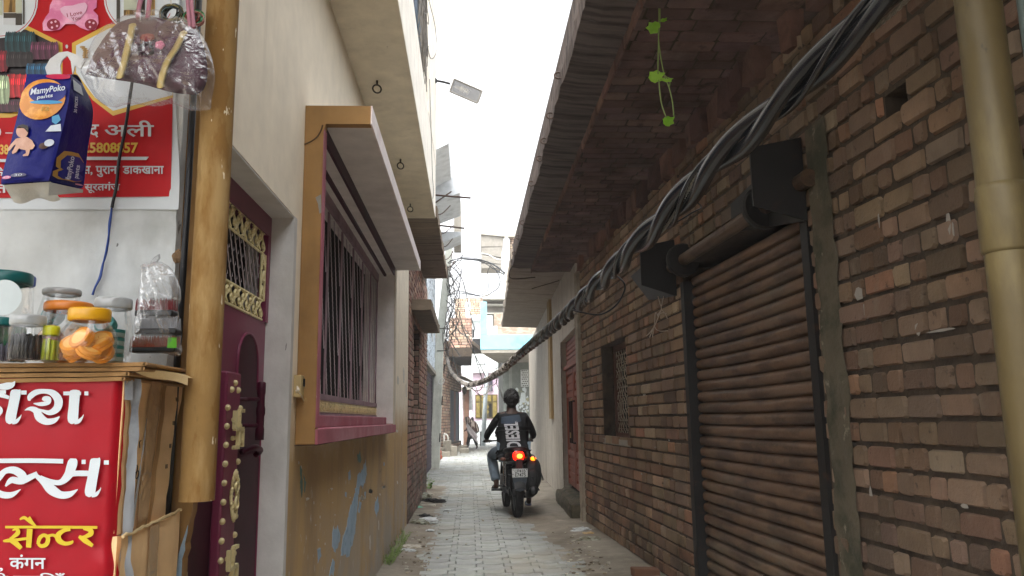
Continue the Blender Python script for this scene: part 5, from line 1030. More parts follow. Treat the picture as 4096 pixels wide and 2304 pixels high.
# ================================================================ twisted cable bundle across the alley
M_cab = mat('black_cable_sheath', '#1b1e23', .2, [dict(c='#6f6a64', s=3, lo=.4, hi=.6, a=.55, y=(6, 13.0))], spec=.85, bump=.02)
CP = [(1.20, 1.35, 2.72), (1.05, 2.0, 2.37), (.955, 3.0, 2.27), (.862, 4.0, 2.215), (.69, 6.0, 2.03), (.49, 8.0, 1.905), (.30, 10.0, 1.86), (.09, 12.5, 1.83), (-.11, 15.0, 1.93), (-.30, 17.2, 2.08), (-.50, 19.4, 2.50), (-.72, 21.7, 3.05)]
CP[2] = tuple(atY(2850, 672, 3.0)); CP[3] = tuple(atY(2545, 985, 4.0)); CP[4] = tuple(atY(2250, 1275, 6.0)); CP[5] = tuple(atY(2095, 1405, 8.0)); CP[6] = tuple(atY(1996, 1490, 10.)); CP[7] = tuple(atY(1925, 1528, 12.5)); CP[8] = tuple(atY(1868, 1538, 15.)); CP[9] = tuple(atY(1826, 1512, 17.2)); CP[10] = tuple(atY(1800, 1478, 19.4)); CP[11] = tuple(atY(1788, 1432, 21.7)); CP[1] = tuple(atY(3420, 120, 2.0)); CP[0] = tuple(atY(3700, -160, 1.75))
path = spline([V(*q) for q in CP], 110)
cbn = thing('cable_bundle', 'thick bundle of twisted black power cables sagging across the alley to the leaning pole', 'power cables', path[0])
Ls = [0]
for i in range(1, len(path)): Ls.append(Ls[-1]+(path[i]-path[i-1]).length)
def strand(off, r, rad, ph, name, m_, mod=0):
    pts = []; rr = []; ph0 = 0
    for i, q in enumerate(path):
        t = (path[min(i+1, len(path)-1)]-path[max(i-1, 0)]).normalized(); u = t.cross(UZ).normalized(); w = u.cross(t)
        if i: ph0 += (Ls[i]-Ls[i-1])*2*math.pi/(1.15 if path[i].y < 3.5 else max(.34, 1.15-(path[i].y-3.5)*.26))
        a = ph+ph0; tp = 1-.42*max(0, min(1, (q.y-3.5)/7))-.22*max(0, min(1, (3.0-q.y)/1.2)); k_ = tp*rad*(1+mod*math.sin(Ls[i]*3+ph)); pts.append(q+(u*math.cos(a)+w*math.sin(a))*k_); rr.append(tp*r*(1+.05*math.sin(Ls[i]*9+ph)))
    b = MB(); b.tube(pts, rr, 10); b.build(name, m_, cbn, smooth=True)
for i in range(2): strand(0, .033, .033, i*math.pi, 'cable', M_cab)
strand(0, .013, .046, 1.75, 'cable', M_cab, .1)
M_strand = mat('bare_aluminium_wire', '#8d887c', .4, metal=.8, var=.3, vscale=90)
pts = []; ph0 = 0
for j in range(3):
    pts = []
    for i, q in enumerate(path):
        t = (path[min(i+1, len(path)-1)]-path[max(i-1, 0)]).normalized(); u = t.cross(UZ).normalized(); w = u.cross(t); a = 5.2+Ls[i]*2*math.pi/1.9
        pts.append(q+(u*math.cos(a)+w*math.sin(a))*.040+(u*math.cos(Ls[i]*90+j*2.1)+w*math.sin(Ls[i]*90+j*2.1))*.004)
    b = MB(); b.tube(pts, .004, 5); b.build('bare_wire', M_strand, cbn, smooth=True)
b = MB(); pts = []; a_ = 0         # one wire wound round the far part
for i in range(560, len(path)-2):
    q = path[i]; t = (path[i+1]-path[i-1]).normalized(); u = t.cross(UZ).normalized(); w = u.cross(t); a_ -= (Ls[i]-Ls[i-1])*2*math.pi/.11; rr = .040+.014*noise.noise(V(i*.05, 0, 0)); pts.append(q+(u*math.cos(a_)+w*math.sin(a_))*rr)
b.tube(pts, .009, 6); b.build('wire_wrap', mat('pale_wrap', '#857e76', .6, var=.3), cbn, smooth=True)
def loop(pts, r=.005, m_=None, name='loose_wire', par=None, n=8):
    b = MB(); b.tube(spline(pts, n), r, 6); return b.build(name, m_ or M_wire, par, smooth=True)
loop([atY(2290, 1240, 5.3), atY(2330, 1250, 5.2), atY(2400, 1258, 5.1), atY(2460, 1225, 5.0), atY(2495, 1170, 4.95), atY(2495, 1130, 4.9), atY(2450, 1090, 5.0)], .006, None, 'loose_loop', cbn)
loop([atY(2620, 905, 3.7), atY(2700, 890, 3.6), atY(2770, 850, 3.5), atY(2805, 830, 3.4), atY(2790, 810, 3.3)], .004, None, 'loose_loop', cbn)
b = MB(); b.torus(atY(1908, 1543, 13), .09, .010, (1, 0, 0), (0, .3, 1), 24, 6); b.build('loose_loop', bpy.data.materials['pale_wrap'], cbn, smooth=True)
for P in ([(1900, 1540), (1920, 1580), (1950, 1570), (1965, 1540)], [(1870, 1545), (1895, 1560), (1930, 1590), (1950, 1560), (1955, 1530)], [(1990, 1490), (1985, 1530), (1960, 1545), (1920, 1550)], [(1985, 1520), (1990, 1545), (2000, 1560), (2012, 1600)]):
    loop([atY(x, y, 13+.5*i) for i, (x, y) in enumerate(P)], .007, bpy.data.materials['pale_wrap'], 'loose_loop', cbn)
# nylon string on the bracket
sg = [(2650, 1190), (2645, 1215), (2640, 1235)]; o = thing('nylon_string', 'frayed white nylon string tied under the black shutter bracket', 'string', atY(2640, 1340, 6.1))
b = MB()
for P in ([(2632, 1185), (2640, 1215), (2645, 1235), (2632, 1270), (2620, 1300), (2600, 1330), (2585, 1345)], [(2655, 1185), (2648, 1215), (2645, 1235), (2660, 1255), (2676, 1290), (2678, 1310), (2672, 1330)], [(2645, 1240), (2630, 1260), (2650, 1252), (2680, 1258)], [(2617, 1300), (2625, 1318), (2645, 1325), (2672, 1322)], [(2618, 1300), (2608, 1325), (2598, 1350)], [(2618, 1300), (2612, 1330), (2610, 1350)], [(2632, 1268), (2622, 1250), (2618, 1300)]):
    b.tube(spline([atY(x, y, 6.1) for x, y in P], 5), .004, 5)
b.build('string', mat('white_nylon', '#a89a8c', .6), o, smooth=True)
# ================================================================ climbing vine hanging from the slab, sprout on its edge
M_leaf = mat('fresh_leaf', '#7db52c', .5, [dict(c='#a5cf55', s=18, lo=.5, hi=.65)], var=.2)
_n = M_leaf.node_tree; _p = _n.nodes['Principled BSDF']; _o = _n.nodes['Material Output']; _t = _n.nodes.new('ShaderNodeBsdfTranslucent'); _t.inputs[0].default_value = (.4, .75, .08, 1); _mx = _n.nodes.new('ShaderNodeMixShader'); _mx.inputs[0].default_value = .5
_n.links.new(_p.outputs[0], _mx.inputs[1]); _n.links.new(_t.outputs[0], _mx.inputs[2]); _n.links.new(_mx.outputs[0], _o.inputs[0])
M_stem = mat('green_stem', '#7d9150', .6)
YV = 3.62
vine = thing('hanging_vine', 'thin green vine with three bright lobed leaf pairs hanging from the roof slab edge', 'vine', atY(2690, 480, YV))
b = MB()
for P in ([(2634, -40), (2636, 60), (2634, 160), (2632, 290), (2636, 330), (2645, 410), (2665, 470)], [(2638, -40), (2640, 90), (2634, 150), (2645, 240), (2660, 310), (2675, 345), (2690, 410), (2696, 470)], [(2655, 300), (2668, 310), (2680, 330), (2676, 345), (2668, 330)]): b.tube(spline([atY(x, y, YV) for x, y in P], 6), .0032, 5)
b.build('stem', M_stem, vine)
def leafpoly(c, s, rot, tiltv, mb):
    sh = [(0, 0), (.3, -.18), (.5, -.1), (.85, -.15), (.9, .12), (1.2, .35), (.92, .52), (.8, .8), (.5, .74), (.2, .78), (.08, .5), (-.08, .3)]
    cs, sn = math.cos(rot), math.sin(rot); cen = V(0, 0, 0)
    P = [Vector(c)+V((x*cs-y*sn)*s, tiltv*(y-.3)*s+.15*s*math.sin(x*3), (x*sn+y*cs)*s) for x, y in sh]; m_ = sum(P, Vector())/len(P)+V(0, -.08*s, 0)
    mb.add(P+[m_], [(i, (i+1) % len(P), len(P)) for i in range(len(P))])
for (px, py, s, r_, t_) in ((2636, 92, .062, 3.25, .25), (2646, 92, .034, .5, .9), (2602, 326, .072, .25, .15), (2650, 330, .050, .1, 1.0), (2662, 505, .055, .5, .2), (2656, 486, .04, .0, .9)):
    b = MB(); leafpoly(atY(px, py, YV-.005), s, r_, t_, b); b.build('leaf', M_leaf, vine)
sp_ = thing('sprout', 'small green sprout growing on the outer edge of the roof slab', 'plant', atY(2300, 135, 4.6))
b = MB(); b.tube([atY(2302, 140, 4.6), atY(2290, 122, 4.6), atY(2285, 112, 4.6)], .002, 5); b.build('stem', M_stem, sp_)
b = MB()
for px, py, r_ in ((2290, 128, 2.6), (2285, 116, 1.4), (2296, 118, .6), (2300, 110, .9), (2276, 138, 3.0)): leafpoly(atY(px, py, 4.6), .022, r_, .5, b)
b.build('leaves', M_leaf, sp_)
# ================================================================ white tiled house with purple door, leaning pole
th = thing('tiled_house', 'house with white patterned tile wall over a purple shutter, beside the leaning pole', 'house', V(-1.0, 19, 0))
M_tile = mat('white_pattern_tile', '#c9d2da', .4, [dict(c='#77828d', s=(9, 9, 9), lo=.53, hi=.60, a=.85)], var=.05); M_pale = mat('pale_grey_plaster', '#c3c5c4', .8, var=.08)
b = MB(); b.box((-3.4, 15.0, -.05), (-1.12, 22.4, 5.9)); b.build('wall', M_pale, th)
b = MB()
for j in range(26):
    for i in range(36): y0 = 15.0+i*.205; z0 = 2.66+j*.125; b.box((-1.0, y0+(0.1 if j % 2 else 0), z0), (-.97-.012*((i*7+j*3) % 3), y0+(.1 if j % 2 else 0)+.19, z0+.112))
b.box((-1.13, 15.0, 2.60), (-.985, 22.38, 5.9)); b.build('tile_cladding', M_tile, th)
b = MB(); b.box((-1.125, 15.0, 2.54), (-.94, 22.4, 2.64)); b.build('ledge', M_conc, th)
b = MB(); b.box((-1.13, 16.0, .02), (-1.07, 22.1, 2.54)); 
for i in range(24): b.box((-1.07, 16.0, .04+i*.104), (-1.06, 22.1, .12+i*.104))
b.build('purple_shutter', mat('dark_purple_paint', '#2e1530', .6, [dict(c='#8d7f92', s=30, lo=.72, hi=.75)]), th)
b = MB(); b.box((-1.13, 22.1, -.05), (-1.0, 22.4, 2.54)); b.build('door_post', M_pale, th)
b = MB(); b.box((-.969, 17.0, 3.1), (-.955, 17.7, 4.2)); b.box((-.969, 19.4, 3.4), (-.955, 20.0, 4.3)); w_ = b.build('window', mat('grey_window', '#5c646b', .5), th)
b = MB()
for y0 in (17.0, 19.4):
    for q in range(5): b.box((-.956, y0+.05+q*.14, 3.3), (-.94, y0+.08+q*.14, 4.2))
b.build('window_bar', M_pale, w_)
M_ugrey = mat('blue_grey_plaster', '#b5babe', .85, [dict(c='#6c7278', s=3, lo=.5, hi=.7, a=.5)])
b = MB()
for (x0, x1, y0, y1, z0, z1) in ((-1.1, -.42, 15.2, 17.6, 6.55, 7.2), (-1.1, -.22, 17.7, 19.8, 6.25, 7.0), (-1.1, -.22, 19.9, 21.0, 5.75, 6.2)):
    b.prism([V(x0, y0, z1), V(x1, y0, z1), V(x1, y0, z0+.35), V(x0, y0, z0)], V(0, y1-y0, 0))
b.build('stair_soffit', M_ugrey, th)
b = MB(); b.box((-.42, 20.95, 5.9), (-.22, 21.15, 7.35)); b.build('parapet_post', M_conc, th)
b = MB(); b.box((-1.3, 15.6, 5.9), (-1.1, 22.0, 9)); b.build('upper_wall', M_ugrey, th)
PY = 21.9
pole = thing('utility_pole', 'leaning pale concrete utility pole wrapped in cable tangle, beside the purple shutter', 'pole', V(atY(1737, 1872, PY).x, PY, 0))
pb, pm, pt = atY(1739, 1874, PY), atY(1757, 1400, PY), atY(1797, 985, PY); pb.z = -.05
b = MB(); ax = (pt-pb).normalized(); 
def psec(p, w): return [p+V(x*w, y*w*.7, 0) for x, y in ((-.5, -.5), (.5, -.5), (.5, .5), (-.5, .5))]
A, B_, C_ = psec(pb, .27), psec(pm, .24), psec(pt, .19); b.add(A+B_+C_, [(0, 1, 5, 4), (1, 2, 6, 5), (2, 3, 7, 6), (3, 0, 4, 7), (4, 5, 9, 8), (5, 6, 10, 9), (6, 7, 11, 10), (7, 4, 8, 11), (8, 9, 10, 11)])
b.build('shaft', mat('pale_pole_concrete', '#c0c3ba', .85, [dict(c='#7d7f77', s=(5, 5, 1), lo=.5, hi=.7, a=.5)], bump=.2), pole, bevel=.015)
for t in (.14, .30, .44, .60, .80): b = MB(); q = pb.lerp(pt, t)+V(.085, -.098, 0); b.obox(q, V(.014, 0, 0), V(0, .01, 0), ax*.12); b.build('slot', M_dark, pole)
b = MB()
for t in (.52, .62, .9): q = pb.lerp(pt, t); b.tube([q+V(-.15, -.1, 0), q+V(.15, -.1, 0)], .012, 6)
b.build('clamp', M_black, pole)
tg = thing('wire_tangle', 'dense tangle of hanging black and grey wires wound around the leaning concrete pole', 'wires', atY(1800, 1470, PY))
def pole_at(y): t = (1874-y)/(1874-985); return 1739+(1797-1739)*t
for i in range(26):
    b = MB(); y = random.uniform(985, 1250); y2 = y+random.uniform(120, 380); xo = random.uniform(24, 66); P = []
    for k_ in range(6):
        yy = y+(y2-y)*k_/5; P.append(atY(pole_at(min(yy, 1500))+xo*(.6+.5*math.sin(k_*1.3+i))+random.uniform(-10, 10), yy, PY-.2+random.uniform(-.2, .2)))
    b.tube(spline(P, 6), random.choice((.005, .007, .009, .012)), 5); b.build('hanging_wire', M_wire if i % 2 else M_greywire, tg, smooth=True)
for P in ([(1800, 1060), (1850, 1120), (1880, 1250), (1900, 1320)], [(1805, 1280), (1840, 1330), (1880, 1360), (1905, 1440), (1930, 1520), (1940, 1545)], [(1800, 1360), (1830, 1410), (1840, 1425), (1820, 1430)], [(1845, 1300), (1880, 1380), (1930, 1480), (1945, 1510)], [(1835, 1240), (1850, 1300), (1870, 1330), (1890, 1350)], [(1820, 1300), (1825, 1350), (1832, 1355)], [(1810, 1420), (1830, 1490), (1825, 1500)], [(1800, 1430), (1765, 1500), (1760, 1580)]):
    b = MB(); b.tube(spline([atY(x, y, PY+1+i*2) for i, (x, y) in enumerate(P)], 8), .016, 5); b.build('hanging_wire', M_wire, tg, smooth=True)
for P, r_ in (([(1792, 1050), (1830, 1035), (1880, 1036), (1940, 1045), (1985, 1065), (2018, 1092)], .02), ([(1792, 1055), (1850, 1040), (1920, 1045), (1975, 1075), (2016, 1098)], .013), ([(1800, 1042), (1860, 1030), (1930, 1040), (1975, 1070), (1998, 1110), (1996, 1145), (1975, 1165), (1930, 1185), (1870, 1170), (1820, 1160)], .011), ([(1800, 1050), (1850, 1054), (1890, 1050), (1940, 1048)], .008), ([(1805, 1168), (1840, 1165), (1900, 1180), (1945, 1170), (1955, 1130), (1950, 1090), (1965, 1060)], .009), ([(1800, 1180), (1830, 1172), (1880, 1178), (1920, 1185)], .014)):
    b = MB(); b.tube(spline([atY(x, y, PY-.2-8.5*max(0, (x-1800)/220)) for x, y in P], 8), r_*.8, 5); b.build('cable_loop', M_wire, tg, smooth=True)
b = MB(); b.tube(spline([atY(x, y, 14.5) for x, y in ((1920, 1015), (1950, 1018), (1990, 1038), (2026, 1041))], 6), .012, 5); b.build('cable_loop', M_pale, tg, smooth=True)
b = MB(); b.torus(atY(1765, 1525, PY-.2), .085, .012, (1, 0, .3), (0, .2, 1), 20, 6); b.build('coiled_wire', M_pale, tg, smooth=True)
# ================================================================ far brick house on the left, its steps and pump
A0, A1 = V(-1.22, 29.6, 0), V(-.42, 37.6, 0)
fh = thing('far_brick_house', 'old brick house with tin awning and blue-grey door, far down the left side', 'house', A0)
u_ = (A1-A0).normalized(); n_ = V(u_.y, -u_.x, 0); LN = (A1-A0).length
def fw(px, py, off=0):       # point of this facade seen at a photo pixel
    r_ = ray(px, py); A = A0+n_*off; t = ((A-EYEV).dot(n_))/(r_.dot(n_)); return EYEV+r_*t
def fu(p): return (p-A0).dot(u_)
PAL_F = [(.33, .21, .15), (.30, .18, .13), (.36, .26, .19), (.27, .19, .15), (.40, .30, .23)]
M_brF = mat('far_brick', (1, 1, 1), .9, [dict(c='#8d8272', s=2, lo=.5, hi=.7, a=.6, z=(1.5, 3.0))], attr=True, bump=.4)
du0, du1 = fu(fw(1800, 1700)), fu(fw(1846, 1700)); zt_ = 2.62; wu0, wu1 = fu(fw(1757, 1600)), fu(fw(1764, 1600))
b = MB(); panel(b, A0, u_, UZ, n_, -1.5, LN, -.1, 4.6, [(du0, du1, .35, zt_), (wu0, wu1, 1.6, 3.0)], .3); b.box((-3, 29, -.1), (-2.9, 29.1, .1)); b.build('wall', M_mortar, fh)
b = MB(); bricks(b, A0, u_, UZ, n_, -1.5, LN, -.05, 4.6, [(du0, du1, .35, zt_), (wu0, wu1, 1.6, 3.0)], pal=PAL_F, bl=.26, bh=.115, gap=.02, hdr=.3); b.build('brickwork', M_brF, fh)
b = MB(); P_o = A0-n_*.12
for i in range(6): a = du0+(du1-du0)*i/6; bq = du0+(du1-du0)*(i+.88)/6; b.prism([P_o+u_*a+UZ*.36, P_o+u_*bq+UZ*.36, P_o+u_*bq+UZ*2.6, P_o+u_*a+UZ*2.6], n_*.03, 0 if i in (1, 2, 4, 5) else 1)
b.build('door', [mat('blue_grey_wood', '#46525c', .7, [dict(c='#2b2a2a', s=(5, 5, 1), lo=.45, hi=.65, a=.7)]), mat('red_brown_frame', '#6b3f30', .7)], fh)
b = MB(); b.prism([A0-n_*.28+u_*wu0+UZ*1.6, A0-n_*.28+u_*wu1+UZ*1.6, A0-n_*.28+u_*wu1+UZ*3, A0-n_*.28+u_*wu0+UZ*3], n_*.02); b.build('window_slit', M_dark, fh)
ua, ub = fu(fw(1790, 1560)), fu(fw(1855, 1560)); z1 = 3.05
b = MB(); b.prism([A0+u_*ua+UZ*(z1+.25), A0+u_*ub+UZ*(z1+.2), A0+u_*ub+n_*.85+UZ*(z1-.1), A0+u_*ua+n_*.75+UZ*(z1-.02)], UZ*.04); b.build('awning', mat('dusty_tin', '#6d6255', .8, [dict(c='#8f867a', s=4, lo=.5, hi=.7)], bump=.4), fh)
ua, ub = fu(fw(1792, 1480)), LN; z1 = 4.45
b = MB(); b.prism([A0+u_*ua+UZ*z1, A0+u_*ub+UZ*z1, A0+u_*ub+n_*1.15+UZ*z1, A0+u_*ua+n_*1.05+UZ*z1], UZ*.16); b.build('canopy_slab', M_plank, fh)
# brick upper room with projecting corner, seen end-on
b = MB(); c0, c1 = atY(1796, 1426, 31.5), atY(1888, 1426, 31.5); zu = atY(1840, 1272, 31.5).z; panel(b, (0, 31.5, 0), UX, UZ, -UY, c0.x, c1.x, c0.z, zu, (), .3); b.box((c0.x+.05, 31.8, c0.z), (c1.x-.01, 37, zu)); b.build('upper_wall', M_mortar, fh)
b = MB(); bricks(b, (0, 31.5, 0), UX, UZ, -UY, c0.x, c1.x, c0.z+.35, zu, (), pal=[(.42, .25, .18), (.38, .27, .2), (.45, .32, .24), (.33, .2, .15)], bl=.25, bh=.115, gap=.018); bricks(b, (c1.x, 31.5, 0), UY, UZ, UX, 0, 5.5, c0.z+.35, zu, (), pal=[(.2, .15, .12), (.24, .17, .14)], bl=.25, bh=.115); b.build('upper_brickwork', M_brF, fh)  # side face gets a darker palette, its shade painted into the bricks
M_stone = mat('worn_step_stone', '#7d786c', .9, [dict(c='#4d4a41', s=6, lo=.5, hi=.7, a=.6)], bump=.5)
for lab, (px0, px1, pyb, pyt, Y_, dz) in {'low grey stone step nearest the leaning pole': (1757, 1800, 1822, 1808, 28.6, .5), 'grey stone block standing behind the nearest step': (1757, 1777, 1802, 1790, 29.6, .4), 'dark brick pump plinth beside the curved pipe': (1775, 1803, 1800, 1764, 30.2, .6), 'mossy stone block right of the pump plinth': (1801, 1829, 1808, 1786, 29.4, .5), 'long low doorstep slab before the blue-grey door': (1830, 1868, 1795, 1784, 33.0, .8), 'stone slab lying left of the walking woman': (1840, 1876, 1800, 1794, 31.5, .4)}.items():
    p0, p1 = atY(px0, pyb, Y_), atY(px1, pyb, Y_); h_ = (pyb-pyt)/F*Y_; b = MB(); b.box((p0.x, Y_, -.04), (p1.x, Y_+dz, max(.1, p0.z+h_)), j=.02); tag(b.build('stone_step', M_stone, bevel=.025), lab, 'step', group='stone steps along the far brick house')
b = MB(); Yp_ = 30.3; b.tube(spline([atY(x, y, Yp_) for x, y in ((1775, 1738), (1783, 1737), (1790, 1745), (1793, 1764))], 6), .035, 10); b.tube([atY(1776, 1738, Yp_), atY(1776, 1800, Yp_)], .03, 8); tag(b.build('pump_pipe', mat('white_pump_paint', '#b9b8b0', .5), smooth=True), 'white curved pump pipe standing on the dark plinth', 'pump')
b = MB()
M_sack = mat('orange_net_sack', '#a2492c', .8, [dict(c='#6d2c1b', s=20, lo=.5, hi=.65)], bump=.5)
for i, (x, y, s) in enumerate(((1746, 1830, .2), (1745, 1810, .19), (1744, 1790, .17), (1746, 1818, .14))): q = atY(x, y, 25.5); b.ball(q, s*.9, s*.7, s*.75, 14, 10, nz=.25, ns=2)
tag(b.build('orange_sack', M_sack, smooth=True), 'heap of orange sacking piled behind the foot of the leaning pole', 'sack')
# ================================================================ pink house closing the view, pole, grey corner house, cyan balcony
ph = thing('pink_house', 'pink house with white plinth and olive wooden shutter window closing the end of the alley', 'house', V(.6, 43, 0)); YK = 43
M_pk = mat('pink_wall_paint', '#dfc9d8', .8, [dict(c='#c39fba', s=2, lo=.5, hi=.7, a=.5)], var=.05); M_wh = mat('white_lime_wash', '#d3d8d8', .85, [dict(c='#a5adab', s=3, lo=.5, hi=.7, a=.5)], bump=.3)
a0, a1 = atY(1862, 1690, YK), atY(2030, 1690, YK); zp0 = atY(1940, 1683, YK).z; zp1 = atY(1940, 1492, YK).z
b = MB(); b.box((a0.x-3, YK, zp0), (a1.x+1, YK+4, zp1)); b.build('wall', M_pk, ph)
b = MB(); b.box((a0.x-3, YK-.05, -.1), (a1.x+1, YK+3.9, zp0)); b.build('plinth', M_wh, ph)
b = MB(); b.box((a0.x-3, YK-.3, zp1), (a1.x+1, YK+4, zp1+.95)); b.build('parapet', M_wh, ph)
w0, w1, wz0, wz1 = atY(1901, 1600, YK).x, atY(1990, 1600, YK).x, atY(1950, 1674, YK).z, atY(1950, 1578, YK).z
M_oliv = mat('olive_wood', '#8a7a3e', .6, [dict(c='#5d4f26', s=6, lo=.5, hi=.7, a=.6)], var=.15); M_old = mat('olive_dark_frame', '#4f4420', .6)
b = MB(); b.box((w0, YK-.06, wz0), (w1, YK-.001, wz1)); wn = b.build('window_frame', M_old, ph); N = 4; W_ = (w1-w0)/N
b = MB(); b.box((w0+2.45*W_, YK-.064, wz0+.08), (w0+2.95*W_, YK-.061, wz1-.5)); b.build('window_gap', M_dark, wn)
for i in range(N):
    b = MB(); x0, x1 = w0+i*W_+.05, w0+(i+1)*W_-.05
    if i == 2: x1 -= .2
    b.box((x0, YK-.10, wz0+.06), (x1, YK-.061, wz1-.44)); b.box((w0+i*W_+.05, YK-.10, wz1-.38), (w0+(i+1)*W_-.05, YK-.061, wz1-.06))
    xm = (x0+x1)/2
    for zz in (wz0+.35, wz0+.62, wz1-.24): b.prism([V(xm-.1, YK-.101, zz), V(xm, YK-.101, zz-.1), V(xm+.1, YK-.101, zz), V(xm, YK-.101, zz+.12)], V(0, -.02, 0))
    b.build('shutter_leaf', M_oliv, wn, bevel=.01)
ac = MB(); q0, q1 = atY(1944, 1565, YK), atY(1970, 1522, YK); ac.box((q0.x, YK-.12, q0.z), (q1.x, YK-.002, q1.z)); ac.build('picture_panel', mat('dark_picture', '#3c3a44', .5, [dict(c='#8a8694', s=8, lo=.55, hi=.65)]), ph)
b = MB(); b.tube([V(atY(1890, 1500, YK).x, YK-.03, .2), V(atY(1888, 1500, YK).x, YK-.03, zp1)], .02, 6); b.build('drain', M_pale, ph)
b = MB(); q = atY(1889, 1678, YK-.1); b.ball(q, .09, .08, .14, 10, 8); tag(b.build('electric_meter', M_black), 'small dark meter box at the left edge of the pink wall', 'meter')
# brown slatted shop front between far brick house and pink house
ns_ = thing('slatted_shopfront', 'narrow brown slatted shop front between the far brick house and the pink house', 'shop front', V(-.1, 40.5, 0))
p0, p1 = atY(1853, 1780, 40.5), atY(1877, 1780, 40.5); zz = atY(1860, 1560, 40.5).z
b = MB(); b.box((p0.x, 40.5, -.05), (p1.x, 41.4, zz)); b.build('frame', mat('brown_front', '#6d5546', .8, [dict(c='#4d3a2e', s=3, lo=.5, hi=.7)]), ns_)
b = MB()
for i in range(34): b.box((p0.x+.12, 40.44, .2+i*.085), (p1.x-.02, 40.499, .26+i*.085))
b.build('slats', mat('red_brown_slat', '#7d5b49', .8), ns_)
b = MB(); b.box((p0.x-.4, 40.0, zz), (p1.x+.1, 41.5, zz+.12)); b.build('lintel_slab', M_conc, ns_)
b = MB(); q0, q1 = atY(1855, 1477, 41), atY(1884, 1525, 41); b.box((q0.x-.1, 41.2, q1.z-1.5), (q1.x+.1, 41.35, q0.z+.6)); b.build('upper_wall', M_wh, ns_)
bq = thing('hanging_lantern', 'small grey lamp hanging below the canopy of the far brick house', 'lamp', atY(1858, 1570, 35)); b = MB(); b.lathe([(.02, .22), (.09, .18), (.11, .02), (.06, -.12), (.01, -.15)], atY(1858, 1565, 35), 12); b.build('shade', M_greywire, bq, smooth=True); b = MB(); b.tube([atY(1858, 1558, 35), atY(1859, 1535, 35)], .01, 5); b.build('cord', M_wire, bq)
b = MB(); tp_ = [atY(1932, 1786, 40), atY(1940, 1620, 40), atY(1948, 1452, 40)]; tp_[0].z = -.05; b.tube(tp_, [.13, .115, .09], 12)
sp2 = thing('street_pole', 'slim grey steel pole leaning slightly in front of the pink house', 'pole', tp_[0]); b.build('shaft', mat('galvanised_grey', '#9aa3a6', .5, metal=.3), sp2, smooth=True)
b = MB(); q = atY(1947, 1458, 40); b.tube([q+V(-.45, 0, 0), q+V(.25, 0, .03)], .02, 6); b.tube([q+V(-.1, 0, .25), q+V(-.1, 0, -.05)], .02, 6); b.build('cross_arm', M_black, sp2)
b = MB(); q0 = atY(1924, 1786, 40); b.tube([V(q0.x, 40, -.05), V(q0.x, 40, q0.z+.75)], .05, 8); tag(b.build('bollard', M_black, smooth=True), 'short dark post standing beside the slim steel pole', 'post')
# grey corner house under the cyan balcony
YG = 33.0
gh = thing('grey_house', 'grey cement house with white vent block and torn posters under a cyan balcony', 'house', V(2.5, YG, 0))
M_gw = mat('grey_cement_wall', '#7b827d', .85, [dict(c='#5f6662', s=2, lo=.45, hi=.7, a=.6), dict(c='#959b95', s=5, lo=.6, hi=.7, a=.5)], bump=.2)
x0, x1 = atY(2014, 1600, YG).x, 6.0; zb_ = atY(2040, 1425, YG).z
b = MB(); b.box((x0, YG, -.1), (x1, YG+6, zb_+.3)); b.build('wall', M_gw, gh)
b = MB(); q = atY(2038, 1600, YG); b.box((q.x-.02, YG-.05, 0), (q.x+.12, YG-.001, zb_)); b.build('wall_band', mat('light_grey_band', '#8e948e', .8), gh)
q0, q1 = atY(2083, 1547, YG), atY(2113, 1479, YG); b = MB(); b.box((q0.x, YG-.06, q0.z), (q1.x, YG-.02, q1.z)); jl = b.build('vent_block', M_wh, gh)
b = MB()
for j in range(8):
    for i in range(4):
        cx, cz_ = q0.x+(i+.5+(.5 if j % 2 else 0)-.2)*(q1.x-q0.x)/4, q0.z+(j+.5)*(q1.z-q0.z)/8
        if q0.x+.05 < cx < q1.x-.04: b.prism([V(cx-.036, YG-.061, cz_), V(cx, YG-.061, cz_-.026), V(cx+.036, YG-.061, cz_), V(cx, YG-.061, cz_+.026)], V(0, -.003, 0))
b.build('vent_opening', M_dark, jl)
b = MB(); r2 = random.Random(4)
for i in range(46):
    px, py = r2.uniform(2062, 2114), r2.uniform(1552, 1655); s = r2.uniform(2, 8)
    b.prism([atY(px+s*math.cos(a)*r2.uniform(.5, 1.2), py+s*1.2*math.sin(a)*r2.uniform(.5, 1.2), YG-.003-.0002*i) for a in [k_*.9 for k_ in range(7)]], V(0, -.0001, 0), i % 5 == 0)
for P in ([(2085, 1570), (2102, 1570), (2103, 1610), (2078, 1612)], [(2062, 1605), (2074, 1606), (2073, 1645), (2063, 1645)]): b.prism([atY(x, y, YG-.014) for x, y in P], V(0, -.001, 0))
b.build('torn_posters', [mat('torn_paper_white', '#cfd8da', .8), mat('torn_paper_yellow', '#a9a98a', .8)], gh)
YC = 28.0
M_cyan = mat('cyan_paint', '#86c6d4', .7, [dict(c='#55aac8', s=1.3, lo=.52, hi=.64, a=.6), dict(c='#a4d6e0', s=3, lo=.55, hi=.75, a=.4)], var=.05)
x0, x1 = atY(1922, 1370, YC).x, 6.0; z0_, z1_ = atY(1960, 1398, YC).z, atY(1960, 1338, YC).z; zt2 = atY(1930, 1207, YC).z; xm = atY(1948, 1270, YC).x
b = MB(); b.box((x0, YC, z0_), (x1, YC+.14, z1_)); b.box((x0, YC, z1_), (xm, YC+.3, zt2)); b.build('cyan_parapet', M_cyan, gh, bevel=.01)
b = MB(); xb = atY(1992, 1440, YG).x; b.prism([V(x0+.02, YC+.02, z0_-.12), V(x1, YC+.02, z0_-.12), V(x1, YG+.1, z0_-.12), V(xb, YG+.1, z0_-.12)], UZ*.12); b.build('balcony_slab', M_conc, gh)
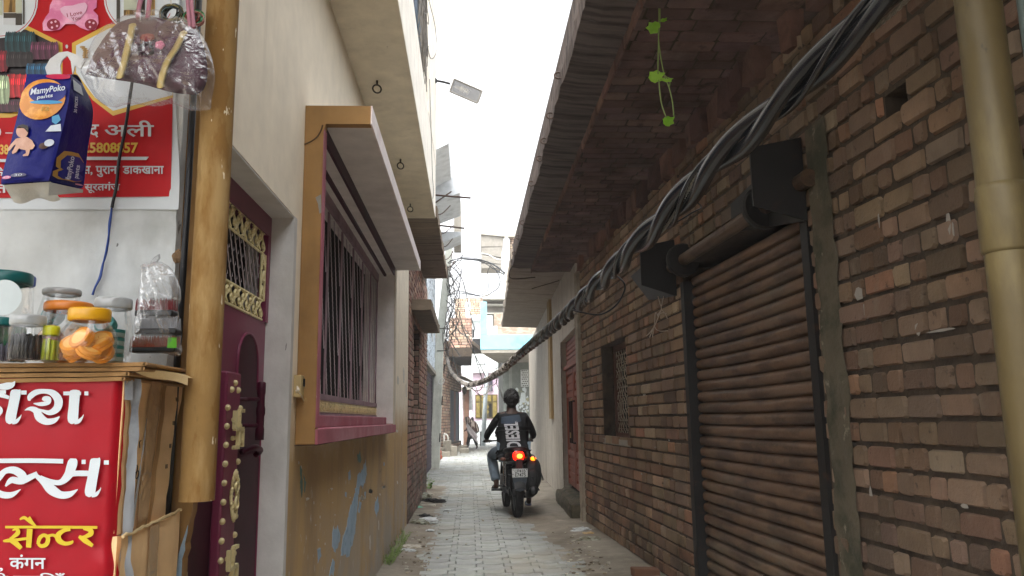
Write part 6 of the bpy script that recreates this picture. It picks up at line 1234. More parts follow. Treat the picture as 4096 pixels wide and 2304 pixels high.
b = MB(); b.prism([V(x0+.02, YC+.12, z0_), V(xb, YG+.1, z0_), V(xb+.1, YG+.1, z0_), V(x0+.12, YC+.14, z0_)], UZ*.9); b.build('side_parapet', M_wh, gh)
b = MB(); q = atY(1985, 1470, 31); b.torus(q, .05, .012, (1, 0, 0), (0, .3, 1), 14, 5); b.tube(spline([q, q+V(.02, 0, -.2), q+V(.08, 0, -.45)], 5), .01, 5); b.build('hook', M_black, gh)
b = MB()
for i, (px, pyt) in enumerate(((1960, 1300), (1972, 1335))): q0, q1 = atY(1948, 1340, YC+1.2), atY(px+8*i, 1340, YC+1.2); zz = atY(1950, 1262+38*i, YC+1.2); b.box((q0.x, YC+1.2+.3*i, z0_), (q1.x+.1, YC+1.5+.3*i, zz.z))
b.build('white_stair_wall', M_wh, gh)
b = MB(); b.box((xm+.35, YC+3, z0_+.3), (x1, YC+3.2, z1_+1.2)); b.build('upper_brick_wall', mat('pale_brick_far', '#a3988a', .9, [dict(c='#84705f', s=(4, 4, 9), lo=.45, hi=.55, a=.7)], bump=.4), gh)
# unfinished brick and white houses over the roofs
YQ = 46.0
wh = thing('balcony_house', 'white house with barred balcony window and unfinished brick storey above, far behind the brick room', 'house', V(.5, YQ, 0))
def Q(px, py, Y): return atY(px, py, Y)
q0, q1 = Q(1820, 1270, YQ), Q(1926, 1193, YQ)
b = MB(); panel(b, (0, YQ, 0), UX, UZ, -UY, q0.x, q1.x+1, q0.z-.3, q1.z, (), .4); b.build('brick_storey_core', M_mortar, wh)
b = MB(); bricks(b, (0, YQ, 0), UX, UZ, -UY, q0.x, q1.x+1, q0.z-.3, q1.z, (), pal=[(.52, .38, .27), (.48, .33, .23), (.56, .44, .32), (.42, .3, .22)], bl=.3, bh=.13, gap=.025); b.build('brick_storey', M_brF, wh)
q0, q1 = Q(1863, 1268, YQ), Q(1881, 1208, YQ); b = MB(); b.box((q0.x, YQ-.12, q0.z), (q1.x, YQ-.001, q1.z)); b.build('pilaster', M_wh, wh)
q0, q1 = Q(1870, 1400, YQ-1), Q(1935, 1268, YQ-1); b = MB(); b.box((q0.x, YQ-1, 2.0), (q1.x+1, YQ-.4, q1.z)); b.build('wall', M_wh, wh)
q0, q1 = Q(1865, 1282, YQ-1), Q(1935, 1268, YQ-1); b = MB(); b.box((q0.x, YQ-1.8, q0.z), (q1.x, YQ-1.001, q1.z)); b.build('roof_band', M_wh, wh)
q0, q1 = Q(1891, 1397, YQ-1), Q(1921, 1355, YQ-1); b = MB(); b.box((q0.x, YQ-1.03, q0.z), (q1.x, YQ-1.001, q1.z)); wq = b.build('window', mat('dim_window', '#55575a', .4), wh)
b = MB()
for i in range(7): x = q0.x+(q1.x-q0.x)*(i+.5)/7; b.tube([V(x, YQ-1.06, q0.z), V(x, YQ-1.06, q1.z)], .02, 5)
for i in range(4): z = q0.z+(q1.z-q0.z)*(i+.5)/4; b.tube([V(q0.x, YQ-1.06, z), V(q1.x, YQ-1.06, z)], .012, 5)
b.build('window_bar', M_black, wq)
q0, q1 = Q(1890, 1350, YQ-1), Q(1896, 1318, YQ-1); b = MB(); b.box((q0.x, YQ-1.03, q0.z), (q1.x, YQ-1.001, q1.z)); b.build('small_window', M_dark, wh)
q0, q1 = Q(1885, 1400, YQ-2), Q(1930, 1500, YQ-2); b = MB(); b.prism([Q(1886, 1398, YQ-2), Q(1926, 1398, YQ-2), Q(1958, 1450, YQ-2), Q(1960, 1492, YQ-2), Q(1886, 1492, YQ-2)], V(0, .3, 0)); b.build('white_gable', M_wh, wh)
YT = 38.0
tb = thing('unfinished_tower', 'tall unfinished concrete building with stepped slab undersides and brick infill, above the cyan balcony', 'building', V(1.5, YT, 0))
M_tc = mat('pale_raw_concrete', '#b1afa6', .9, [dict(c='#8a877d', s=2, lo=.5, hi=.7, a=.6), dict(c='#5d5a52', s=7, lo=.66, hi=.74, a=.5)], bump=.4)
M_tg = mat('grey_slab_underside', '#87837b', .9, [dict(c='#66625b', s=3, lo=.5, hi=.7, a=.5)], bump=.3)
T = lambda px, py, dy=0: atY(px, py, YT+dy)
b = MB(); b.prism([T(1923, 908), T(2090, 908), T(2090, 946), T(2020, 946), T(1923, 936)], V(0, .5, 0)); b.build('roof_beam', M_tc, tb)
b = MB()
for P in ([(1924, 938), (2014, 946), (2012, 986), (1925, 986)], [(1926, 990), (2008, 988), (2006, 1030), (1926, 1014)], [(1925, 1018), (2004, 1034), (2004, 1055), (1925, 1050)], [(1925, 1054), (2004, 1058), (2004, 1071), (1925, 1071)]): b.prism([T(x, y, .1) for x, y in P], V(0, 1.5, 0))
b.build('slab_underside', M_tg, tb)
b = MB(); p0, p1 = T(2018, 946), T(2040, 1450); b.box((p0.x, YT+.02, 0), (p1.x, YT+.4, p0.z)); p0, p1 = T(2004, 1000), T(2012, 1450); b.box((p0.x, YT+.2, 0), (p1.x, YT+.5, p0.z)); b.build('column', M_tc, tb)
b = MB(); p0, p1 = T(2042, 1200, .3), T(2100, 946, .3); panel(b, (0, YT+.3, 0), UX, UZ, -UY, p0.x, p1.x, p0.z, p1.z, (), .2); b.build('infill_core', M_mortar, tb)
b = MB(); bricks(b, (0, YT+.3, 0), UX, UZ, -UY, p0.x, p1.x, p0.z, p1.z, (), pal=[(.5, .36, .25), (.46, .3, .2), (.54, .42, .3)], bl=.28, bh=.12, gap=.025); b.build('brick_infill', M_brF, tb)
lt = thing('concrete_house', 'grey concrete house with stacked flat roof slabs, just above the cyan balcony post', 'house', V(1.2, 34, 0)); T = lambda px, py, dy=0: atY(px, py, 34+dy)
b = MB(); p0, p1 = T(1932, 1197), T(2030, 1177); b.box((p0.x, 34, p0.z), (p1.x, 38, p1.z)); b.build('roof_slab', M_tc, lt)
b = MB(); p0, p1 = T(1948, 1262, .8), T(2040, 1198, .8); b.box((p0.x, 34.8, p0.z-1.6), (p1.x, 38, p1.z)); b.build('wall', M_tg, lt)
b = MB()
for y in (1215, 1250): p0, p1 = T(1946, y+6, .3), T(2030, y, .3); b.box((p0.x, 34.3, p0.z), (p1.x, 35, p1.z))
b.build('shelf_slab', M_tc, lt)
# ================================================================ motorbike and rider
BL, BRZ = V(.632, 10.80, 0), .07
def Bk(v): return BL+Matrix.Rotation(BRZ, 3, 'Z') @ Vector(v)
bike = thing('motorbike', 'black motorbike with lit red tail light and orange indicator, riding away down the alley', 'motorbike', BL, BRZ)
M_rub = mat('tyre_rubber', '#0f0f12', .85, [dict(c='#4a443b', s=9, lo=.5, hi=.7, a=.5)], bump=.4, bscale=60); M_bk2 = mat('gloss_black_paint', '#0b0c10', .25, spec=.6, coat=.3, var=.1); M_pl = mat('black_plastic', '#17181a', .6, var=.15); M_chr = mat('chrome', '#9a9c9e', .2, metal=.9, var=.1); M_alu = mat('dull_aluminium', '#55575a', .45, metal=.7)
def wheel(yc, r, w, nm):
    o = thing('x', None, None); bpy.data.objects.remove(o)
    b = MB(); prof = [(r-.075, -w*.32), (r-.05, -w*.5), (r-.022, -w*.5), (r-.006, -w*.3), (r, 0), (r-.006, w*.3), (r-.022, w*.5), (r-.05, w*.5), (r-.075, w*.32)]
    b.lathe([(a, z) for a, z in prof], (0, yc, r), 48, ((0, 1, 0), (0, 0, 1), (1, 0, 0)), cap=False)
    for k_ in range(60):
        a = 2*math.pi*k_/60
        for s in (-1, 0, 1):
            c = V(s*w*.27, yc+math.cos(a+s*.05)*(r-.002-.004*abs(s)), r+math.sin(a+s*.05)*(r-.002-.004*abs(s))); t = V(0, -math.sin(a), math.cos(a)); n = V(0, math.cos(a), math.sin(a)); b.obox(c, V(w*.11, 0, 0), t*.011, n*.005)
    ty = b.build(nm, M_rub, bike, local=True)
    b = MB(); b.lathe([(r-.095, -w*.28), (r-.07, -w*.33), (r-.07, w*.33), (r-.095, w*.28)], (0, yc, r), 40, ((0, 1, 0), (0, 0, 1), (1, 0, 0)), cap=False); b.lathe([(.03, -.07), (.055, -.06), (.055, .06), (.03, .07)], (0, yc, r), 20, ((0, 1, 0), (0, 0, 1), (1, 0, 0)))
    for k_ in range(6): a = 2*math.pi*k_/6; n = V(0, math.cos(a), math.sin(a)); b.beam(V(0, yc, r)+n*.04, V(0, yc, r)+n*(r-.085), .03, .035, (1, 0, 0))
    b.build('rim', M_alu, ty, local=True); return ty
wheel(.0, .31, .105, 'rear_wheel'); wheel(1.28, .30, .085, 'front_wheel')
def hull(secs, m_, name, par=bike, n=20, smooth=True):      # secs: (y, z, half width, half height, squareness)
    b = MB(); vs = []
    for (y, z, hw, hh, sq) in secs:
        for k_ in range(n):
            a = 2*math.pi*k_/n; c, s = math.cos(a), math.sin(a); e = sq
            vs.append(V(hw*math.copysign(abs(c)**e, c), y, z+hh*math.copysign(abs(s)**e, s)))
    N = len(secs); b.add(vs, [(i*n+k_, i*n+(k_+1) % n, (i+1)*n+(k_+1) % n, (i+1)*n+k_) for i in range(N-1) for k_ in range(n)]+[tuple(range(n))[::-1], tuple((N-1)*n+k_ for k_ in range(n))])
    return b.build(name, m_, par, smooth=smooth, local=True)
hull([(-.22, .80, .075, .075, .8), (-.17, .805, .125, .105, .8), (-.02, .79, .165, .115, .75), (.2, .74, .17, .11, .7), (.45, .70, .15, .11, .7)], M_bk2, 'tail_body')
hull([(-.20, .895, .09, .022, .8), (-.1, .90, .15, .035, .7), (.1, .88, .17, .045, .7), (.3, .845, .165, .04, .7), (.5, .835, .12, .04, .7), (.62, .85, .09, .03, .8)], mat('black_seat_vinyl', '#131315', .55, bump=.2), 'seat')
hull([(.56, .86, .08, .05, .8), (.64, .88, .14, .10, .7), (.78, .90, .155, .12, .7), (.95, .91, .13, .11, .7), (1.04, .90, .07, .07, .8)], M_bk2, 'fuel_tank')
b = MB(); b.box((-.14, .42, .28), (.14, .82, .52)); b.lathe([(.085, 0), (.085, .16), (.1, .17), (.1, .2), (.07, .24)], (0, .74, .50), 16); b.build('engine', M_alu, bike, local=True, bevel=.03)
b = MB(); b.tube([V(.0, 1.05, .86), V(0, .75, .60), V(0, .42, .56), V(0, .30, .45)], .028, 8)
for s in (-1, 1): b.tube([V(s*.11, .5, .72), V(s*.12, .1, .78)], .016, 8); b.tube([V(s*.10, .38, .42), V(s*.095, 0, .31)], .022, 8)
b.build('frame', M_pl, bike, local=True)
b = MB()
for s in (-1, 1):
    b.tube([V(s*.125, .0, .36), V(s*.13, .14, .70)], .018, 8); b.tube([V(s*.125, 0, .36)+V(s*.005, .14, .34)*(i/90.)+V(math.cos(i*.9), math.sin(i*.9)*.9, 0)*.034 for i in range(12, 80)], .006, 5)
b.build('rear_shock', M_pl, bike, local=True)
# mudguard with plate
b = MB()
def mg(a, c):
    ang = math.radians(165-85*c); rr = .345+.02*(1-c); w = (.10-.03*(1-c)) if c > .2 else .075; x = (a-.5)*2*w; return V(x, math.cos(ang)*rr, .31+math.sin(ang)*rr-.25*abs(x)*abs(x)/w*1.2)
b.grid(mg, 12, 24); b.build('rear_mudguard', M_pl, bike, local=True, smooth=True)
b = MB(); b.prism([V(-.10, -.30, .60), V(.10, -.30, .60), V(.095, -.31, .50), V(.058, -.325, .375), (0, -.33, .362), V(-.058, -.325, .375), V(-.095, -.31, .50)], V(0, .012, 0)); b.build('mud_flap', mat('slate_plastic', '#3d4650', .4, [dict(c='#5d6a75', s=4, lo=.5, hi=.7)], spec=.5), bike, local=True, bevel=.004)
b = MB(); b.box((-.04, -.30, .60), (.04, -.2, .78)); b.build('plate_bracket', mat('dark_red_plastic', '#3d0d0f', .4), bike, local=True)
b = MB(); b.box((-.104, -.335, .545), (.104, -.329, .655)); pl_ = b.build('number_plate', mat('white_plate', '#c4c7c6', .4, [dict(c='#9a9c98', s=20, lo=.58, hi=.7, a=.6)]), bike, local=True, bevel=.002)
pf_ = lambda u, v: V(u, -.3365, v)
text('UP41B', (-.068, .603, .075, .648), pf_, M_pl, pl_, bold=.015, depth=0, local=True); text('E7475', (-.066, .553, .078, .598), pf_, M_pl, pl_, bold=.015, depth=0, local=True)
b = MB()
for x, z in ((-.09, .64), (.09, .645), (-.092, .585)): b.lathe([(0, 0), (.007, 0)], (x, -.3366, z), 10, ((1, 0, 0), (0, 0, 1), (0, -1, 0)), cap=False)
b.build('plate_bolt', M_pl, pl_, local=True)
# lights
hull([(-.245, .815, .055, .042, .7), (-.235, .815, .072, .058, .7), (-.20, .815, .08, .065, .7)], mat('tail_light_red', '#c01208', .3, emit=('#ff1404', 1.6)), 'tail_light')
b = MB(); b.lathe([(0, 0), (.030, 0)], (.012, -.2465, .815), 20, ((1.25, 0, 0), (0, 0, 1), (0, -1, 0)), cap=False); b.build('bulb_glow', mat('tail_bulb', '#ffb060', .4, emit=('#ff6a18', 3)), [o for o in bpy.data.objects if o.name == 'tail_light'][0], local=True)
for s, lit in ((1, True), (-1, False)):
    b = MB(); b.tube([V(s*.10, -.16, .775), V(s*.17, -.17, .775)], .012, 8); o = b.build('indicator', M_pl, bike, local=True)
    b = MB(); b.ball((s*.205, -.18, .775), .038, .028, .026, 14, 10); b.build('indicator_lens', mat('lit_orange', '#ff7a10', .3, emit=('#ff5a08', 2.2)) if lit else mat('unlit_orange', '#5a2a10', .3), o, smooth=True, local=True)
b = MB(); b.tube(spline([V(.13, .2, .86), V(.12, -.12, .90), V(.06, -.23, .925), V(-.06, -.23, .925), V(-.12, -.12, .90), V(-.13, .2, .86)], 6), .014, 8); b.build('grab_rail', M_pl, bike, local=True, smooth=True)
# silencer on the right, footpegs, saree guard bits, stand
b = MB(); b.tube([V(.12, .75, .36), V(.15, .45, .22), V(.18, .2, .27)], [.025, .025, .03], 10); b.tube([V(.18, .22, .27), V(.19, .0, .31), V(.20, -.20, .36), V(.20, -.24, .37)], [.045, .062, .062, .05], 16); b.build('silencer', mat('burnt_black_steel', '#17171a', .45, metal=.4), bike, local=True, smooth=True)
for s in (-1, 1):
    b = MB(); b.tube([V(s*.12, .50, .32), V(s*.30, .50, .325)], .017, 8); b.build('foot_peg', M_pl, bike, local=True)
    b = MB(); b.tube([V(s*.11, .12, .40), V(s*.24, .10, .41)], .014, 8); b.build('pillion_peg', M_pl, bike, local=True)
b = MB(); b.tube([V(-.12, .60, .30), V(-.25, .68, .33)], .010, 6); b.build('gear_lever', M_pl, bike, local=True)
b = MB(); b.tube([V(-.16, .15, .75), V(-.17, .12, .45), V(-.16, -.12, .42)], .009, 6); b.tube([V(-.16, -.05, .72), V(-.165, -.10, .42)], .009, 6); b.tube([V(-.15, .1, .62), V(-.17, -.08, .60)], .008, 6); b.build('saree_guard', M_chr, bike, local=True)
b = MB(); b.obox((-.105, .22, .36), (.012, 0, 0), (0, .26, .03), (0, -.005, .05)); b.build('chain_case', M_pl, bike, local=True, bevel=.01)
# front end
b = MB()
for s in (-1, 1): b.tube([V(s*.075, 1.28, .30), V(s*.075, 1.05, .92)], .02, 8)
b.tube([V(-.09, 1.04, .95), V(.09, 1.04, .95)], .025, 8); b.build('fork', M_pl, bike, local=True)
b = MB(); b.tube(spline([V(-.36, .90, .985), V(-.24, .93, .99), V(-.12, 1.02, .99), V(0, 1.04, .98), V(.12, 1.02, .99), V(.24, .93, .99), V(.36, .90, .985)], 6), .012, 8)
for s in (-1, 1): b.tube([V(s*.25, .93, .99), V(s*.37, .895, .985)], .018, 10); b.tube(spline([V(s*.24, .96, .99), V(s*.30, 1.02, .985), V(s*.38, .98, .98)], 5), .006, 6)
b.build('handlebar', M_pl, bike, local=True, smooth=True)
hull([(1.06, .88, .06, .06, .8), (1.10, .90, .10, .11, .8), (1.18, .90, .095, .10, .8), (1.22, .90, .06, .06, .8)], M_bk2, 'headlight_cowl')
b = MB(); b.grid(lambda a, c: V((a-.5)*.12, 1.28+math.cos(math.radians(20+130*c))*.33, .30+math.sin(math.radians(20+130*c))*.33-.3*(a-.5)**2*.2), 6, 16); b.build('front_mudguard', M_bk2, bike, local=True, smooth=True)
# ---- skin-modifier bodies
def skin(name, J, E, m_, par, root=0, sub=2, local=True):
    me = bpy.data.meshes.new(name); me.from_pydata([tuple(j[0]) for j in J], E, []); me.materials.append(m_)
    o = bpy.data.objects.new(name, me); col.objects.link(o); o.parent = par
    md = o.modifiers.new('skin', 'SKIN'); md.use_smooth_shade = True; md.branch_smoothing = .4
    if not me.skin_vertices: me.skin_vertices.new() if hasattr(me.skin_vertices, 'new') else None
    for i, j in enumerate(J):
        r = j[1]; s = me.skin_vertices[0].data[i]; s.radius = r if isinstance(r, tuple) else (r, r); s.use_root = (i == root)
    s2 = o.modifiers.new('sub', 'SUBSURF'); s2.levels = sub; s2.render_levels = sub
    return o
M_skin = mat('brown_skin', '#3a241a', .55, var=.1); M_shirt = mat('black_tshirt', '#08090c', .95, [dict(c='#121319', s=5, lo=.5, hi=.7)], bump=.3, bscale=18, bdist=.02); M_jean = mat('washed_blue_jeans', '#6d7c88', .85, [dict(c='#4d5a66', s=8, lo=.5, hi=.7, a=.6), dict(c='#788691', s=14, lo=.58, hi=.7, a=.5)], bump=.4, bscale=30, bdist=.015); M_hair = mat('black_hair', '#0c0a09', .6, bump=.8, bscale=90)
rider = thing('person', 'man in black t-shirt with white vertical print and blue jeans, riding the black motorbike away', 'person', BL, BRZ)
J = [((0, .36, .90), (.17, .12)), ((0, .39, 1.04), (.17, .11)), ((0, .44, 1.22), (.18, .11)), ((0, .465, 1.34), (.12, .085)), ((0, .47, 1.42), .068), ((0, .485, 1.49), (.072, .078)), ((0, .495, 1.58), (.085, .098)), ((0, .485, 1.665), (.066, .08)),
     ((-.17, .46, 1.365), .055), ((-.34, .56, 1.09), .042), ((-.335, .80, 1.00), .029), ((-.315, .89, .995), (.034, .022)), ((.17, .46, 1.365), .055), ((.325, .58, 1.08), .042), ((.33, .80, 1.01), .029), ((.315, .89, 1.0), (.034, .022)),
     ((-.11, .40, .86), .095), ((-.255, .84, .80), .062), ((-.215, .62, .42), .040), ((-.215, .58, .365), .038), ((-.225, .68, .345), (.042, .03)), ((-.23, .79, .335), (.04, .018)), ((.11, .40, .86), .095), ((.26, .86, .74), .062), ((.265, .74, .22), .040), ((.265, .70, .135), .038), ((.27, .80, .11), (.042, .03)), ((.275, .90, .10), (.04, .018)), ((0, .60, 1.57), .016), ((0, .575, 1.49), .03)]
E = [(0, 1), (1, 2), (2, 3), (3, 4), (4, 5), (5, 6), (6, 7), (3, 8), (8, 9), (9, 10), (10, 11), (3, 12), (12, 13), (13, 14), (14, 15), (0, 16), (16, 17), (17, 18), (18, 19), (19, 20), (20, 21), (0, 22), (22, 23), (23, 24), (24, 25), (25, 26), (26, 27), (6, 28), (5, 29)]
for hand, s in ((11, -1), (15, 1)):
    hx = J[hand][0]
    for k_ in range(4):
        x = hx[0]+s*(-.028+.019*k_); L = (.028, .032, .030, .022)[k_]; i = len(J)
        J += [((x, hx[1]+.030, hx[2]+.012), .0095), ((x, hx[1]+.030+L, hx[2]-.004), .009), ((x, hx[1]+.022+L*.5, hx[2]-.034), .008)]; E += [(hand, i), (i, i+1), (i+1, i+2)]
    i = len(J); J += [((hx[0]-s*.036, hx[1]+.002, hx[2]-.012), .011), ((hx[0]-s*.030, hx[1]+.03, hx[2]-.03), .009)]; E += [(hand, i), (i, i+1)]
body = skin('body', J, E, M_skin, rider)
hb2 = MB()
for i in range(520):           # short curly hair over crown, back and sides
    a = random.uniform(0, 2*math.pi); zz = random.uniform(-.75, 1); r_ = math.sqrt(max(0, 1-zz*zz)); d_ = V(r_*math.cos(a), r_*math.sin(a), zz)
    if d_.y > .45 and zz < .55: continue
    if zz < -.45 and d_.y > -.2: continue
    c = V(0, .485, 1.605)+V(d_.x*.094, d_.y*.114, d_.z*.118); hb2.ball(c, random.uniform(.014, .027), None, None, 7, 5)
hb2.ball((0, .482, 1.61), .094, .112, .115, 20, 14); hb2.ball((0, .44, 1.51), .066, .06, .055, 16, 10, nz=.15); hb2.build('hair', M_hair, rider, local=True, smooth=True)
b = MB()
for s in (-1, 1): b.ball((s*.092, .505, 1.565), .012, .024, .034, 10, 8)
b.build('ear', M_skin, rider, local=True, smooth=True)
SJ = [((0, .35, .85), (.245, .17)), ((0, .37, .96), (.24, .165)), ((0, .41, 1.10), (.24, .16)), ((0, .445, 1.24), (.25, .155)), ((0, .465, 1.345), (.19, .12)), ((0, .47, 1.42), (.085, .08)), ((-.175, .46, 1.355), .070), ((-.28, .52, 1.20), .060), ((-.345, .565, 1.09), .052), ((-.345, .67, 1.045), .046), ((.175, .46, 1.355), .070), ((.27, .53, 1.20), .060), ((.33, .585, 1.08), .052), ((.335, .68, 1.045), .046)]
shirt = skin('tshirt', SJ, [(0, 1), (1, 2), (2, 3), (3, 4), (4, 5), (4, 6), (6, 7), (7, 8), (8, 9), (4, 10), (10, 11), (11, 12), (12, 13)], M_shirt, rider, 1)
TJ = [((0, .36, .87), (.19, .14)), ((-.115, .42, .855), .112), ((-.20, .66, .83), .098), ((-.258, .85, .785), .085), ((-.24, .74, .60), .078), ((-.222, .65, .47), .074), ((-.218, .63, .43), .07), ((.115, .42, .855), .112), ((.20, .66, .81), .098), ((.262, .87, .73), .085), ((.265, .80, .48), .075), ((.265, .75, .26), .07)]
skin('jeans', TJ, [(0, 1), (1, 2), (2, 3), (3, 4), (4, 5), (5, 6), (0, 7), (7, 8), (8, 9), (9, 10), (10, 11)], M_jean, rider, 0)
for s, (x, y, z) in ((-1, (-.225, .70, .315)), (1, (.268, .82, .075))):
    b = MB(); b.pillow([V(x+a*.05, y+c*.13, z) for a, c in [(math.cos(t*.5), math.sin(t*.5)*(1 if math.sin(t*.5) < 0 else 1)) for t in range(13)]], V(0, 0, -.012), 4); b.tube([V(x-.045, y+.02, z+.01), V(x-.02, y+.035, z+.05), V(x+.02, y+.035, z+.05), V(x+.045, y+.02, z+.01)], .010, 6); b.build('sandal', mat('dark_sandal', '#1c1c20', .7) if s < 0 else mat('blue_sandal', '#2c3a5c', .6), rider, local=True, smooth=True)
def wrapped(o):
    import bmesh
    bm = bmesh.new(); bm.from_mesh(o.data); bmesh.ops.triangulate(bm, faces=bm.faces[:])
    for _ in range(4):
        ed = [e for e in bm.edges if e.calc_length() > .016]
        if ed: bmesh.ops.subdivide_edges(bm, edges=ed, cuts=1); bmesh.ops.triangulate(bm, faces=bm.faces[:])
    bm.to_mesh(o.data); bm.free()
    md = o.modifiers.new('wrap', 'SHRINKWRAP'); md.target = shirt; md.wrap_method = 'PROJECT'; md.use_project_x = False; md.use_project_y = True; md.use_project_z = False; md.use_positive_direction = True; md.use_negative_direction = False; md.wrap_mode = 'ABOVE_SURFACE'; md.offset = .004
o = text('DIESEL', (.0, .0, 1, 1), lambda u, v: V(-.03+.10-.20*v-.03*(u-.5)+.012, -.3, .905+.37*u), mat('white_print', '#a9a9ad', .8, [dict(c='#6d6d72', s=40, lo=.55, hi=.7, a=.6)]), shirt, bold=.03, depth=0, local=True, spacing=.98); wrapped(o)
b = MB(); b.add([V(*p) for p in ((-.17, -.3, 1.245), (-.16, -.3, 1.335), (.10, -.3, 1.365), (.12, -.3, 1.275), (.09, -.3, 1.26), (-.06, -.3, 1.235))], [tuple(range(6))]); o = b.build('print_block', mat('slate_print', '#2b3644', .85), shirt, local=True); wrapped(o)
# ---- backpack hung on the right of the bike
bp = thing('backpack', 'black backpack with loose dangling straps hanging on the right side of the motorbike', 'backpack', Bk((.27, -.05, .42)), BRZ)
def bpx(px, py, Y=10.72): return atY(px, py, Y)
b = MB(); O = smooth_out([(2118, 1832), (2140, 1832), (2158, 1850), (2166, 1890), (2164, 1925), (2150, 1955), (2130, 1972), (2100, 1955), (2095, 1900), (2104, 1850)], 4)
b.pillow([bpx(x, y) for x, y in O], V(0, -.09, 0), 8, .008, 9, flat=.4); b.build('bag', mat('black_nylon', '#0f1013', .7, bump=.3, bscale=40), bp, smooth=True)
b = MB(); O = smooth_out([(2112, 1880), (2140, 1878), (2152, 1910), (2144, 1945), (2118, 1950), (2108, 1915)], 4); b.pillow([bpx(x, y, 10.63) for x, y in O], V(0, -.03, 0), 5, .005, 12); b.build('pocket', bpy.data.materials['black_nylon'], bp, smooth=True)
for P in ([(2140, 1835), (2156, 1870), (2163, 1890), (2170, 1910), (2172, 1922)], [(2145, 1940), (2150, 1950), (2157, 1962)], [(2112, 1835), (2120, 1820), (2134, 1822), (2140, 1834)]):
    b = MB(); S_ = spline([bpx(x, y, 10.6) for x, y in P], 5)
    for i in range(len(S_)-1): b.beam(S_[i], S_[i+1], .018, .003, (0, 1, 0))
    b.build('strap', M_pl, bp)
# ================================================================ stooping woman walking far away
W0 = atZ(1885, 1799); wm = thing('person', 'stooping woman in a brown and white striped shawl, walking far down the alley', 'person', W0, 0)
J = [((.05, 0, .80), (.13, .11)), ((.06, -.02, 1.0), (.13, .11)), ((-.02, -.03, 1.18), (.13, .1)), ((-.10, -.04, 1.27), .055), ((-.17, -.05, 1.33), (.085, .09)), ((-.20, -.05, 1.40), .07), ((-.02, -.2, 1.18), .05), ((-.14, -.22, .95), .04), ((-.26, -.2, .85), .032), ((-.02, .16, 1.18), .05), ((-.12, .18, .95), .04), ((-.22, .15, .85), .03), ((.0, -.09, .76), .09), ((-.13, -.1, .42), .065), ((-.16, -.1, .10), .05), ((-.25, -.1, .04), .035), ((.10, .09, .76), .09), ((.16, .09, .42), .065), ((.27, .09, .12), .05), ((.20, .09, .04), .035)]
for h, s in ((8, -1), (11, 1)):
    hx = J[h][0]
    for k_ in range(5): i = len(J); J.append(((hx[0]-.06+.012*(k_ == 4), hx[1]-.03+.015*k_, hx[2]-.05+.03*(k_ == 4)), .009))
E = [(0, 1), (1, 2), (2, 3), (3, 4), (4, 5), (2, 6), (6, 7), (7, 8), (2, 9), (9, 10), (10, 11), (0, 12), (12, 13), (13, 14), (14, 15), (0, 16), (16, 17), (17, 18), (18, 19)]+[(8, 20+k_) for k_ in range(5)]+[(11, 25+k_) for k_ in range(5)]
skin('body', J, E, M_skin, wm)
M_str = mat('striped_shawl', '#4a3026', .85, [dict(c='#b5a79c', s=(11, 5, 2.2), lo=.52, hi=.58, d=1)])
def shawl(a, c):
    th_ = 2*math.pi*a; cx, cz_ = [(-.19, 1.46), (-.16, 1.36), (-.06, 1.22), (.05, 1.05), (.08, .88), (.08, .72)][0], 0
    prof = [(-.18, 1.46, .01), (-.18, 1.42, .10), (-.15, 1.30, .125), (-.04, 1.20, .20), (.05, 1.04, .235), (.09, .86, .24), (.10, .70, .245)]
    t = c*(len(prof)-1); i = min(int(t), len(prof)-2); f = t-i; x, z, r = [prof[i][q]*(1-f)+prof[i+1][q]*f for q in range(3)]
    w = 1+.09*math.sin(th_*7+c*3)*c; return V(x+r*math.cos(th_)*w, -.03+r*.85*math.sin(th_)*w, z-.10*c*math.cos(th_+.4)*-.9-.05*c*noise.noise(V(a*6, c*3, 0)))
b = MB(); b.grid(shawl, 40, 24); b.build('shawl', M_str, wm, local=True, smooth=True)
b = MB(); b.grid(lambda a, c: V(-.20+.46*c+.03*math.sin(a*9), -.30-.02*math.sin(a*7+c*3), 1.02-.42*c*1.35+.30*(a-.5)*(1.2-.2*c)), 14, 14); o = b.build('scarf', mat('pale_grey_scarf', '#a8a0a0', .85, var=.15), wm, local=True, smooth=True); o.modifiers.new('s', 'SOLIDIFY').thickness = .012
TJ = [((.05, 0, .82), (.16, .14)), ((.0, -.09, .74), .105), ((-.12, -.1, .44), .085), ((-.155, -.1, .14), .075), ((.10, .09, .74), .105), ((.16, .09, .44), .085), ((.265, .09, .16), .075)]
skin('trousers', TJ, [(0, 1), (1, 2), (2, 3), (0, 4), (4, 5), (5, 6)], mat('black_trousers', '#191a1c', .85), wm)
b = MB(); b.pillow([V(.02+.13*math.cos(t*.5)+.05*0, -.21, .62+.15*math.sin(t*.5)) for t in range(13)], V(0, -.05, 0), 5); b.build('cloth_bag', mat('patterned_cloth_bag', '#4a4a4c', .8, [dict(c='#b3b0ac', s=16, lo=.54, hi=.58)]), wm, local=True, smooth=True)
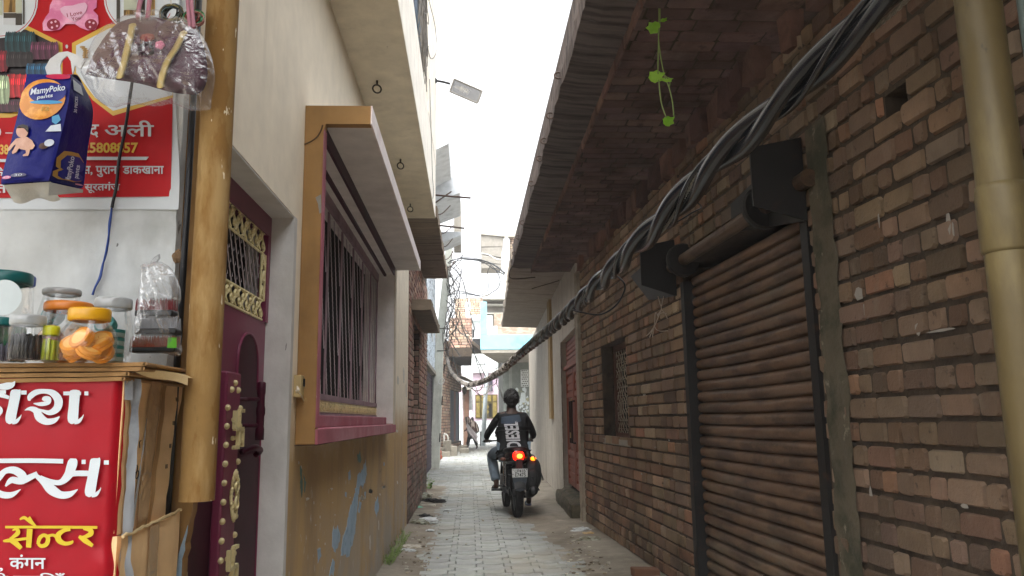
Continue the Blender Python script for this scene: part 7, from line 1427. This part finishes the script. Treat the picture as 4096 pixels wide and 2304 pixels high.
# ================================================================ litter and weeds
def crumple(name, px, py, s, m_, label, cat='litter', flatz=.35, nz=.45, asp=1.0, grp='litter along the walls'):
    c = atZ(px, py, .01); b = MB(); b.ball((c.x, c.y, max(.02, s*flatz*.7)), s, s*asp, s*flatz, 16, 10, nz=nz, ns=2.6); o = b.build(name, m_, None); return tag(o, label, cat, grp)
M_pb = mat('white_polythene', '#b6babb', .4, [dict(c='#8c8f8c', s=14, lo=.5, hi=.65, a=.6)], bump=.5); M_rag = mat('black_rag', '#1d1c1c', .85, bump=.4); M_pap = mat('dirty_paper', '#b3aea2', .85, [dict(c='#8a7d68', s=12, lo=.5, hi=.65)]); M_mud = mat('muddy_bag', '#6d6a58', .8, [dict(c='#93968a', s=12, lo=.5, hi=.6)], bump=.5)
crumple('plastic_bag', 1712, 2090, .13, M_pb, 'crumpled white plastic bag beside the left brick wall foot', nz=.6)
crumple('plastic_bag', 1676, 2096, .12, M_mud, 'muddy grey crumpled bag left of the white plastic bag', nz=.6)
crumple('rag', 1698, 2068, .09, M_rag, 'black rag scraps lying behind the white plastic bag', flatz=.3, nz=.7)
crumple('rag', 1726, 2010, .14, M_rag, 'black rag heap by the end of the left brick wall', flatz=.3, nz=.7)
crumple('rag', 1758, 2008, .10, M_rag, 'smaller black rag right of the rag heap', flatz=.3, nz=.7)
crumple('stone', 1694, 2002, .13, M_mud, 'grey brown lump left of the black rag heap', flatz=.6, nz=.4)
crumple('rag', 1712, 1982, .10, M_pap, 'pale scraps under the small weed at the brick wall end', flatz=.3, nz=.7)
c = atZ(1700, 2022, .02); b = MB(); b.box((c.x-.16, c.y-.03, .01), (c.x+.16, c.y+.04, .03)); tag(b.build('wood_piece', M_pap), 'flat pale strip of wood lying before the rag heap', 'litter', 'litter along the walls')
crumple('paper', 1644, 2190, .10, M_pap, 'flattened grey paper lying near the left plaster wall', flatz=.15, nz=.7)
crumple('paper', 1624, 2204, .05, M_pb, 'small white scrap before the flattened grey paper', flatz=.3, nz=.7)
crumple('paper', 1648, 2206, .04, M_pb, 'small white scrap right of the flattened grey paper', flatz=.3, nz=.7)
crumple('paper', 1722, 2124, .05, M_pb, 'thin white scrap on the dirt between bag and pavers', flatz=.2, nz=.7)
crumple('paper', 1788, 2042, .05, M_pb, 'small white paper on the pavers near the rag heap', flatz=.15, nz=.5)
crumple('wrapper', 1676, 2034, .06, mat('green_wrapper', '#6fae93', .5), 'pale green wrapper scrap at the left brick wall foot', flatz=.4, nz=.7)
crumple('plastic_bag', 2326, 2128, .10, M_pb, 'white plastic scrap at the foot of the right brick wall', nz=.7)
crumple('wrapper', 2352, 2142, .07, mat('tan_wrapper', '#a98e62', .6), 'tan wrapper right of the white scrap by the right wall', nz=.7)
crumple('rag', 2360, 2165, .12, M_mud, 'grey dirt clump with scraps at the right wall foot', nz=.7, flatz=.25)
crumple('paper', 2256, 2078, .09, M_pap, 'long pale leaf scrap on dirt by the doorstep', flatz=.12, nz=.6)
crumple('paper', 2208, 2060, .06, M_pap, 'small pale strip on dirt before the cream wall', flatz=.12, nz=.6)
c = atZ(2560, 2318, 0); b = MB(); b.box((c.x-.06, c.y-.05, .012), (c.x+.16, c.y+.07, .085), j=.008); tag(b.build('loose_brick', mat('orange_brick', '#6b4a36', .9, bump=.5), bevel=.012), 'loose orange brown brick lying at the foot of the right brick wall', 'brick')
rl = random.Random(11); b = MB()
for i in range(230):
    if i % 3: c = atZ(rl.uniform(2260, 2440), rl.uniform(2080, 2300), .012); 
    else: c = atZ(rl.uniform(1600, 1720), rl.uniform(2110, 2300), .012)
    if i % 11 == 0: c = atZ(rl.uniform(1750, 2250), rl.uniform(2000, 2290), .006)
    s = rl.uniform(.006, .022); b.ball((c.x, c.y, .022 if c.x < -.3 or c.x > .9 else .008), s, s*rl.uniform(.4, 1), s*.4, 6, 4, nz=.5, cc=rl.choice([(1, 1, .95), (.5, .45, .38), (.75, .68, .55), (.25, .2, .16), (.9, .9, .9)]))
tag(b.build('gravel', mat('scattered_scraps', '#a8a498', .85, attr=True)), kind='stuff')
M_weed = mat('weed_green', '#4c6b2c', .65, [dict(c='#6f8f3f', s=14, lo=.5, hi=.65)], var=.25)
def weed(c, n, h, label, spread=.08, broad=False, grp='weeds growing from the wall foot'):
    o = thing('weed', label, 'plant', c, group=grp); st, lf = MB(), MB()
    for i in range(n):
        p = c+V(random.uniform(-1, 1)*spread*.5, random.uniform(-1, 1)*spread*2.2, 0); t = p+V(random.uniform(-.5, 1)*spread, random.uniform(-1, 1)*spread, h*random.uniform(.5, 1)); st.tube([p, p.lerp(t, .5)+V(0, 0, .2*h*.3), t], .0025, 4)
        for k_ in range(6 if broad else 5):
            q = p.lerp(t, (k_+1)/6); s = h*random.uniform(.12, .22)*(1.3 if broad else .8); d_ = V(random.uniform(-1, 1), random.uniform(-1, 1), random.uniform(-.2, .7)).normalized(); w = d_.cross(UZ).normalized()*s*.38
            lf.add([q, q+d_*s*.5+w, q+d_*s+V(0, 0, -.1*s), q+d_*s*.5-w], [(0, 1, 2, 3)])
    st.build('stem', M_stem, o); lf.build('leaves', M_weed, o)
weed(atZ(1712, 1962), 7, .30, 'leafy green weed at the end corner of the left brick wall', .09, True)
weed(atX(1705, 1545, -.80), 3, .14, 'small weed sprouting high on the mossy corner of the left brick wall', .05)
weed(atX(1707, 1622, -.80), 2, .10, 'tiny weed on the mossy brick corner below the other sprout', .04)
for i, (px, py, n) in enumerate(((1572, 2262, 46), (1590, 2225, 40), (1606, 2185, 26), (1616, 2160, 14))):
    weed(V(-.74, atZ(px, py).y, 0), n, .13, ('ground weeds nearest the camera along the ochre wall foot', 'ground weeds second nearest along the ochre wall foot', 'ground weeds third along the ochre wall foot', 'sparse ground weeds at the far end of the ochre wall foot')[i], .07)
# ================================================================ hazy overcast air
hz = MB(); hz.box((-60, -12, -1.2), (60, 62, 11.6)); hz = hz.build('haze', None)
M_hz = bpy.data.materials.new('haze_air'); M_hz.use_nodes = True; _n = M_hz.node_tree; _n.nodes.remove(_n.nodes['Principled BSDF'])
_v = _n.nodes.new('ShaderNodeVolumePrincipled'); _v.inputs['Density'].default_value = .002; _v.inputs['Color'].default_value = (.92, .94, .96, 1); _n.links.new(_v.outputs[0], _n.nodes['Material Output'].inputs['Volume'])
hz.data.materials.clear(); hz.data.materials.append(M_hz); tag(hz, kind='stuff')
